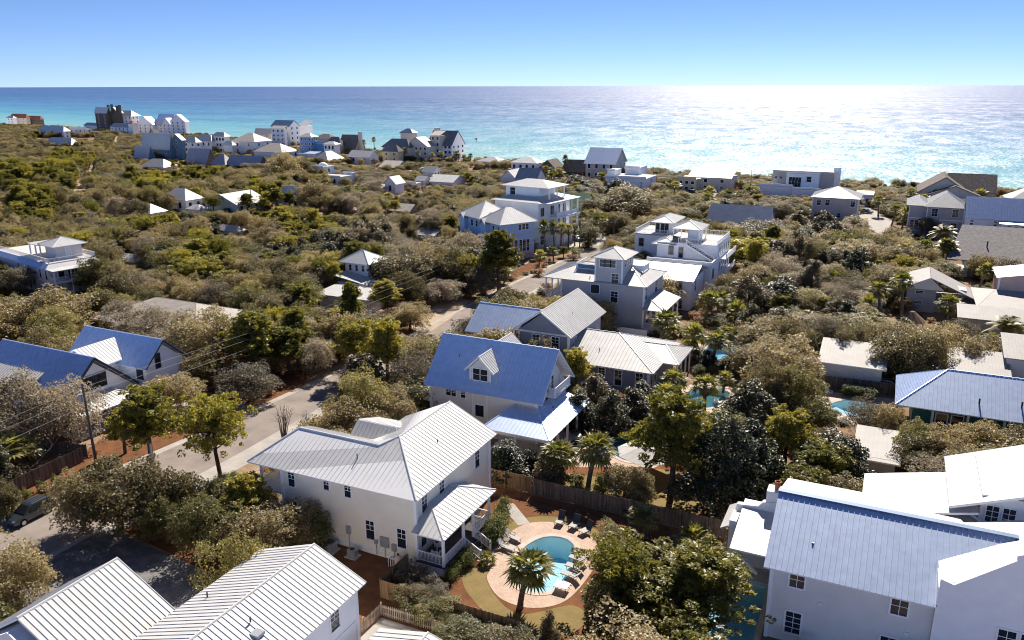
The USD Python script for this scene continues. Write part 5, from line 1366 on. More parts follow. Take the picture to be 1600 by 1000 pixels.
# second taupe hipped house
H = right_house('house', 'taupe three level house with pale hipped roof and white bands', (11, 265), 'the banded taupe house')
block(H, 9.0, 18.3, 257.5, 272.0, 0, 8.6, 12.2, 'hip', 'siding_taupe', 'roof_light_grey', oh=.8, rib=.8)
block(H, 4.4, 8.99, 259.0, 272.0, 0, 8.6, 10.4, 'hip', 'siding_taupe', 'roof_white', oh=.8, rib=.8)
for z in (1.3, 4.85):
    H.slab('trim_board', 8.95, 18.35, 257.42, 257.48, z, z + .3, 'trim_white'); H.slab('trim_board', 4.35, 8.94, 258.92, 258.98, z, z + .3, 'trim_white')
for a0, z0, z1, w in ((10.2, 6.0, 8.1, 1.5), (15.4, 6.0, 8.1, 1.5), (10.0, 2.2, 4.3, 1.5), (15.3, 2.2, 4.3, 1.6)):
    H.win('y-', 257.5, a0, a0 + w, z0, z1, 2, 3)
for i in range(3):
    H.win('y-', 259.0, 5.0 + i * 1.2, 5.95 + i * 1.2, 2.3, 4.4, 1, 3)
H.corner(9.0, 257.5, 0, 8.6); H.corner(18.3, 257.5, 0, 8.6); H.corner(4.4, 259.0, 0, 8.6)
# brown shingles
H = right_house('house', 'wide brown shingled beach house with overlapping gables behind the banded taupe house', (22, 345), 'the wide brown shingle house')
block(H, 8.5, 24.0, 334.0, 356.0, 0, 4.5, 9.6, 'gaby', 'stucco_tan', 'roof_shingle_brown', oh=1.0)
block(H, 18.0, 33.0, 342.0, 356.0, 0, 4.5, 9.8, 'gabx', 'stucco_tan', 'roof_shingle_brown', oh=1.0)
block(H, 12.0, 27.0, 330.0, 333.9, 0, 4.0, 7.0, 'gaby', 'stucco_tan', 'roof_shingle_brown', oh=.8)
shore_house('house', 'white hipped roof at the right edge beside the brown shingle house', [((1640, 330), 66, 20, 12, 30, 'hip', 'siding_white', 'roof_white')])
# white house with blue roof
H = right_house('house', 'white house with wide periwinkle metal roof at the right edge', (26, 260), 'the periwinkle roofed house')
block(H, 18.4, 40.0, 248.4, 259.4, 0, 7.6, 12.4, 'gabx', 'siding_white', 'roof_galvanised', rib=.7)
for a0 in (19.4, 25.0):
    H.win('y-', 248.4, a0, a0 + .7, 5.0, 6.0); H.win('y-', 248.4, a0, a0 + .7, 6.4, 6.8)
block(H, 26.5, 40.0, 246.5, 248.39, 0, 6.4, 7.0, 'shedy-', 'siding_white', 'roof_galvanised')
for i, a0 in enumerate((28.0, 29.6, 31.2)):
    H.win('y-', 246.5, a0, a0 + .9, 4.0, 6.0)
# green house with dark roof
H = right_house('house', 'grey green house with vast dark grey roof and corner porch at the right edge', (20, 212), 'the vast dark roof')
block(H, 17.0, 34.0, 204.6, 228.0, 0, 4.1, 4.2, 'none', 'siding_green', 'roof_shingle_grey')
H.roof([[(12.4, 203.4, 3.95), (36.0, 203.4, 3.95), (36.0, 222.0, 9.2), (15.8, 222.0, 9.2), (15.8, 208.0, 5.3)], [(36, 228.0, 7.6), (15.8, 228.0, 7.6), (15.8, 222.0, 9.2), (36, 222.0, 9.2)]], 'roof_shingle_grey', rib=.45, cap=False)
for y in (203.9, 210.0):
    H.post(12.9, y, 0, 4.0, .4)
H.slab('porch_floor', 12.6, 16.99, 203.6, 216.0, .2, .6, 'deck_pale'); H.rail([(13, 203.9, .6), (16.8, 203.9, .6)], 1.0, gap=.3); H.foot(12.4, 17, 203, 216)
for a0 in (20.0, 24.8, 29.0):
    H.sash('y-', 204.6, a0, a0 + 1.7, 1.0, 3.3, w=.2)
H.vent(20.6, 210.5, 5.6, 2.0, .15)
p = thing('porch_daybed', 'dark cushioned daybed on the corner porch of the grey green house', 'sofa', (14.8, 206.5, .6))
put('seat', MB().box(13.8, 15.8, 205.9, 207.1, .62, 1.1), 'cushion_dark', p); put('backrest', MB().box(13.8, 15.8, 207.11, 207.4, .62, 1.6), 'cushion_dark', p)
# grey shingled house
H = right_house('house', 'low grey shingled house with swooping roof behind palms on the right', (9, 175), 'the grey shingled house')
block(H, 4.4, 9.4, 168.0, 178.0, 0, 4.6, 4.7, 'none', 'siding_grey', 'roof_light_grey')
H.roof([[(17.8, 168.2, 2.4), (17.8, 177, 2.4), (8.2, 180.0, 6.4), (8.2, 169.0, 6.4)], [(3.6, 180, 4.6), (3.6, 166.8, 4.6), (8.2, 169.0, 6.4), (8.2, 180, 6.4)], [(3.6, 166.8, 4.6), (10.6, 166.8, 4.6), (8.2, 169.0, 6.4)]], 'roof_dull', cap=False)
block(H, 9.41, 17.0, 169.0, 176.5, 0, 2.3, 2.5, 'none', 'siding_grey', 'roof_light_grey')
H.m('shed_dormer', MB().slab([(11.0, 170.6, 4.6), (14.6, 170.6, 4.2), (14.6, 173.6, 4.2), (11.0, 173.6, 4.8)], (0, 0, .12)).box(13.9, 14.4, 170.8, 173.4, 3.2, 4.2), 'roof_light_grey')
for z in (1.6, 3.6):
    H.win('y-', 168.0, 5.9, 7.2, z, z + .5)
# pink house
H = right_house('house', 'salmon pink house with pale roofs at the right edge', (22, 175), 'the salmon pink house')
block(H, 19.8, 30.0, 172.5, 182.0, 0, 7.0, 8.0, 'gaby', 'stucco_pink', 'roof_light_grey', oh=.5)
H.roof([[(15.8, 161.6, 3.4), (30, 161.6, 3.4), (30, 172.4, 4.6), (19.4, 172.4, 4.6)], [(15.8, 178, 3.4), (15.8, 161.6, 3.4), (19.4, 172.4, 4.6)]], 'roof_dull', cap=False)
block(H, 16.4, 30.0, 162.4, 172.39, 0, 3.4, 3.5, 'none', 'stucco_pink', 'roof_light_grey'); H.corner(19.8, 172.5, 4.4, 7.0)
# long pale roofs
H = right_house('house', 'low building with long pale ribbed roof before the salmon pink house', (20, 157), 'the long pale roof')
block(H, 12.9, 30.0, 154.8, 159.3, 0, 3.0, 4.2, 'shedy-', 'stucco_tan', 'roof_dull', rib=.5)
H = right_house('house', 'white house with grey ribbed roofs behind the blue hipped roof', (14, 129), 'the grey ribbed roofs')
block(H, 10.4, 17.3, 124.4, 131.4, 0, 2.6, 4.0, 'shedy-', 'stucco_white', 'roof_dull', rib=.45)
block(H, 17.4, 28.0, 128.5, 135.4, 0, 4.4, 6.0, 'shedy-', 'stucco_white', 'roof_dull', rib=.45)
# slate blue roof in the trees
H = right_house('house', 'house with long slate blue roof sunk in trees before the tan skillion house', (-42, 250), 'the slate blue roof')
block(H, -50.2, -32.4, 243.2, 253.6, 0, 3.0, 7.1, 'gabx', 'siding_white', 'roof_blue', rib=.6)
# big white house and green barn roof
H = right_house('house', 'big white house with tiered hipped roofs and stacked verandas', (-84.2, 193.4), 'the big white veranda house', rot=-8.5)
H.body(-14.6, -.6, .5, 17.0, 0, 12.2, 'siding_white'); H.body(-.59, 1.4, 5.0, 17.0, 0, 3.6, 'siding_white')
H.roof([[(-15.6, -.4, 12.1), (.3, -.4, 12.1), (-3.4, 3.6, 13.2), (-15.6 + 3.7, 3.6, 13.2)], [(.3, -.4, 12.1), (2.4, 1.4, 12.0), (2.4, 18, 12.0), (-3.4, 14.5, 13.2), (-3.4, 3.6, 13.2)], [(-15.6, 18, 12.1), (-15.6, -.4, 12.1), (-11.9, 3.6, 13.2), (-11.9, 14.5, 13.2)]], 'roof_white', cap=False, rib=.6)
H.body(-14.0, -3.2, 5.0, 13.5, 12.3, 15.6, 'siding_white', name='upper_wall')
H.roof(hipf(-15.2, .4, 4.0, 14.8, 15.6, 17.2), 'roof_white', cap=False, rib=.6, name='upper_roof')
for y in (5.4, 9.4, 13.2):
    H.post(-.2, y, 12.6, 15.6, .3)
H.win('y-', 5.0, -12.6, -11.0, 13.3, 15.2)
for z in (3.6, 7.6):
    H.slab('balcony_floor', -.58, 2.2, 6.0, 17.6, z, z + .3, 'trim_white'); H.rail([(2.0, 6.1, z + .3), (2.0, 17.4, z + .3)], 1.1, solid=True)
for y in (6.2, 10.0, 13.8, 17.2):
    H.post(1.9, y, 0, 12.0, .35)
for z in (.8, 4.4, 8.4):
    for y in (1.6, 6.6, 9.8, 13.2):
        H.win('x+', -.6, y, y + 1.8, z, z + 2.3, 2, 1)
# green barn roof
H = right_house('house', 'house with green metal gambrel roof behind the veranda house', (-98, 250), 'the green roof')
block(H, -103.0, -92.5, 249.0, 262.0, 0, 2.6, 7.0, 'gabx', 'stucco_yellow', 'roof_green', rib=.6)
# light blue pair
H = right_house('house', 'light blue house of two joined pyramid roofed wings with tall windows', (-86.2, 174.4), 'the light blue house', rot=-31)
H.body(-9.0, -.5, .5, 10.4, 1.4, 9.2, 'siding_blue'); H.slab('base_wall', -8.9, -.45, .55, 10.3, 0, 1.4, 'stucco_pink')
H.roof(hipf(-9.8, .2, -.4, 11.2, 9.15, 12.6), 'roof_white', rib=.6)
H.body(-21.0, -11.6, 1.2, 10.4, 0, 9.2, 'siding_blue'); H.body(-11.59, -9.01, 2.6, 10.0, 0, 8.6, 'siding_blue')
H.roof(hipf(-21.8, -10.8, .4, 11.2, 9.15, 12.8), 'roof_white', rib=.6); H.roof(gabf(-12.4, -8.2, 1.4, 8, 8.6, 10.4, 'x'), 'roof_white', cap=False)
for xx in (-7.4, -19.2):
    H.body(xx - 1.2, xx + 1.2, -.6 if xx > -10 else 0.2, 1.1, 0, 8.6, 'siding_blue', gable='y', zr=9.6); yb = -1.1 if xx > -10 else -.3
    H.roof(gabf(xx - 1.7, xx + 1.7, yb, 3.2, 8.4, 9.9, 'y'), 'roof_white', cap=False, name='bay_roof')
for a0 in (1.6, 2.7, 3.8):
    H.win('x+', -.5, a0 + 4.0, a0 + 4.85, 7.4, 8.8)
for a0 in (2.0, 3.2, 4.4, 5.8, 6.9, 8.0):
    H.win('x+', -.5, a0, a0 + .9, 1.9, 4.9, 1, 3)
for a0, y in ((-4.6, .5), (-2.2, .5), (-16.2, 1.2), (-13.8, 1.2)):
    H.win('y-', y, a0, a0 + 1.0, 6.9, 8.5, 1, 2)
# white pyramid tower house in the oaks
H = right_house('house', 'white house with square pyramid roofed tower among oaks', (-97, 132), 'the pyramid tower house')
H.body(-101.8, -96.2, 132.6, 137.6, 0, 6.9, 'stucco_white'); H.roof(hipf(-102.8, -95.2, 131.6, 138.6, 6.85, 8.9), 'roof_white', rib=.5, name='tower_roof')
for a0 in (-100.8, -99.2, -97.6):
    H.win('y-', 132.6, a0, a0 + .6, 5.2, 6.4)
for y in (133.2, 134.7, 136.2):
    H.win('x+', -96.2, y, y + .7, 5.2, 6.4)
H.body(-101.0, -93.8, 128.6, 132.59, 0, 3.6, 'stucco_white'); H.roof(shedf(-101.6, -93.0, 128.0, 140.4, 3.5, 4.9, 'x+'), 'roof_white', cap=False, rib=.5)
H.body(-96.19, -93.8, 132.61, 139.8, 0, 3.5, 'stucco_white')
H.body(-99.6, -88.4, 121.0, 126.6, 0, 2.9, 'stucco_white'); H.roof(shedf(-100.2, -87.4, 120.3, 127.2, 2.9, 3.4, 'y-'), 'roof_white', cap=False, rib=.5)
p = thing('gazebo', 'small white gazebo with pyramid roof beside the pyramid tower house', 'gazebo', (-90.3, 132, 0))
mb = MB()
for f in hipf(-92.1, -88.6, 130.3, 133.7, 3.0, 4.2):
    mb.slab(f, (0, 0, .12))
put('roof', mb, 'roof_white', p)
for x in (-91.7, -89.0):
    for y in (130.7, 133.3):
        put('post', MB().box(x - .1, x + .1, y - .1, y + .1, 0, 3.0), 'trim_white', p)
FOOT.append(sbox(-92.2, 130.2, -88.5, 133.8))
# yellow house behind the oaks
H = right_house('house', 'pale yellow house with tan hipped roof mostly behind grey oaks', (-112, 96), 'the pale yellow house')
block(H, -122.8, -99.6, 89.8, 103.4, 0, 3.3, 6.0, 'hip', 'stucco_yellow', 'roof_tan', oh=.9, rib=.5)
H.win('y-', 89.8, -121.6, -120.4, 1.2, 2.8, 2, 2)
# thatched hut and gazebo on the right
p = thing('thatched_hut', 'round thatched hut among palms in front of the grey shingled house', 'hut', (0.8, 152.0, 0))
q = at(1424, 495, 2.4)
put('thatch_roof', MB().cyl((q[0], q[1], 1.7), (q[0], q[1], 3.4), 2.5, .5, 14), 'thatch', p)
for a in range(6):
    x, y = q[0] + 2.0 * math.cos(a * 1.047), q[1] + 2.0 * math.sin(a * 1.047)
    put('post', MB().cyl((x, y, 0), (x, y, 1.9), .09), 'bark', p)
FOOT.append(Point(q[0], q[1]).buffer(2.6))
# ================================================================== fences
fence('board_fence', 'new cedar board fence between the cream house and the beige dormered house', [(-36.9, 70.6), (-31.4, 70.6)], 1.9, 'fence_cedar', pw=.15, railside=-1)
fence('board_fence', 'long weathered board fence behind the oval pool', [(-31.2, 70.5), (-10.8, 70.5)], 1.85, 'fence_weathered', pw=.15)
fence('board_fence', 'tan board fence in front of the cream house mulch yard', [(-35.6, 52.6), (-35.6, 48.4), (-22.0, 48.5)], 1.8, 'fence_cedar', pw=.15)
fence('picket_fence', 'pale pointed picket fence around the low white shed at the lower edge', [(-34.4, 41.9), (-34.2, 46.4), (-25.0, 46.7)], 1.15, 'fence_pale', pw=.09, gap=.09, pointed=True)
fence('board_fence', 'brown board fence running along the street beside the dark parked car', [(-80.9, 38.0), (-81.8, 55.2)], 1.8, 'fence_weathered', pw=.17, railside=1)
fence('board_fence', 'shadowed brown fence below the white farmhouse left of the street pole', [(-94.0, 53.5), (-82.2, 56.0)], 1.7, 'fence_weathered', pw=.2)
fence('board_fence', 'brown board fence in front of the long white shed', [(-7.0, 117.2), (3.2, 118.0)], 1.8, 'fence_weathered', pw=.19)
fence('white_fence', 'white panel fence at the rear of the navy house', [(-43.0, 128.6), (-35.6, 128.6)], 1.6, 'trim_white', pw=.3, single=True)
fence('board_fence', 'dark brown fence among trees right of the white terraced house', [(-26.5, 190.5), (-13.0, 190.5)], 1.9, 'fence_weathered', pw=.3, single=True)
a_, b_ = at(902, 362)[:2], at(940, 372)[:2]
fence('white_fence', 'white picket fence behind palms across from the white penthouse block', [tuple(a_), tuple(b_)], 1.3, 'trim_white', pw=.2, gap=.15, single=True)
a_, b_ = at(104, 528)[:2], at(150, 508)[:2]
fence('board_fence', 'grey board fence beside the pale yellow house', [tuple(a_), tuple(b_)], 1.8, 'fence_weathered', pw=.3, single=True)
fence('board_fence', 'brown fence below the small grey roofed hut among palms', [(-1.0, 142.6), (9.0, 142.2)], 1.7, 'fence_weathered', pw=.3, single=True)
fence('board_fence', 'reddish brown fence left of the grey ribbed roofs', [(6.8, 139.6), (12.6, 140.2)], 1.9, 'fence_weathered', pw=.3, single=True)

# ================================================================== poles and wires
def utility_pole(label, x, y, h, arms=1, can=False, lean=(0, 0)):
    p = thing('utility_pole', label, 'utility pole', (x, y, 0))
    put('shaft', MB().tube([(x, y, -.3), (x + lean[0], y + lean[1], h)], [.17, .11], 10), 'pole_wood', p)
    tx, ty = x + lean[0], y + lean[1]
    for i in range(arms):
        put('crossarm', MB().bar((tx - .9, ty, h - .5 - i * .7), (tx + .9, ty, h - .5 - i * .7), .1, .12), 'pole_wood', p)
        for s in (-.8, .8):
            put('insulator', MB().cyl((tx + s, ty, h - .44 - i * .7), (tx + s, ty, h - .24 - i * .7), .05, n=8), 'trim_grey', p)
    if can:
        put('transformer', MB().cyl((tx - .45, ty - .1, h - 2.2), (tx - .45, ty - .1, h - 1.3), .26, n=14), 'metal_grey', p)
    LANDMARKS.append(('the ' + label.split(' ')[0] + ' utility pole', x, y)) if h > 9 else None
    return p


utility_pole('tall wooden utility pole with transformer in front of the white farmhouse', -80.3, 55.7, 9.7, 1, True, (-.25, 0))
utility_pole('wooden utility pole with small canister left of the grey tower house', -82.4, 161.5, 7.2, 1, True)
utility_pole('weathered pole at the street between palms and the grey tower', -73.4, 195.4, 9.9)
utility_pole('short dark pole at the street left of the white penthouse block', -67.4, 205.5, 7.0)
utility_pole('dark pole rising from trees behind the white penthouse block', *at(1000, 326)[:2], 9.5)
utility_pole('grey pole beside the long oak grove left of the domed villa', *at(455, 288)[:2], 8.0)
utility_pole('thin pole in front of the long beach house', *at(652, 268)[:2], 9.0)
utility_pole('pole beside the mint gabled house roof', *at(394, 328)[:2], 9.0)
utility_pole('thin pole at the shore right of the tan skillion house', *at(1172, 300)[:2], 9.0)
utility_pole('thin pole with canister at the shore right of the flat white villa', *at(1020, 292)[:2], 8.5)
p = thing('street_post', 'short square grey post at the street corner right of the tall pole', 'post', (-72.4, 57.0, 0))
put('shaft', MB().box(-72.5, -72.3, 56.9, 57.1, 0, 3.4), 'metal_grey', p); put('cap', MB().box(-72.56, -72.24, 56.84, 57.16, 3.4, 3.46), 'metal_grey', p)


def wire(label, pts, sag=1.0, r=.014, seg=14):
    mb = MB(); out = []
    for a, b in zip(pts[:-1], pts[1:]):
        a, b = np.array(a, float), np.array(b, float)
        for t in np.linspace(0, 1, seg, endpoint=False):
            out.append(a + (b - a) * t - np.array([0, 0, sag * 4 * t * (1 - t)]))
    out.append(np.array(pts[-1], float))
    mb.tube(out, [r] * len(out), 4)
    tag_ = put('power_line', mb, 'wire_grey', '/World', label=label, category=None) if False else put('power_line', mb, 'wire_grey', '/World', label=label, cat='power line')
    return tag_


p1, p2, p3 = (-80.5, 55.7), (-82.4, 161.5), (-73.4, 195.4)
wire('upper wire strung over the street between the two wooden utility poles', [(-79.0, -5, 9.3), (*p1, 9.3), (*p2, 6.9), (*p3, 9.5)], .7)
wire('middle wire strung between the farmhouse pole and the next pole', [(-79.0, -5, 8.5), (*p1, 8.4), (*p2, 6.2), (*p3, 8.4)], .8)
wire('lowest wire crossing the pines between the farmhouse pole and the next pole', [(-79.0, -5, 7.2), (*p1, 7.1), (*p2, 5.0), (*p3, 7.4)], .9, .018)
wire('pale guy cable running down from the farmhouse porch to the lower left', [(-88.0, 59.5, 3.0), (-84.5, 52.0, 1.2), (*at(-20, 790)[:2], .2)], .1, .028)
wire('thin wire from the street pole to the white penthouse block', [(*p3, 9.4), (-67.4, 205.5, 6.6), (*at(1000, 326)[:2], 9.0)], .5, .018)

# ================================================================== cars
def car_kind(name, paint, suv=True):
    k = kind_class(name)
    H_ = 1.66 if suv else 1.42
    lower = manifold3d.Manifold.hull_points(np.array([(sx * w, y, z) for sx in (-1, 1) for w, y, z in ((.74, -2.28, .35), (.78, -2.32, .62), (.80, -2.2, .80), (.86, -1.3, .98), (.90, -1.6, .55), (.92, 1.9, .55), (.90, 1.6, 1.02), (.80, 2.28, .95), (.80, 2.3, .4), (.86, -1.9, .3), (.86, 2.0, .3))], float))
    cabin = manifold3d.Manifold.hull_points(np.array([(sx * w, y, z) for sx in (-1, 1) for w, y, z in ((.84, -1.25, .95), (.85, 2.05, .98), (.66, -.30, H_ - .04), (.64, .3, H_), (.62, 1.6, H_ - .02), (.66, 1.85, H_ - .12))], float))
    body = lower + cabin
    for y in (-1.38, 1.34):
        body = body - manifold3d.Manifold.cylinder(2.2, .40, .40, 24, True).rotate((0, 90, 0)).translate((0, y, .33)) ^ body
    for y in (-1.38, 1.34):
        for s in (-1, 1):
            body = body - manifold3d.Manifold.cylinder(.5, .39, .39, 24, True).rotate((0, 90, 0)).translate((s * .92, y, .33))
    put('body', MB().mf(body), paint, k, smooth=35)
    put('windscreen', MB().slab([(-.74, -1.10, 1.06), (.74, -1.10, 1.06), (.60, -.36, H_ - .10), (-.60, -.36, H_ - .10)], (0, -.035, .03)), 'glass_dark', k)
    put('rear_window', MB().slab([(.70, 2.02, 1.08), (-.70, 2.02, 1.08), (-.58, 1.84, H_ - .18), (.58, 1.84, H_ - .18)], (0, .03, .01)), 'glass_dark', k)
    for s in (-1, 1):
        put('side_window', MB().slab([(s * .835, -.85, 1.08), (s * .84, 1.75, 1.10), (s * .70, 1.62, H_ - .15), (s * .685, -.22, H_ - .13)], (s * .012, 0, 0.004)), 'glass_dark', k)
        put('headlight', MB().slab([(s * .45, -2.30, .68), (s * .80, -2.20, .70), (s * .80, -2.12, .86), (s * .50, -2.20, .82)], (0, -.03, .01)), 'lamp_clear', k)
        put('taillight', MB().box(min(s * .62, s * .84), max(s * .62, s * .84), 2.12, 2.31, .85, 1.12), 'lamp_red', k)
        put('wing_mirror', MB().box(min(s * .86, s * 1.02), max(s * .86, s * 1.02), -.95, -.82, 1.02, 1.16), paint, k)
        put('door_handle', MB().box(min(s * .915, s * .935), max(s * .915, s * .935), .1, .28, .86, .90), 'chrome_rim', k)
        if suv:
            put('roof_rail', MB().bar((s * .60, -.1, H_ + .05), (s * .58, 1.5, H_ + .04), .04), 'chrome_rim', k)
        for y in (-1.38, 1.34):
            w = put('wheel', MB().cyl((s * .70, y, .33), (s * .92, y, .33), .33, n=20), 'rubber', k)
            put('rim', MB().cyl((s * .90, y, .33), (s * .932, y, .33), .22, n=14), 'chrome_rim', w)
    put('grille', MB().box(-.42, .42, -2.335, -2.29, .55, .70), 'metal_dark', k)
    return k


CAR = {c: car_kind(c + '_car_shape', 'paint_' + c, suv=c in ('dark', 'white')) for c in ('dark', 'white', 'silver', 'blue')}
copy_of(CAR['dark'], 'parked_car', 'dark grey sport utility car parked on the street by the brown fence', 'car', (-75.3, 44.3, .012), 2)
LANDMARKS.append(('the dark parked car', -75.3, 44.3))
copy_of(CAR['blue'], 'parked_car', 'small blue car on the driveway right of the taupe hipped house', 'car', (*at(1353, 333)[:2], .02), 60)
copy_of(CAR['silver'], 'parked_car', 'silver car at the fence between the long white shed and blue hipped roof', 'car', (2.6, 120.6, .01), 80)
copy_of(CAR['dark'], 'parked_car', 'dark car under a cover by the tan skillion house', 'car', (*at(1083, 303)[:2], .02), 70)
copy_of(CAR['white'], 'parked_car', 'white car beside the low cottage in front of the long beach house', 'car', (*at(625, 256)[:2], .01), 80)
copy_of(CAR['white'], 'parked_car', 'white vehicle standing on the sandy track among scrub', 'car', (*at(166, 242)[:2], .01), 30)
copy_of(CAR['silver'], 'parked_car', 'silver car in the open garage of the big white veranda house', 'car', (*at(900, 376)[:2], .02), 75)
p = thing('rubbish_bin', 'dark wheeled rubbish bin beside the farmhouse garage door', 'bin', (-87.4, 76.0, 0))
put('bin_body', MB().slab([(-87.7, 75.7, 0.03), (-87.1, 75.7, 0.03), (-87.05, 75.7, 1.0), (-87.75, 75.7, 1.0)], (0, .65, 0)), 'metal_dark', p); put('lid', MB().box(-87.78, -87.02, 75.66, 76.4, 1.0, 1.07), 'metal_dark', p)
p = thing('mailbox', 'small mailbox on a post at the street edge near the pine straw', 'mailbox', (*at(404, 645)[:2], 0))
mx_, my_ = at(404, 645)[:2]
put('post', MB().box(mx_ - .06, mx_ + .06, my_ - .06, my_ + .06, 0, 1.05), 'pole_wood', p); put('box', MB().box(mx_ - .12, mx_ + .12, my_ - .25, my_ + .25, 1.05, 1.3), 'metal_dark', p)

# ================================================================== poolside
lk = kind_class('sun_lounger_shape')
put('seat', MB().slab([(-.32, -.95, .34), (.32, -.95, .34), (.32, .35, .34), (-.32, .35, .34)], (0, 0, .035)), 'sling_grey', lk)
put('backrest', MB().slab([(-.32, .36, .34), (.32, .36, .34), (.32, .88, .82), (-.32, .88, .82)], (0, -.025, .025)), 'sling_grey', lk)
for s in (-1, 1):
    put('frame_rail', MB().bar((s * .34, -.97, .33), (s * .34, .4, .33), .04).bar((s * .34, .4, .33), (s * .34, .9, .83), .04), 'metal_dark', lk)
    for y in (-.8, .3):
        put('leg', MB().bar((s * .34, y, .33), (s * .36, y + .08, 0.0), .035), 'metal_dark', lk)
    put('armrest', MB().bar((s * .37, -.1, .55), (s * .37, .45, .55), .045).bar((s * .37, -.1, .55), (s * .36, .0, .33), .03), 'metal_dark', lk)
dk = kind_class('dark_lounger_shape')
put('seat', MB().slab([(-.35, -.75, .38), (.35, -.75, .38), (.35, .25, .34), (-.35, .25, .34)], (0, 0, .07)), 'sling_grey', dk)
put('backrest', MB().slab([(-.35, .26, .34), (.35, .26, .34), (.35, .62, 1.15), (-.35, .62, 1.15)], (0, .05, .02)), 'cushion_dark', dk)
for s in (-1, 1):
    put('frame_rail', MB().bar((s * .37, -.77, .36), (s * .37, .3, .33), .045), 'metal_dark', dk)
    for y in (-.65, .2):
        put('leg', MB().bar((s * .37, y, .35), (s * .38, y + .06, 0.0), .04), 'metal_dark', dk)
for klass, foot, head, lab in ((lk, (812, 848), (789, 838), 'light sling lounger nearest the garden path on the left of the pool'), (lk, (803, 863), (778, 854), 'light sling lounger next to the porch steps on the left of the pool'),
                               (dk, (872, 823), (879, 813), 'dark backed lounger at the far pool edge, leftmost of three under trees'), (dk, (892, 830), (904, 818), 'dark backed lounger at the far pool edge, middle one in shade'), (dk, (906, 838), (926, 828), 'dark backed lounger at the far pool edge, rightmost before the oak'),
                               (lk, (893, 874), (916, 882), 'light lounger on the right pool side, farthest of three in a row'), (lk, (888, 887), (911, 894), 'light lounger on the right pool side, middle of three in a row'), (lk, (880, 899), (906, 909), 'light lounger on the right pool side, nearest of three in a row')):
    a, b = at(*foot), at(*head)
    c = (a + b) / 2; ang = math.degrees(math.atan2(b[1] - a[1], b[0] - a[0])) - 90
    copy_of(klass, 'sun_lounger', lab, 'sun lounger', (c[0], c[1], .02), ang, 1.0, 'sun loungers around the oval pool')
for lab, px_, s_, m_ in (('small dark side table between the two left pool loungers', (791, 851), .3, 'metal_dark'), ('white folding table with dark legs at the near right end of the pool', (878, 922), .62, 'plastic_white')):
    x, y = at(*px_)[:2]
    p = thing('side_table', lab, 'table', (x, y, .02))
    put('tabletop', MB().box(x - s_, x + s_, y - s_ * .8, y + s_ * .8, .5, .56), m_, p)
    for sx in (-1, 1):
        for sy in (-1, 1):
            put('leg', MB().bar((x + sx * s_ * .85, y + sy * s_ * .65, .03), (x + sx * s_ * .7, y + sy * s_ * .5, .5), .04), 'metal_dark', p)
adirondack('pale green adirondack chair on the deck left of the round pool', *at(1294, 616)[:2], .02, 40)
for lab, q_ in (('dark patio chair by the kidney pool near the barbecue', (930, 672)), ('white deck chair behind the pale green pool', (1122, 632))):
    adirondack(lab, *at(*q_)[:2], .03, 150)
# ================================================================== trees
rng = np.random.default_rng(11)


def leaves(rng, cen, rad, n, size, up=0.9, flat=0.3, squash=0.8, low=-0.5, long=1.0, curl=0.25):
    """n leaf faces (two triangles each, folded) on each of the clumps"""
    k = len(cen)
    d = rng.normal(size=(k * n, 3)); d /= np.linalg.norm(d, axis=1, keepdims=True)
    bad = d[:, 2] < low
    d[bad, 2] *= -1
    c = np.repeat(cen, n, 0); r = np.repeat(rad, n)[:, None]
    p = c + d * r * [1, 1, squash] * rng.uniform(0.72, 1.05, (k * n, 1))
    nr = d * flat + rng.normal(size=d.shape) * (1 - flat) + [0, 0, up]
    nr /= np.linalg.norm(nr, axis=1, keepdims=True)
    t = np.cross(nr, rng.normal(size=d.shape)); t /= np.linalg.norm(t, axis=1, keepdims=True)
    b = np.cross(nr, t)
    s = size * rng.uniform(0.6, 1.3, (k * n, 1))
    a0, a1 = p - t * s * long * .5, p + t * s * long * .5
    b0, b1 = p - b * s * .5 + nr * s * curl, p + b * s * .5 + nr * s * curl * .4
    v = np.stack([a0, b0, a1, b1], 1).reshape(-1, 3)
    i = np.arange(k * n)[:, None] * 4
    f = np.vstack([i + [0, 1, 2], i + [0, 2, 3]])
    return v, f


def limbs(rng, trunk_h, r0, tips, bend=0.15, lean=(0, 0)):
    mb = MB()
    top = np.array([lean[0], lean[1], trunk_h])
    mid = top * .5 + np.array([*rng.normal(0, bend, 2), 0])
    mb.tube([(0, 0, -0.2), mid, top], [r0, r0 * .8, r0 * .6], 7)
    for t in tips:
        t = np.asarray(t, float)
        st = mid + (top - mid) * rng.uniform(.2, 1.0)
        m = st + (t - st) * .5 + np.array([*rng.normal(0, bend, 2), .15])
        mb.tube([st, m, t], [r0 * .42, r0 * .26, r0 * .1], 5)
    return mb


def add_kind(name, trunk, crown, bark, leaf, extra=()):
    k = kind_class(name)
    put('trunk', trunk, bark, k)
    put('crown', crown, leaf, k)
    for nm, m, mat in extra:
        put(nm, m, mat, k)
    KINDS[name] = (k, trunk, crown, bark, leaf)


KINDS = {}


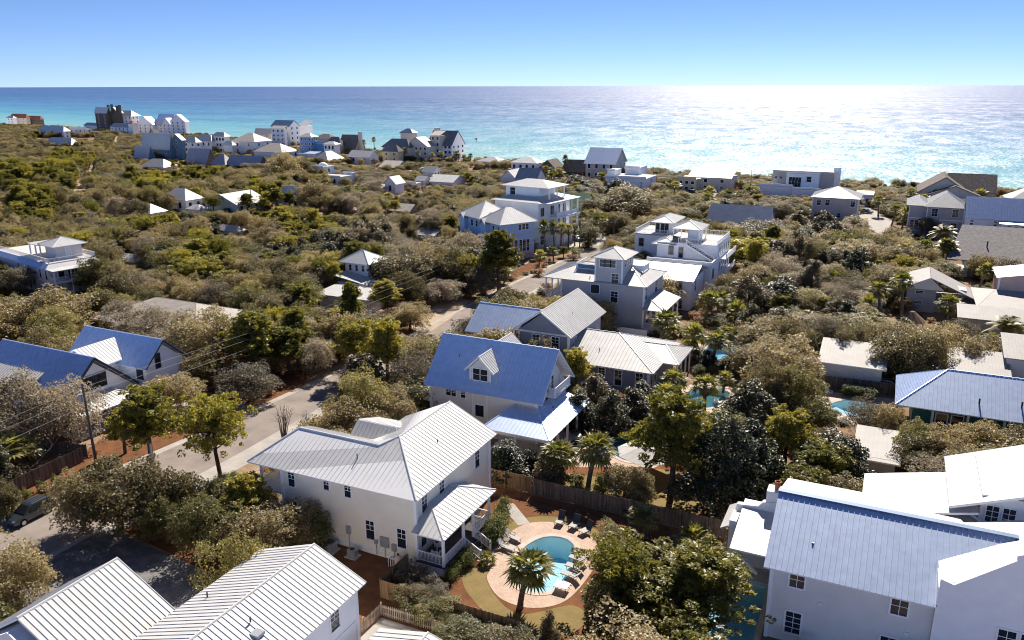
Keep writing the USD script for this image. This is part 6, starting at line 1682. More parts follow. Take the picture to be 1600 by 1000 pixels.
def round_tree(seed, R, Hc, zc, nclump, nleaf, size, cr=(.75, 1.25), open_=0.0, squash=.75, up=1.1):
    r = np.random.default_rng(seed)
    d = r.normal(size=(nclump * 3, 3)); d /= np.linalg.norm(d, axis=1, keepdims=True)
    d = d[d[:, 2] > -0.78][:nclump]
    lump = 1 + 0.18 * np.sin(d[:, 0] * 3 + seed) + 0.15 * np.sin(d[:, 1] * 4 + 2 * seed)
    rad = r.uniform(*cr, len(d))
    cen = d * np.array([R, R, Hc]) * (lump * r.uniform(.62, .95, len(d)))[:, None] + [0, 0, zc]
    inner = r.normal(size=(nclump // 4, 3)) * [R * .3, R * .3, Hc * .3] + [0, 0, zc]
    cen, rad = np.vstack([cen, inner]), np.r_[rad, r.uniform(.8, 1.2, len(inner))]
    v, f = leaves(r, cen, rad, nleaf, size, squash=squash, up=up)
    # loose twigs of leaves that break the outline
    q = r.integers(0, len(d), nclump)
    c2 = cen[q] + d[q % len(d)] * rad[q][:, None] * .9
    v2, f2 = leaves(r, c2, np.full(len(c2), .35), 14, size * .9)
    crown = MB().add(v, f).add(v2, f2)
    tips = cen[r.choice(len(d), 9, replace=False)] * [.8, .8, 1] - [0, 0, .3]
    return limbs(r, zc * .75, .16 + R * .03, tips, .25), crown


for i, nm in enumerate(('broad_oak', 'round_oak', 'lumpy_oak', 'small_oak')):
    add_kind(nm, *round_tree(20 + i, (3.5, 3.0, 3.3, 2.6)[i], (2.5, 2.8, 2.6, 2.3)[i], (3.0, 3.2, 3.0, 2.5)[i], 76, 120, .19), 'bark', 'leaf_oak')
for i, nm in enumerate(('grey_oak', 'twiggy_oak')):
    add_kind(nm, *round_tree(30 + i, (3.3, 3.0)[i], (2.6, 2.7)[i], 3.0, 72, (115, 80)[i], (.17, .16)[i], up=1.0), 'bark_pale', 'leaf_grey_oak')
for i, nm in enumerate(('olive_tree_crown', 'tall_olive_crown')):
    add_kind(nm, *round_tree(40 + i, (2.9, 2.5)[i], (2.8, 3.4)[i], (3.1, 3.9)[i], 64, 125, .18), 'bark', 'leaf_olive')


def pine(seed, h, R, flat_top=False):
    r = np.random.default_rng(seed)
    cen, rad, tips = [], [], []
    n = 30
    for k in range(n):
        t = (k + r.uniform(0, 1)) / n
        z = h * (.40 + .56 * t)
        w = R * (1.05 - .72 * t) * r.uniform(.4, 1.0) if not flat_top else R * (1.05 - .5 * abs(t - .35)) * r.uniform(.3, 1.0)
        a = k * 2.4 + r.uniform(-.5, .5)
        p = np.array([w * math.cos(a), w * math.sin(a), z + .22 * w])
        tips.append(p)
        for q in range(13):                                           # tufts along the outer half of the branch
            s = r.uniform(.45, 1.08)
            c = np.array([p[0] * s, p[1] * s, z + .22 * w * s]) + r.normal(size=3) * [.42, .42, .26] * (R / 2.6)
            cen.append(c); rad.append(r.uniform(.16, .36) * (R / 2.6) ** .5)
    v, f = leaves(r, np.array(cen), np.array(rad), 40, .11, up=.55, flat=.05, squash=.8, long=2.4, curl=.05, low=-.8)
    tr = MB()
    pts = [np.array([0, 0, -.2]), np.array([*r.normal(0, .12, 2), h * .35]), np.array([*r.normal(0, .2, 2), h * .7]), np.array([*r.normal(0, .2, 2), h * .96])]
    tr.tube(pts, [.2, .16, .10, .03], 7)
    for t in tips:
        st = pts[1] + (pts[3] - pts[1]) * np.clip((t[2] - .25 - pts[1][2] - .5) / (pts[3][2] - pts[1][2]), 0, .95)
        tr.tube([st, (st + t) / 2 + [0, 0, -.08], t], [.06, .045, .02], 4)
    return tr, MB().add(v, f)


for i, nm in enumerate(('tall_pine', 'spreading_pine', 'slim_pine')):
    add_kind(nm, *pine(50 + i, (7.5, 6.5, 7.0)[i], (2.7, 3.3, 1.9)[i], i == 1), 'bark', 'leaf_pine')


def magnolia(seed, h, R):
    r = np.random.default_rng(seed)
    n = 85
    t = np.sqrt(r.uniform(0, 1, n)); z = h * (.98 - .86 * t)
    w = R * (1 - ((z / h - .22) / .78).clip(0, 1) ** 1.6) * r.uniform(.55, 1.0, n)
    a = r.uniform(0, 2 * np.pi, n)
    cen = np.c_[w * np.cos(a), w * np.sin(a), z]
    v, f = leaves(r, cen, r.uniform(.55, .95, n), 130, .17, up=.7, flat=.4, squash=.85, long=1.5, curl=.18)
    tr = MB().tube([(0, 0, -.2), (.05, 0, h * .5), (0, .05, h * .92)], [.2, .14, .04], 7)
    for p in cen[::5]:
        tr.tube([(0, 0, p[2] * .8), p], [.05, .02], 4)
    return tr, MB().add(v, f)


for i, nm in enumerate(('broad_magnolia', 'slim_magnolia')):
    add_kind(nm, *magnolia(60 + i, (7.0, 6.5)[i], (2.9, 2.0)[i]), 'bark', 'leaf_magnolia')
for i, nm in enumerate(('leafy_shrub', 'dry_shrub')):
    add_kind(nm, *round_tree(70 + i, 1.1, .9, .9, 26, 60, (.13, .14)[i], cr=(.3, .5)), 'bark', ('leaf_shrub', 'leaf_rust')[i])
add_kind('box_shrub', *round_tree(77, .8, .75, .75, 34, 70, .10, cr=(.28, .42)), 'bark', 'leaf_shrub')


def bare(seed, h=4.0, n=16, spread=1.3):
    r = np.random.default_rng(seed)
    tr, tw = MB(), MB()
    for k in range(n):
        a = r.uniform(0, 2 * np.pi); s = spread * r.uniform(.2, 1)
        tip = np.array([s * math.cos(a), s * math.sin(a), h * r.uniform(.75, 1.05)])
        m = tip * [.35, .35, .5] + [*r.normal(0, .08, 2), 0]
        tr.tube([(.1 * math.cos(a), .1 * math.sin(a), -.1), m], [.05, .032], 5)
        tw.tube([m, tip], [.03, .01], 4)
        for _ in range(4):
            q = m + (tip - m) * r.uniform(.2, .9)
            tw.tube([q, q + r.normal(size=3) * [.4, .4, .3] + [0, 0, .35]], [.016, .007], 3)
    return tr, tw


for i in range(2):
    tr, tw = bare(80 + i)
    k = kind_class(('bare_bush', 'thin_bare_bush')[i]); put('stem', tr, 'bark_pale', k); put('twigs', tw, 'twig_pale', k); KINDS[('bare_bush', 'thin_bare_bush')[i]] = (k, tr, tw, 'bark_pale', 'twig_pale')


def fan_frond(r, az, el, L, wid, droop):
    """one fan leaf: stalk and a folded fan of strips"""
    mb = MB()
    d = np.array([math.cos(az) * math.cos(el), math.sin(az) * math.cos(el), math.sin(el)])
    side = np.array([-math.sin(az), math.cos(az), 0.0]); upv = np.cross(side, -d); upv = upv if upv[2] > 0 else -upv
    base = d * L * .5 - np.array([0, 0, droop * .15])
    mb.bar(d * .1, base, .05, .03)
    n = 11
    V, F = [], []
    for i in range(n):
        a = (i / (n - 1) - .5) * 2.5
        dr = d * math.cos(a) + side * math.sin(a)
        ln = wid * (1 - .25 * abs(a) / 1.25) * r.uniform(.85, 1.1)
        w = .085 * wid
        sd = np.cross(dr, upv)
        p1 = base + dr * ln * .55 - np.array([0, 0, droop * .14])
        p2 = base + dr * ln - np.array([0, 0, droop * (.55 + .25 * abs(a))])
        fold = upv * (.04 if i % 2 else -.01)
        j = len(V)
        V += [base, p1 - sd * w + fold, p1 + sd * w - fold, p2]
        F += [(j, j + 1, j + 2), (j + 1, j + 3, j + 2)]
    mb.add(V, F)
    return mb


def feather_frond(r, az, el, L, droop):
    mb = MB(); V, F = [], []
    d = np.array([math.cos(az), math.sin(az), 0]); side = np.array([-math.sin(az), math.cos(az), 0])
    pts = [d * L * math.cos(el) * t + np.array([0, 0, L * (math.sin(el) * t - droop * t * t)]) for t in np.linspace(0, 1, 9)]
    mb.tube(pts, np.linspace(.05, .012, 9), 3)
    for t in np.linspace(.15, 1, 22):
        i = min(7, int(t * 8)); p = pts[i] + (pts[i + 1] - pts[i]) * (t * 8 - i)
        for s in (-1, 1):
            ln = .75 * (1 - abs(t - .45)) * r.uniform(.85, 1.15)
            q = p + side * s * ln + d * .35 * ln - np.array([0, 0, .28 * ln])
            j = len(V); V += [p - d * .06, p + d * .06, q]; F += [(j, j + 1, j + 2)]
    mb.add(V, F)
    return mb


def palm_kind(name, seed, h, n=26, feather=False, joined=False, wid=1.15, bend=.3):
    r = np.random.default_rng(seed); k = kind_class(name)
    top = np.array([*r.normal(0, bend, 2), h])
    tr = MB()
    pts = [np.array([0, 0, -.2]) + (top - [0, 0, -.2]) * np.array([t ** 1.5, t ** 1.5, t]) for t in np.linspace(0, 1, 6)]
    tr.tube(pts, [.24, .19, .18, .185, .2, .24], 9)
    put('trunk', tr, 'palm_trunk', k)
    skirt = MB(); fr = []
    for i in range(10):
        m = fan_frond(r, r.uniform(0, 6.28), r.uniform(-1.3, -.75), 1.0, .7, .3); v, f = m.get(); skirt.add(v + top, f)
    put('dead_fronds', skirt, 'thatch', k)
    whole = MB()
    for i in range(n):
        el = 1.35 - 1.75 * (i / n) ** 1.1 + r.uniform(-.12, .12); az = i * 2.4 + r.uniform(-.3, .3)
        m = feather_frond(r, az, max(el, -.2), 2.3, .45) if feather else fan_frond(r, az, el, 1.5, wid * r.uniform(.9, 1.1), .45 + .35 * (el < 0))
        v, f = m.get()
        if joined:
            whole.add(v + top, f)
        else:
            put('frond', MB().add(v + top, f), 'leaf_palm', k)
    if joined:
        put('crown', whole, 'leaf_palm', k)
    KINDS[name] = (k, None, None, None, None)


palm_kind('cabbage_palm', 90, 3.6); palm_kind('short_cabbage_palm', 91, 2.0, 24); palm_kind('tall_cabbage_palm', 92, 5.2, 28)
palm_kind('distant_palm', 93, 4.2, 24, joined=True); palm_kind('distant_low_palm', 94, 2.6, 22, joined=True); palm_kind('feather_palm', 95, 3.6, 30, feather=True, joined=True); palm_kind('tiny_fan_palm', 96, .5, 20, joined=True, bend=.02)

# ------------------------------------------------------------------ where they stand
SIZE = {'broad_oak': (8.6, 5.9), 'round_oak': (7.6, 6.3), 'lumpy_oak': (8.2, 6.0), 'small_oak': (6.6, 5.1), 'grey_oak': (8.2, 6.0), 'twiggy_oak': (7.4, 6.0), 'olive_tree_crown': (7.2, 6.2), 'tall_olive_crown': (6.4, 7.7),
        'tall_pine': (5.6, 7.8), 'spreading_pine': (6.6, 7.0), 'slim_pine': (4.2, 7.3), 'broad_magnolia': (6.4, 7.4), 'slim_magnolia': (4.6, 6.9), 'leafy_shrub': (2.6, 2.0), 'dry_shrub': (2.6, 2.0), 'box_shrub': (1.9, 1.7),
        'bare_bush': (2.6, 4.4), 'thin_bare_bush': (2.6, 4.4), 'cabbage_palm': (4.0, 5.0), 'short_cabbage_palm': (4.0, 3.4), 'tall_cabbage_palm': (4.0, 6.6), 'distant_palm': (4.0, 5.6), 'distant_low_palm': (4.0, 4.0), 'feather_palm': (4.6, 5.4), 'tiny_fan_palm': (3.2, 1.9)}
FAMILY = {'oak': ('oak_tree', 'oak'), 'olive': ('leafy_tree', 'tree'), 'pine': ('pine_tree', 'pine'), 'magnolia': ('magnolia_tree', 'magnolia'), 'palm': ('palm_tree', 'palm'), 'shrub': ('shrub', 'shrub'), 'bush': ('bare_shrub', 'shrub')}


def family(kind):
    return next(FAMILY[k] for k in ('oak', 'olive', 'pine', 'magnolia', 'palm', 'shrub', 'bush') if k in kind)


PLANTS = []                                                        # kind, x, y, width, height, adjective, (landmark words given by hand)


def plant(kind, px, base, top, width, note=None, z=0.0):
    """by its look in the photograph: foot at (px, base), top at height top (pixels), crown width pixels"""
    p = at(px, base, z); d = (p - [0, 0, CAMZ]) @ FWD; s = d / FPX
    a = width * s / 2; ph = math.atan2(CAMZ, math.hypot(p[0], p[1]))
    y = base
    if not ('palm' in kind or 'bush' in kind or (kind, px) in TRUNK):
        y = base - (.35 if 'magnolia' in kind else .62) * a * math.sin(ph) / s                        # the crown's near rim hides the foot
        p = at(px, y, z); s = ((p - [0, 0, CAMZ]) @ FWD) / FPX; a = width * s / 2
    want = (y - top) * s
    cone = 'magnolia' in kind or 'slim_pine' in kind or kind == 'tall_pine'
    a = a * (.3 if cone else 1)
    lo, hi = .5, 14.0
    for _ in range(30):
        h = (lo + hi) / 2; c = h * (.15 if cone else .38)
        if (h - c) * math.cos(ph) + math.hypot(a * math.sin(ph), c * math.cos(ph)) > want:
            hi = h
        else:
            lo = h
    PLANTS.append((kind, p[0], p[1], width * s, max(h, .9), note))


TRUNK = {('tall_pine', 238), ('spreading_pine', 345), ('tall_pine', 1046), ('tall_pine', 607), ('tall_pine', 1225)}


HAND = [  # kind, x, foot, top, crown width (photograph pixels)
 ('round_oak', 28, 985, 845, 140), ('small_oak', -8, 940, 860, 90),
 ('broad_oak', 190, 858, 712, 170), ('small_oak', 270, 842, 728, 110), ('round_oak', 130, 838, 730, 90),
 ('olive_tree_crown', 330, 892, 772, 120), ('broad_oak', 420, 896, 768, 165), ('slim_pine', 388, 850, 742, 100), ('small_oak', 490, 868, 790, 75), ('olive_tree_crown', 262, 862, 775, 90),
 ('grey_oak', 40, 722, 572, 150), ('twiggy_oak', 112, 712, 588, 120), ('grey_oak', 88, 700, 600, 90),
 ('tall_pine', 238, 728, 604, 120), ('spreading_pine', 345, 745, 615, 118), ('slim_pine', 196, 716, 640, 60),
 ('round_oak', 82, 558, 452, 150), ('small_oak', 20, 545, 470, 90),
 ('grey_oak', 245, 560, 470, 130), ('broad_oak', 330, 590, 480, 150), ('olive_tree_crown', 400, 590, 485, 110), ('grey_oak', 195, 525, 462, 90),
 ('tall_olive_crown', 575, 690, 575, 85), ('broad_oak', 610, 690, 600, 115), ('small_oak', 535, 668, 618, 60), ('slim_pine', 555, 660, 582, 55), ('twiggy_oak', 655, 640, 545, 90),
 ('spreading_pine', 1005, 1010, 838, 230), ('tall_pine', 1095, 1010, 862, 180), ('spreading_pine', 965, 1000, 850, 130), ('olive_tree_crown', 955, 872, 815, 66), ('small_oak', 945, 1030, 925, 80), ('spreading_pine', 1060, 1060, 930, 160),
 ('tall_pine', 1046, 785, 620, 150), ('spreading_pine', 1075, 745, 640, 110),
 ('broad_magnolia', 1125, 812, 652, 145), ('broad_magnolia', 1165, 705, 592, 120), ('slim_magnolia', 1185, 790, 680, 80),
 ('slim_magnolia', 905, 678, 605, 60), ('slim_magnolia', 955, 690, 605, 62), ('slim_magnolia', 990, 672, 602, 60), ('slim_magnolia', 930, 640, 580, 48), ('slim_magnolia', 1000, 640, 592, 46),
 ('slim_magnolia', 790, 752, 685, 72), ('slim_magnolia', 858, 762, 702, 56), ('small_oak', 975, 790, 722, 80), ('small_oak', 1000, 800, 745, 60), ('slim_magnolia', 828, 740, 700, 40), ('leafy_shrub', 900, 772, 740, 34), ('leafy_shrub', 938, 778, 745, 32),
 ('cabbage_palm', 812, 950, 858, 102), ('cabbage_palm', 880, 752, 682, 84), ('cabbage_palm', 918, 768, 676, 84), ('short_cabbage_palm', 1078, 868, 812, 84), ('cabbage_palm', 1010, 840, 784, 70), ('tiny_fan_palm', 1056, 892, 852, 56), ('tiny_fan_palm', 762, 880, 858, 30),
 ('cabbage_palm', 1100, 645, 580, 62), ('short_cabbage_palm', 1042, 645, 594, 66), ('short_cabbage_palm', 1050, 620, 574, 60), ('cabbage_palm', 1030, 545, 482, 62), ('short_cabbage_palm', 1050, 540, 505, 46),
 ('cabbage_palm', 1100, 512, 450, 56), ('short_cabbage_palm', 1085, 560, 502, 50), ('cabbage_palm', 1112, 575, 516, 50), ('cabbage_palm', 1140, 555, 505, 52), ('short_cabbage_palm', 1148, 520, 466, 50), ('cabbage_palm', 1118, 500, 452, 40), ('short_cabbage_palm', 1130, 612, 578, 40),
 ('slim_magnolia', 1090, 575, 540, 34), ('slim_magnolia', 1105, 580, 545, 34), ('slim_magnolia', 1140, 585, 548, 34),
 ('broad_oak', 1220, 625, 520, 150), ('round_oak', 1175, 600, 535, 90), ('round_oak', 1270, 545, 482, 110), ('olive_tree_crown', 1190, 640, 575, 80),
 ('tall_pine', 1225, 745, 640, 100), ('olive_tree_crown', 1275, 690, 620, 70), ('slim_magnolia', 1292, 752, 668, 95), ('broad_magnolia', 1315, 785, 682, 110), ('slim_magnolia', 1260, 775, 690, 80), ('twiggy_oak', 1350, 690, 620, 70), ('small_oak', 1385, 700, 630, 60),
 ('olive_tree_crown', 1425, 735, 655, 80), ('broad_oak', 1475, 755, 662, 110), ('small_oak', 1530, 740, 655, 90), ('small_oak', 1590, 730, 660, 80), ('round_oak', 1440, 760, 680, 90), ('broad_oak', 1560, 755, 672, 100), ('olive_tree_crown', 1365, 660, 630, 40),
 ('round_oak', 1420, 578, 500, 100), ('broad_oak', 1465, 575, 502, 100), ('twiggy_oak', 1372, 552, 505, 80), ('grey_oak', 1500, 548, 496, 60), ('feather_palm', 1570, 545, 486, 66), ('short_cabbage_palm', 1478, 502, 458, 56),
 ('tall_cabbage_palm', 1408, 502, 426, 48), ('tall_cabbage_palm', 1374, 508, 440, 46), ('short_cabbage_palm', 1355, 500, 458, 44), ('tall_cabbage_palm', 1524, 472, 408, 34), ('short_cabbage_palm', 1285, 500, 462, 40), ('short_cabbage_palm', 1300, 462, 420, 40),
 ('feather_palm', 1470, 395, 345, 46), ('feather_palm', 1476, 424, 366, 46), ('distant_palm', 1440, 420, 372, 36), ('distant_palm', 1412, 418, 378, 34), ('tall_cabbage_palm', 1467, 425, 372, 34),
 ('distant_palm', 1392, 360, 318, 28), ('distant_palm', 1408, 364, 322, 28), ('distant_palm', 1420, 352, 315, 24), ('distant_palm', 1372, 338, 304, 26), ('distant_palm', 1418, 325, 296, 24), ('distant_low_palm', 1440, 322, 302, 24), ('distant_low_palm', 1528, 318, 294, 26), ('distant_low_palm', 1545, 316, 296, 24), ('distant_low_palm', 1510, 316, 298, 22), ('distant_palm', 1462, 318, 296, 22),
 ('short_cabbage_palm', 25, 735, 668, 120), ('slim_magnolia', 8, 760, 700, 60), ('small_oak', 12, 815, 750, 60),
 ('leafy_shrub', 18, 800, 766, 22), ('leafy_shrub', 44, 792, 765, 18), ('leafy_shrub', 68, 780, 752, 20), ('leafy_shrub', 88, 772, 744, 22), ('leafy_shrub', 4, 815, 780, 24),
 ('bare_bush', 444, 690, 628, 46), ('thin_bare_bush', 480, 668, 640, 30), ('bare_bush', 655, 628, 572, 60), ('thin_bare_bush', 850, 500, 455, 24), ('bare_bush', 630, 650, 600, 40),
 ('olive_tree_crown', 660, 968, 905, 90), ('olive_tree_crown', 690, 985, 925, 80), ('twiggy_oak', 645, 925, 872, 60), ('olive_tree_crown', 730, 1025, 950, 110), ('small_oak', 790, 1030, 965, 90), ('slim_magnolia', 858, 1020, 955, 34), ('twiggy_oak', 672, 958, 900, 70), ('olive_tree_crown', 820, 1050, 985, 80),
 ('leafy_shrub', 500, 872, 812, 40), ('tall_pine', 607, 608, 500, 84), ('slim_pine', 552, 536, 440, 50), ('slim_pine', 400, 600, 486, 100), ('slim_pine', 455, 478, 438, 66), ('spreading_pine', 320, 470, 400, 100), ('tall_pine', 560, 600, 500, 90), ('slim_pine', 700, 600, 520, 40),
 ('slim_pine', 780, 460, 358, 76), ('olive_tree_crown', 700, 440, 378, 130), ('broad_oak', 640, 470, 390, 140), ('grey_oak', 690, 480, 430, 80), ('grey_oak', 735, 425, 358, 70),
 ('distant_palm', 852, 398, 342, 26), ('distant_palm', 866, 392, 345, 24), ('distant_palm', 876, 390, 346, 24), ('distant_palm', 888, 388, 348, 22), ('distant_palm', 898, 384, 350, 22), ('distant_palm', 930, 375, 336, 24), ('distant_palm', 942, 372, 336, 24), ('distant_low_palm', 865, 408, 384, 26), ('distant_low_palm', 842, 420, 388, 28), ('distant_palm', 912, 362, 330, 20), ('distant_palm', 925, 358, 326, 20),
 ('leafy_shrub', 915, 388, 372, 20), ('leafy_shrub', 900, 402, 388, 22), ('leafy_shrub', 950, 368, 356, 22), ('leafy_shrub', 965, 366, 352, 22), ('dry_shrub', 895, 408, 396, 20), ('dry_shrub', 842, 432, 418, 20),
 ('distant_palm', 744, 222, 216, 8), ('distant_palm', 619, 252, 232, 12), ('distant_palm', 632, 252, 230, 12), ('distant_palm', 655, 254, 236, 12), ('distant_palm', 675, 254, 238, 12), ('distant_palm', 690, 253, 236, 12), ('distant_low_palm', 716, 252, 240, 12), ('distant_palm', 585, 232, 214, 10), ('distant_palm', 568, 238, 218, 12), ('distant_palm', 735, 254, 240, 12), ('distant_palm', 712, 252, 236, 14),
 ('distant_palm', 546, 316, 290, 20), ('distant_palm', 560, 318, 292, 22), ('distant_palm', 572, 316, 292, 20), ('distant_palm', 172, 372, 340, 40), ('distant_palm', 610, 322, 300, 24), ('distant_palm', 595, 328, 304, 22), ('round_oak', 495, 328, 282, 66), ('round_oak', 448, 286, 240, 62), ('small_oak', 475, 280, 248, 40),
 ('distant_palm', 830, 262, 246, 16), ('distant_palm', 882, 274, 242, 14), ('distant_low_palm', 850, 280, 258, 22), ('distant_low_palm', 875, 282, 262, 22), ('distant_low_palm', 860, 292, 268, 22), ('distant_low_palm', 938, 290, 268, 24), ('distant_palm', 1045, 310, 280, 24), ('distant_palm', 1052, 312, 282, 24), ('distant_low_palm', 1110, 318, 290, 26), ('distant_low_palm', 1140, 322, 296, 26), ('distant_low_palm', 1170, 318, 290, 24), ('distant_low_palm', 1105, 330, 300, 30), ('distant_low_palm', 1180, 312, 290, 22),
 ('round_oak', 985, 348, 290, 110), ('broad_magnolia', 965, 320, 278, 60), ('broad_magnolia', 900, 302, 272, 56), ('round_oak', 935, 345, 308, 70),
 ('broad_magnolia', 1338, 455, 385, 66), ('slim_magnolia', 1265, 472, 400, 44), ('broad_magnolia', 1300, 395, 345, 56), ('broad_magnolia', 1285, 380, 328, 56), ('grey_oak', 1195, 395, 340, 110), ('spreading_pine', 1165, 425, 370, 90), ('round_oak', 1335, 372, 338, 60), ('broad_oak', 1330, 425, 372, 100), ('round_oak', 1385, 430, 385, 60), ('round_oak', 1400, 392, 355, 50),
 ('grey_oak', 1240, 470, 420, 70), ('olive_tree_crown', 1180, 445, 410, 60), ('slim_magnolia', 1170, 545, 470, 50), ('slim_magnolia', 1215, 535, 478, 60), ('olive_tree_crown', 1240, 520, 480, 60),
]
for h in HAND:
    plant(*h)

# clipped hedge, shrubs by the porch
for i, (x, y, w, h) in enumerate([(-31.6, 63.6, 1.7, 1.9), (-31.2, 62.4, 1.9, 1.7), (-30.9, 61.2, 2.1, 1.9), (-30.8, 60.0, 2.0, 1.8), (-31.9, 64.8, 1.6, 2.0), (-31.4, 56.3, 1.5, 1.4), (-31.5, 55.2, 1.4, 1.3), (-31.6, 54.0, 1.3, 1.2), (-31.4, 53.0, 1.2, 1.1), (-31.1, 55.8, 1.3, 1.2)]):
    PLANTS.append(('box_shrub', x, y, w, h, ('in the green hedge beside the cream house porch' if i < 5 else 'at the foot of the cream house porch left of its steps')))

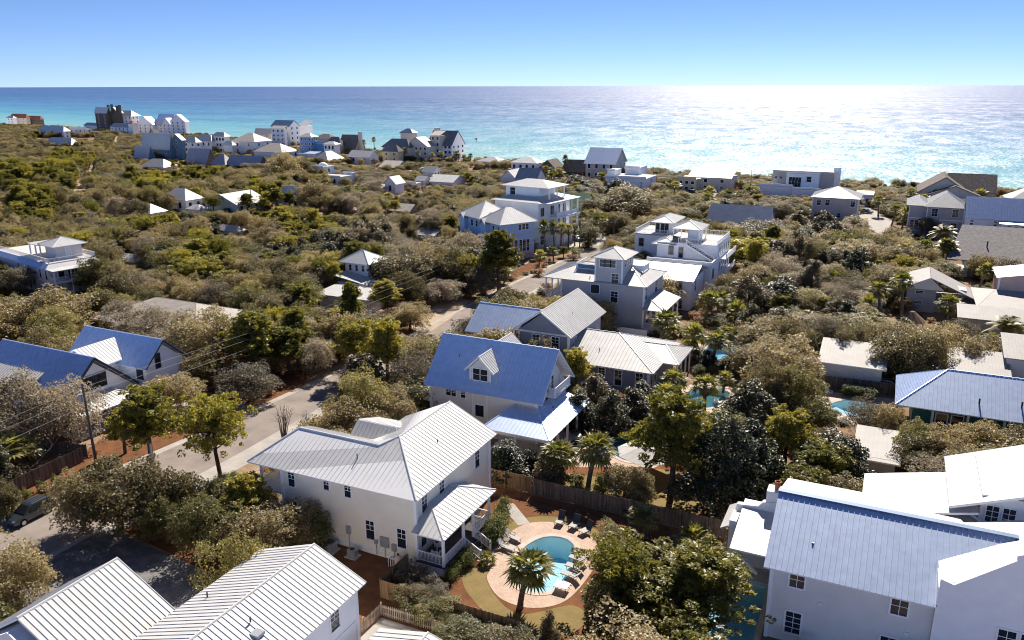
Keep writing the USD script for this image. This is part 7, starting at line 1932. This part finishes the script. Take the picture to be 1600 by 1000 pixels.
# the wood: everything between houses, streets and yards
KEEP = [  # outlines in the photograph that stay visible, and the foot of what shows there
 ([(395, 715), (465, 655), (610, 650), (705, 628), (775, 685), (775, 780), (745, 830), (760, 900), (690, 905), (520, 860), (530, 800), (470, 770), (440, 750), (410, 755)], (640, 900)),
 ([(665, 600), (700, 518), (875, 540), (920, 630), (860, 700), (838, 740), (770, 720), (765, 690), (665, 640)], (838, 700)),
 ([(738, 500), (745, 480), (905, 452), (950, 490), (930, 520), (1082, 542), (1040, 600), (1015, 612), (900, 600), (880, 560), (740, 530)], (1010, 610)),
 ([(850, 435), (930, 385), (1000, 390), (1065, 465), (1060, 520), (1000, 525), (880, 470), (855, 480)], (1002, 520)),
 ([(990, 345), (1030, 330), (1140, 350), (1145, 440), (1105, 470), (1080, 490), (1060, 430), (990, 400)], (1078, 487)),
 ([(755, 735), (830, 755), (1135, 820), (1140, 860), (930, 870), (905, 950), (700, 975), (700, 900), (760, 870)], (900, 822)),
 ([(590, 890), (700, 905), (560, 1000), (500, 880), (540, 860)], (560, 1000)), ([(0, 880), (560, 860), (700, 1000), (0, 1000)], (300, 1100)),
 ([(0, 800), (60, 740), (120, 790), (200, 830), (340, 900), (230, 960), (60, 880), (0, 850)], (20, 870)),
 ([(250, 740), (300, 690), (395, 630), (430, 610), (470, 590), (535, 595), (530, 615), (480, 640), (400, 715), (330, 745)], (528, 592)),
 ([(0, 555), (20, 525), (130, 505), (270, 540), (278, 620), (220, 650), (110, 660), (100, 600), (0, 600)], (230, 640)),
 ([(0, 375), (60, 362), (105, 372), (155, 405), (150, 445), (80, 462), (0, 452)], (75, 458)),
 ([(145, 495), (185, 462), (215, 470), (165, 515), (148, 515)], (150, 510)), ([(290, 480), (345, 485), (388, 492), (350, 510)], (350, 515)),
 ([(530, 410), (572, 386), (606, 404), (628, 426), (628, 470), (604, 470), (500, 480), (500, 452), (560, 440)], (560, 490)),
 ([(688, 345), (738, 315), (790, 320), (842, 346), (835, 405), (800, 405), (770, 370), (695, 360)], (804, 404)),
 ([(768, 290), (810, 278), (865, 285), (892, 305), (890, 375), (848, 392), (840, 345), (770, 320)], (850, 392)),
 ([(865, 296), (918, 296), (918, 326), (866, 328)], (890, 330)), ([(845, 390), (870, 340), (995, 345), (985, 375), (900, 415), (830, 450), (800, 448)], (880, 405)),
 ([(1112, 318), (1222, 318), (1222, 345), (1112, 345)], (1160, 345)), ([(1190, 264), (1320, 262), (1320, 306), (1190, 306)], (1250, 306)), ([(1265, 300), (1328, 286), (1352, 300), (1348, 342), (1268, 344)], (1270, 343)),
 ([(1338, 322), (1395, 325), (1395, 368), (1345, 355)], (1370, 350)), ([(1418, 318), (1478, 290), (1508, 322), (1505, 372), (1418, 374)], (1420, 372)), ([(1435, 292), (1490, 270), (1555, 294), (1555, 305), (1435, 305)], (1500, 308)),
 ([(1505, 306), (1600, 306), (1600, 362), (1505, 362)], (1510, 362)), ([(1480, 355), (1600, 360), (1600, 440), (1484, 440)], (1490, 440)), ([(1420, 425), (1450, 418), (1535, 455), (1530, 480), (1428, 480)], (1430, 475)),
 ([(1490, 475), (1530, 445), (1570, 425), (1600, 425), (1600, 515), (1490, 502)], (1500, 508)), ([(1480, 545), (1570, 550), (1572, 522), (1600, 522), (1600, 600), (1480, 592)], (1480, 592)),
 ([(1278, 526), (1392, 540), (1390, 600), (1280, 600)], (1283, 602)), ([(1280, 600), (1400, 615), (1405, 665), (1330, 660), (1285, 630)], (1330, 650)), ([(1395, 634), (1478, 578), (1600, 595), (1600, 664), (1460, 655), (1405, 650)], (1408, 662)),
 ([(1340, 705), (1405, 710), (1405, 755), (1385, 755)], (1370, 755)), ([(1130, 800), (1210, 750), (1480, 720), (1600, 710), (1600, 1000), (1190, 1000), (1150, 900)], (1200, 1000)),
 ([(1060, 610), (1115, 600), (1120, 645), (1065, 645)], (1095, 640)), ([(905, 670), (1030, 690), (1030, 780), (935, 790)], (950, 760)), ([(1110, 540), (1140, 540), (1140, 565), (1110, 565)], (1120, 562)),
 ([(1418, 485), (1450, 485), (1450, 505), (1400, 505)], (1424, 505)), ([(120, 300), (155, 250), (175, 225), (190, 215), (180, 245), (140, 300)], (125, 305)),
 ([(1055, 270), (1105, 260), (1150, 262), (1155, 296), (1060, 296)], (1060, 297)), ([(940, 262), (1000, 255), (1030, 275), (1022, 298), (945, 285)], (1008, 298)), ([(910, 255), (925, 237), (985, 240), (990, 275), (915, 278)], (915, 280)),
 ([(780, 264), (845, 262), (845, 285), (780, 285)], (806, 287)), ([(650, 505), (720, 462), (720, 480), (670, 520)], (670, 520)), ([(1180, 480), (1200, 480), (1200, 490), (1180, 490)], (1190, 490)), ([(385, 715), (470, 640), (520, 640), (500, 660), (405, 725)], (400, 720)), ([(0, 478), (12, 478), (12, 505), (0, 505)], (4, 510)), ([(0, 520), (34, 520), (34, 536), (0, 536)], (18, 545)), ([(190, 398), (232, 398), (232, 414), (190, 414)], (212, 420)),
 ([(58, 196), (148, 196), (148, 216), (58, 216)], (100, 216)), ([(66, 214), (128, 214), (128, 230), (66, 230)], (100, 231)), ([(14, 176), (70, 176), (70, 192), (10, 192)], (42, 192)), ([(145, 165), (300, 165), (300, 208), (150, 205)], (200, 207)),
 ([(200, 250), (225, 210), (290, 208), (310, 215), (310, 246), (200, 250)], (268, 250)), ([(300, 205), (365, 200), (365, 238), (300, 238)], (332, 240)), ([(360, 212), (465, 212), (465, 245), (362, 240)], (399, 243)), ([(425, 190), (485, 190), (485, 228), (425, 226)], (454, 228)), ([(468, 208), (528, 208), (528, 244), (468, 244)], (490, 245)), ([(490, 206), (585, 206), (585, 238), (530, 240)], (556, 240)),
 ([(490, 236), (545, 236), (545, 255), (490, 254)], (512, 256)), ([(542, 234), (592, 234), (592, 256), (542, 256)], (575, 258)), ([(595, 212), (738, 206), (738, 250), (597, 252)], (668, 253)), ([(590, 252), (642, 252), (642, 266), (590, 266)], (620, 268)), ([(638, 260), (690, 258), (690, 286), (728, 278), (728, 290), (650, 288)], (678, 287)), ([(598, 276), (655, 276), (655, 300), (598, 302)], (618, 304)), ([(472, 252), (555, 252), (555, 290), (472, 290)], (532, 292)),
 ([(292, 233), (358, 233), (358, 258), (292, 258)], (322, 262)), ([(355, 243), (425, 243), (425, 262), (355, 258)], (404, 266)), ([(222, 248), (280, 248), (280, 264), (222, 262)], (256, 266)), ([(238, 296), (425, 296), (425, 330), (240, 330)], (292, 332)), ([(428, 290), (472, 290), (472, 322), (428, 322)], (455, 327)), ([(165, 312), (250, 312), (240, 332), (165, 330)], (236, 342)), ([(740, 244), (842, 244), (842, 268), (740, 262)], (780, 264)), ([(840, 245), (915, 245), (915, 276), (840, 276)], (870, 276)),
 ([(0, 285), (8, 285), (8, 302), (0, 302)], (6, 303)), ([(336, 352), (376, 352), (376, 364), (336, 364)], (372, 368)), ([(500, 316), (560, 316), (560, 332), (500, 330)], (548, 334)), ([(605, 318), (655, 318), (655, 332), (605, 332)], (640, 335)), ([(640, 355), (690, 358), (690, 372), (640, 368)], (678, 376)),
]
KP = [(Polygon(o), ((at(*b) - [0, 0, CAMZ]) @ FWD)) for o, b in KEEP]
# raster of how near a tree may come before it hides something (10 px cells would be too coarse: 4 px)
gx, gy = np.meshgrid(np.arange(0, 1600, 4) + 2, np.arange(0, 1000, 4) + 2)
LIM = np.zeros(gx.shape)
for poly, d in KP:
    inside = contains_xy(poly, gx, gy)
    LIM = np.where(inside, np.maximum(LIM, d), LIM)

block_ = unary_union([p.buffer(0.4) for p in OPEN] + [q.buffer(0.8) for q in FOOT])
prepare(block_)
cand = []
st = 4.7
for j, y in enumerate(np.arange(30, 620, st * .87)):
    for x in np.arange(-920, 80, st) + (st / 2 if j % 2 else 0):
        cand.append((x, y))
cand = np.array(cand)
cand += rng.uniform(-1.5, 1.5, cand.shape)
P3 = np.c_[cand, np.zeros(len(cand))]
q = proj(P3)
far_lim = coast(cand[:, 0]) - 5
ok = (q[:, 2] > 30) & (q[:, 0] > -90) & (q[:, 0] < 1690) & (q[:, 1] < 1120) & (cand[:, 1] < far_lim) & (q[:, 1] > 100)
cand, q = cand[ok], q[ok]
ok = ~contains_xy(block_, cand[:, 0], cand[:, 1])
cand, q = cand[ok], q[ok]
# farther out the crowns blend, so thin them a little and let each spread wider
keep = rng.uniform(size=len(cand)) < np.clip(1.25 - q[:, 2] / 900, .55, 1)
cand, q = cand[keep], q[keep]
hx = np.array([(p[1], p[2]) for p in PLANTS if family(p[0])[0] not in ('shrub',)])
hr = np.array([p[3] for p in PLANTS if family(p[0])[0] not in ('shrub',)])
PINE_AT = [(300, 270, 60), (240, 300, 40), (100, 290, 40), (120, 270, 40), (60, 350, 40), (235, 310, 30), (440, 560, 60), (320, 450, 40), (560, 470, 60), (590, 540, 50), (360, 555, 50), (640, 560, 40), (1170, 420, 40), (240, 380, 40), (480, 380, 40), (400, 330, 40), (270, 265, 25), (1240, 700, 40), (420, 345, 50), (20, 300, 40), (330, 420, 30)]
MAG_AT = [(530, 400, 60), (620, 400, 50), (450, 420, 40), (1300, 370, 60), (1250, 430, 50), (950, 300, 60), (780, 430, 40), (1190, 480, 50), (1290, 520, 40), (1340, 430, 40), (300, 360, 50), (900, 270, 40)]
GREY_AT = [(600, 430, 70), (280, 540, 90), (700, 560, 60), (1190, 350, 60), (1210, 430, 50), (470, 600, 60), (360, 640, 50), (1330, 500, 60), (560, 300, 60)]
DRY_AT = [(620, 500, 60), (760, 480, 40), (840, 440, 30), (1180, 600, 40), (1260, 500, 40), (1400, 690, 60)]
for (x, y), s in zip(cand, q):
    d = s[2]
    # size by place: wind-clipped scrub near the shore, taller inland
    t = np.clip((coast(x) - y) / 230, 0, 1)
    big = meshkit.noise(np.array([x / 24.0, y / 24.0, 3.3]))
    w = rng.uniform(4.8, 8.0) * (.84 + .42 * t) * (.80 + .5 * big)
    h = rng.uniform(3.8, 5.8) * (.52 + .72 * t) * (.66 + .85 * big)
    if len(hx) and (np.hypot(hx[:, 0] - x, hx[:, 1] - y) < hr * .38 + 1.0).any():
        continue
    spx = FPX / d
    cy = s[1] - h * spx * .55
    r_ = rng.uniform()
    near = lambda L: any((s[0] - a) ** 2 + (2 * (s[1] - b)) ** 2 < c * c for a, b, c in L)
    if near(PINE_AT) and r_ < .75:
        kind = ('tall_pine', 'spreading_pine', 'slim_pine')[rng.integers(3)]; h *= 1.25; w *= .85
    elif near(MAG_AT) and r_ < .6:
        kind = ('broad_magnolia', 'slim_magnolia')[rng.integers(2)]; h *= 1.15; w *= .8
    elif near(GREY_AT) and r_ < .7:
        kind = ('grey_oak', 'twiggy_oak')[rng.integers(2)]
    elif near(DRY_AT) and r_ < .4:
        kind = 'dry_shrub'; w *= .6; h *= .5
    elif r_ < .60:
        kind = ('broad_oak', 'round_oak', 'lumpy_oak', 'small_oak')[rng.integers(4)]
    elif r_ < .76:
        kind = ('olive_tree_crown', 'tall_olive_crown')[rng.integers(2)]
    elif r_ < .86:
        kind = ('grey_oak', 'twiggy_oak')[rng.integers(2)]
    elif r_ < .92:
        kind = ('tall_pine', 'slim_pine', 'spreading_pine')[rng.integers(3)]; w *= .85
    elif r_ < .97:
        kind = ('broad_magnolia', 'slim_magnolia')[rng.integers(2)]; w *= .8
    else:
        kind = 'distant_palm' if d > 120 else 'short_cabbage_palm'; w, h = 3.6, 3.8

    def hides(w, h):
        x0, x1 = s[0] - w / 2 * spx * .95, s[0] + w / 2 * spx * .95
        y0, y1 = s[1] - h * spx * 1.02, s[1] - h * spx * .12
        i0, i1, j0, j1 = max(0, int(x0 // 4)), min(400, int(x1 // 4) + 1), max(0, int(y0 // 4)), min(250, int(y1 // 4) + 1)
        return i1 > i0 and j1 > j0 and (LIM[j0:j1, i0:i1] > d + 1.5).mean() > .05
    if hides(w, h):
        w, h = w * .55, h * .5
        kind = kind if 'palm' not in kind else 'small_oak'
        if hides(w, h):
            kind = 'dry_shrub' if r_ < .3 else 'leafy_shrub'
            w, h = 2.4, 1.5
            if hides(w, h) or d > 200:
                continue
    PLANTS.append((kind, x, y, w, h, None))

# biggest in the photograph first; past 300 of a family they go into one object
PL = []
for kind, x, y, w, h, note in PLANTS:
    p = proj([x, y, 0])
    PL.append([w * h * (FPX / p[2]) ** 2, kind, x, y, w, h, note, p])
PL.sort(key=lambda a: -a[0])
count, single, rest = {}, [], []
for a in PL:
    f = family(a[1])[0]
    count[f] = count.get(f, 0) + 1
    inframe = -40 < a[7][0] < 1640 and a[7][1] < 1090
    if count[f] <= 295 and inframe:
        single.append(a)
    else:
        rest.append(a)
LOOKWORD = {'broad_oak': 'broad olive brown oak', 'round_oak': 'rounded olive brown oak', 'lumpy_oak': 'lumpy olive brown oak', 'small_oak': 'small olive brown oak', 'grey_oak': 'greyish oak', 'twiggy_oak': 'thin greyish twiggy oak',
            'olive_tree_crown': 'bushy olive green tree', 'tall_olive_crown': 'tall olive green tree', 'tall_pine': 'tall yellow green pine', 'spreading_pine': 'spreading yellow green pine', 'slim_pine': 'slim yellow green pine',
            'broad_magnolia': 'broad dark glossy magnolia', 'slim_magnolia': 'slim dark glossy magnolia', 'leafy_shrub': 'low green shrub', 'dry_shrub': 'low rusty shrub', 'box_shrub': 'clipped green shrub', 'bare_bush': 'bare twiggy shrub', 'thin_bare_bush': 'thin bare shrub',
            'cabbage_palm': 'fan palm', 'short_cabbage_palm': 'short fan palm', 'tall_cabbage_palm': 'tall fan palm', 'distant_palm': 'slender fan palm', 'distant_low_palm': 'low bushy fan palm', 'feather_palm': 'feathery palm', 'tiny_fan_palm': 'ground hugging fan palm'}
LM = [(m, proj([x, y, 3.0]), x, y) for m, x, y in LANDMARKS]
groups = {}
for a in single:
    kind, x, y, w, h, note, p = a[1:]
    if note:
        where = note
    else:
        best = min((m for m in LM if m[1][2] > 20), key=lambda m: math.hypot(m[2] - x, m[3] - y) * (1 if -50 < m[1][0] < 1650 else 3))
        dx, dd = p[0] - best[1][0], p[2] - best[1][2]
        dist = math.hypot(best[2] - x, best[3] - y)
        lat = abs(dx) / (FPX / p[2])
        if lat > 1.2 * abs(dd):
            side = 'right of' if dx > 0 else 'left of'
        elif lat < .45 * abs(dd):
            side = 'behind' if dd > 0 else 'in front of'
        else:
            side = ('behind and ' if dd > 0 else 'in front and ') + ('right of' if dx > 0 else 'left of')
        where = ('close ' if dist < 13 else '' if dist < 32 else 'well ' if dist < 60 else 'far ') + side + ' ' + best[0]
    groups.setdefault((LOOKWORD[kind], where), []).append(a)
ORD = ['first', 'second', 'third', 'fourth', 'fifth', 'sixth', 'seventh', 'eighth', 'ninth', 'tenth', 'eleventh', 'twelfth', 'thirteenth', 'fourteenth', 'fifteenth', 'sixteenth', 'seventeenth', 'eighteenth', 'nineteenth', 'twentieth']
GROUPWORD = {'oak_tree': 'oaks in the scrub wood between the houses', 'leafy_tree': 'olive green trees in the scrub wood', 'pine_tree': 'pines scattered through the scrub wood', 'magnolia_tree': 'dark magnolias among the houses', 'palm_tree': 'palms around the houses', 'shrub': 'shrubs in gardens and along fences', 'bare_shrub': 'bare shrubs by the street and houses'}
SEEN = {}
for (look, where), g in groups.items():
    g.sort(key=lambda a: a[7][0])
    for i, a in enumerate(g):
        kind, x, y, w, h, note, p = a[1:]
        lab = f'{look} {where}'
        if len(g) == 2:
            lab = f'{look} {where}, the {("left", "right")[i]} one'
        elif len(g) > 2 and i < len(ORD):
            lab = f'{look} {where}, {ORD[i]} from left' if len(g) != 3 else f'{look} {where}, {("left", "middle", "right")[i]} of three'
        words = lab.split()
        if len(words) > 16:
            keep_ = words[1:] if len(words) == 17 else words[2:]
            lab = ' '.join(keep_[:16])
        while lab in SEEN and SEEN[lab] != (look, where):
            lab = lab.replace('one', 'of them') if lab.endswith('one') else lab.replace('well ', 'rather ') if 'well ' in lab else lab.replace('far ', 'distantly ') if 'far ' in lab else lab.replace(lab.split()[0], 'another', 1)
        lab = ' '.join(lab.split()[:16])
        SEEN[lab] = (look, where)
        fam, cat = family(kind)
        sw, sh = SIZE[kind]
        s = (w / sw, w / sw, h / sh)
        copy_of(KINDS[kind][0], fam, lab, cat, (x, y, 0.0), float(rng.uniform(0, 360)) if 'palm' not in kind else float(rng.uniform(0, 360)), s, GROUPWORD[fam])

# the rest of the wood: one object, each crown a copy
pi = UsdGeom.PointInstancer.Define(stage, '/World/woodland')
keys(pi.GetPrim(), 'remaining distant scrub wood crowns behind and between the single trees', 'woodland', None, 'stuff')
names = ['broad_oak', 'round_oak', 'lumpy_oak', 'grey_oak', 'olive_tree_crown', 'tall_pine', 'broad_magnolia', 'leafy_shrub', 'dry_shrub']
targets = []
for nm in names:
    k = f'/World/woodland/{nm}_shape'
    UsdGeom.Xform.Define(stage, k); OFF[k] = np.zeros(3)
    _, tr, cr, bk, lf = KINDS[nm]
    put('trunk', tr, bk, k); put('crown', cr, lf, k)
    targets.append(k)
swap = {'small_oak': 'broad_oak', 'twiggy_oak': 'grey_oak', 'tall_olive_crown': 'olive_tree_crown', 'spreading_pine': 'tall_pine', 'slim_pine': 'tall_pine', 'slim_magnolia': 'broad_magnolia'}
pos, idx, sc, ori = [], [], [], []


def stuff_at(kind, x, y, w, h):
    kind = swap.get(kind, kind)
    if kind not in names:
        kind = 'round_oak'
    sw, sh = SIZE[kind]
    pos.append((x, y, 0)); idx.append(names.index(kind)); sc.append((w / sw, w / sw, h / sh))
    t = rng.uniform(0, np.pi); ori.append(Gf.Quath(float(math.cos(t)), 0, 0, float(math.sin(t))))


for a in rest:
    stuff_at(*a[1:6])
# undergrowth on the wood's floor
u = np.c_[rng.uniform(-560, 60, 9000), rng.uniform(36, 420, 9000)]
q = proj(np.c_[u, np.zeros(len(u))])
block2 = unary_union([p.buffer(0.2) for p in OPEN] + [q_.buffer(0.2) for q_ in FOOT]); prepare(block2)
ok = (q[:, 2] > 30) & (q[:, 0] > -40) & (q[:, 0] < 1640) & (q[:, 1] < 1060) & (u[:, 1] < coast(u[:, 0]) - 4) & ~contains_xy(block2, u[:, 0], u[:, 1])
for (x, y) in u[ok]:
    stuff_at(('leafy_shrub', 'dry_shrub', 'leafy_shrub')[rng.integers(3)], x, y, rng.uniform(1.2, 3.0), rng.uniform(.6, 1.4))
pi.CreatePrototypesRel().SetTargets(targets)
pi.CreatePositionsAttr(Vt.Vec3fArray.FromNumpy(np.array(pos, np.float32)))
pi.CreateProtoIndicesAttr(Vt.IntArray.FromNumpy(np.array(idx, np.int32)))
pi.CreateScalesAttr(Vt.Vec3fArray.FromNumpy(np.array(sc, np.float32)))
pi.CreateOrientationsAttr(Vt.QuathArray(ori))
print('plants', len(single), 'rest', len(rest), 'stuff', len(pos), count)

# clipped hedge by the round pool
hx0, hx1, hy0, hy1 = -3.4, 1.0, 114.4, 116.2
cen = np.array([(x, y, z) for x in np.arange(hx0 + .3, hx1, .55) for y in np.arange(hy0 + .3, hy1, .55) for z in (.4, .9, 1.3)])
v, f = leaves(np.random.default_rng(5), cen, np.full(len(cen), .42), 60, .14, flat=.7)
hk = thing('hedge', 'clipped green box hedge between the round pool and the brown board fence', 'hedge', ((hx0 + hx1) / 2, 115.3, 0))
put('foliage', MB().add(v, f), 'leaf_shrub', hk)
put('stem', MB().box(hx0 + .4, hx1 - .4, 115.2, 115.4, 0, .8), 'bark', hk)

if __name__ == 'dbg':
    pass
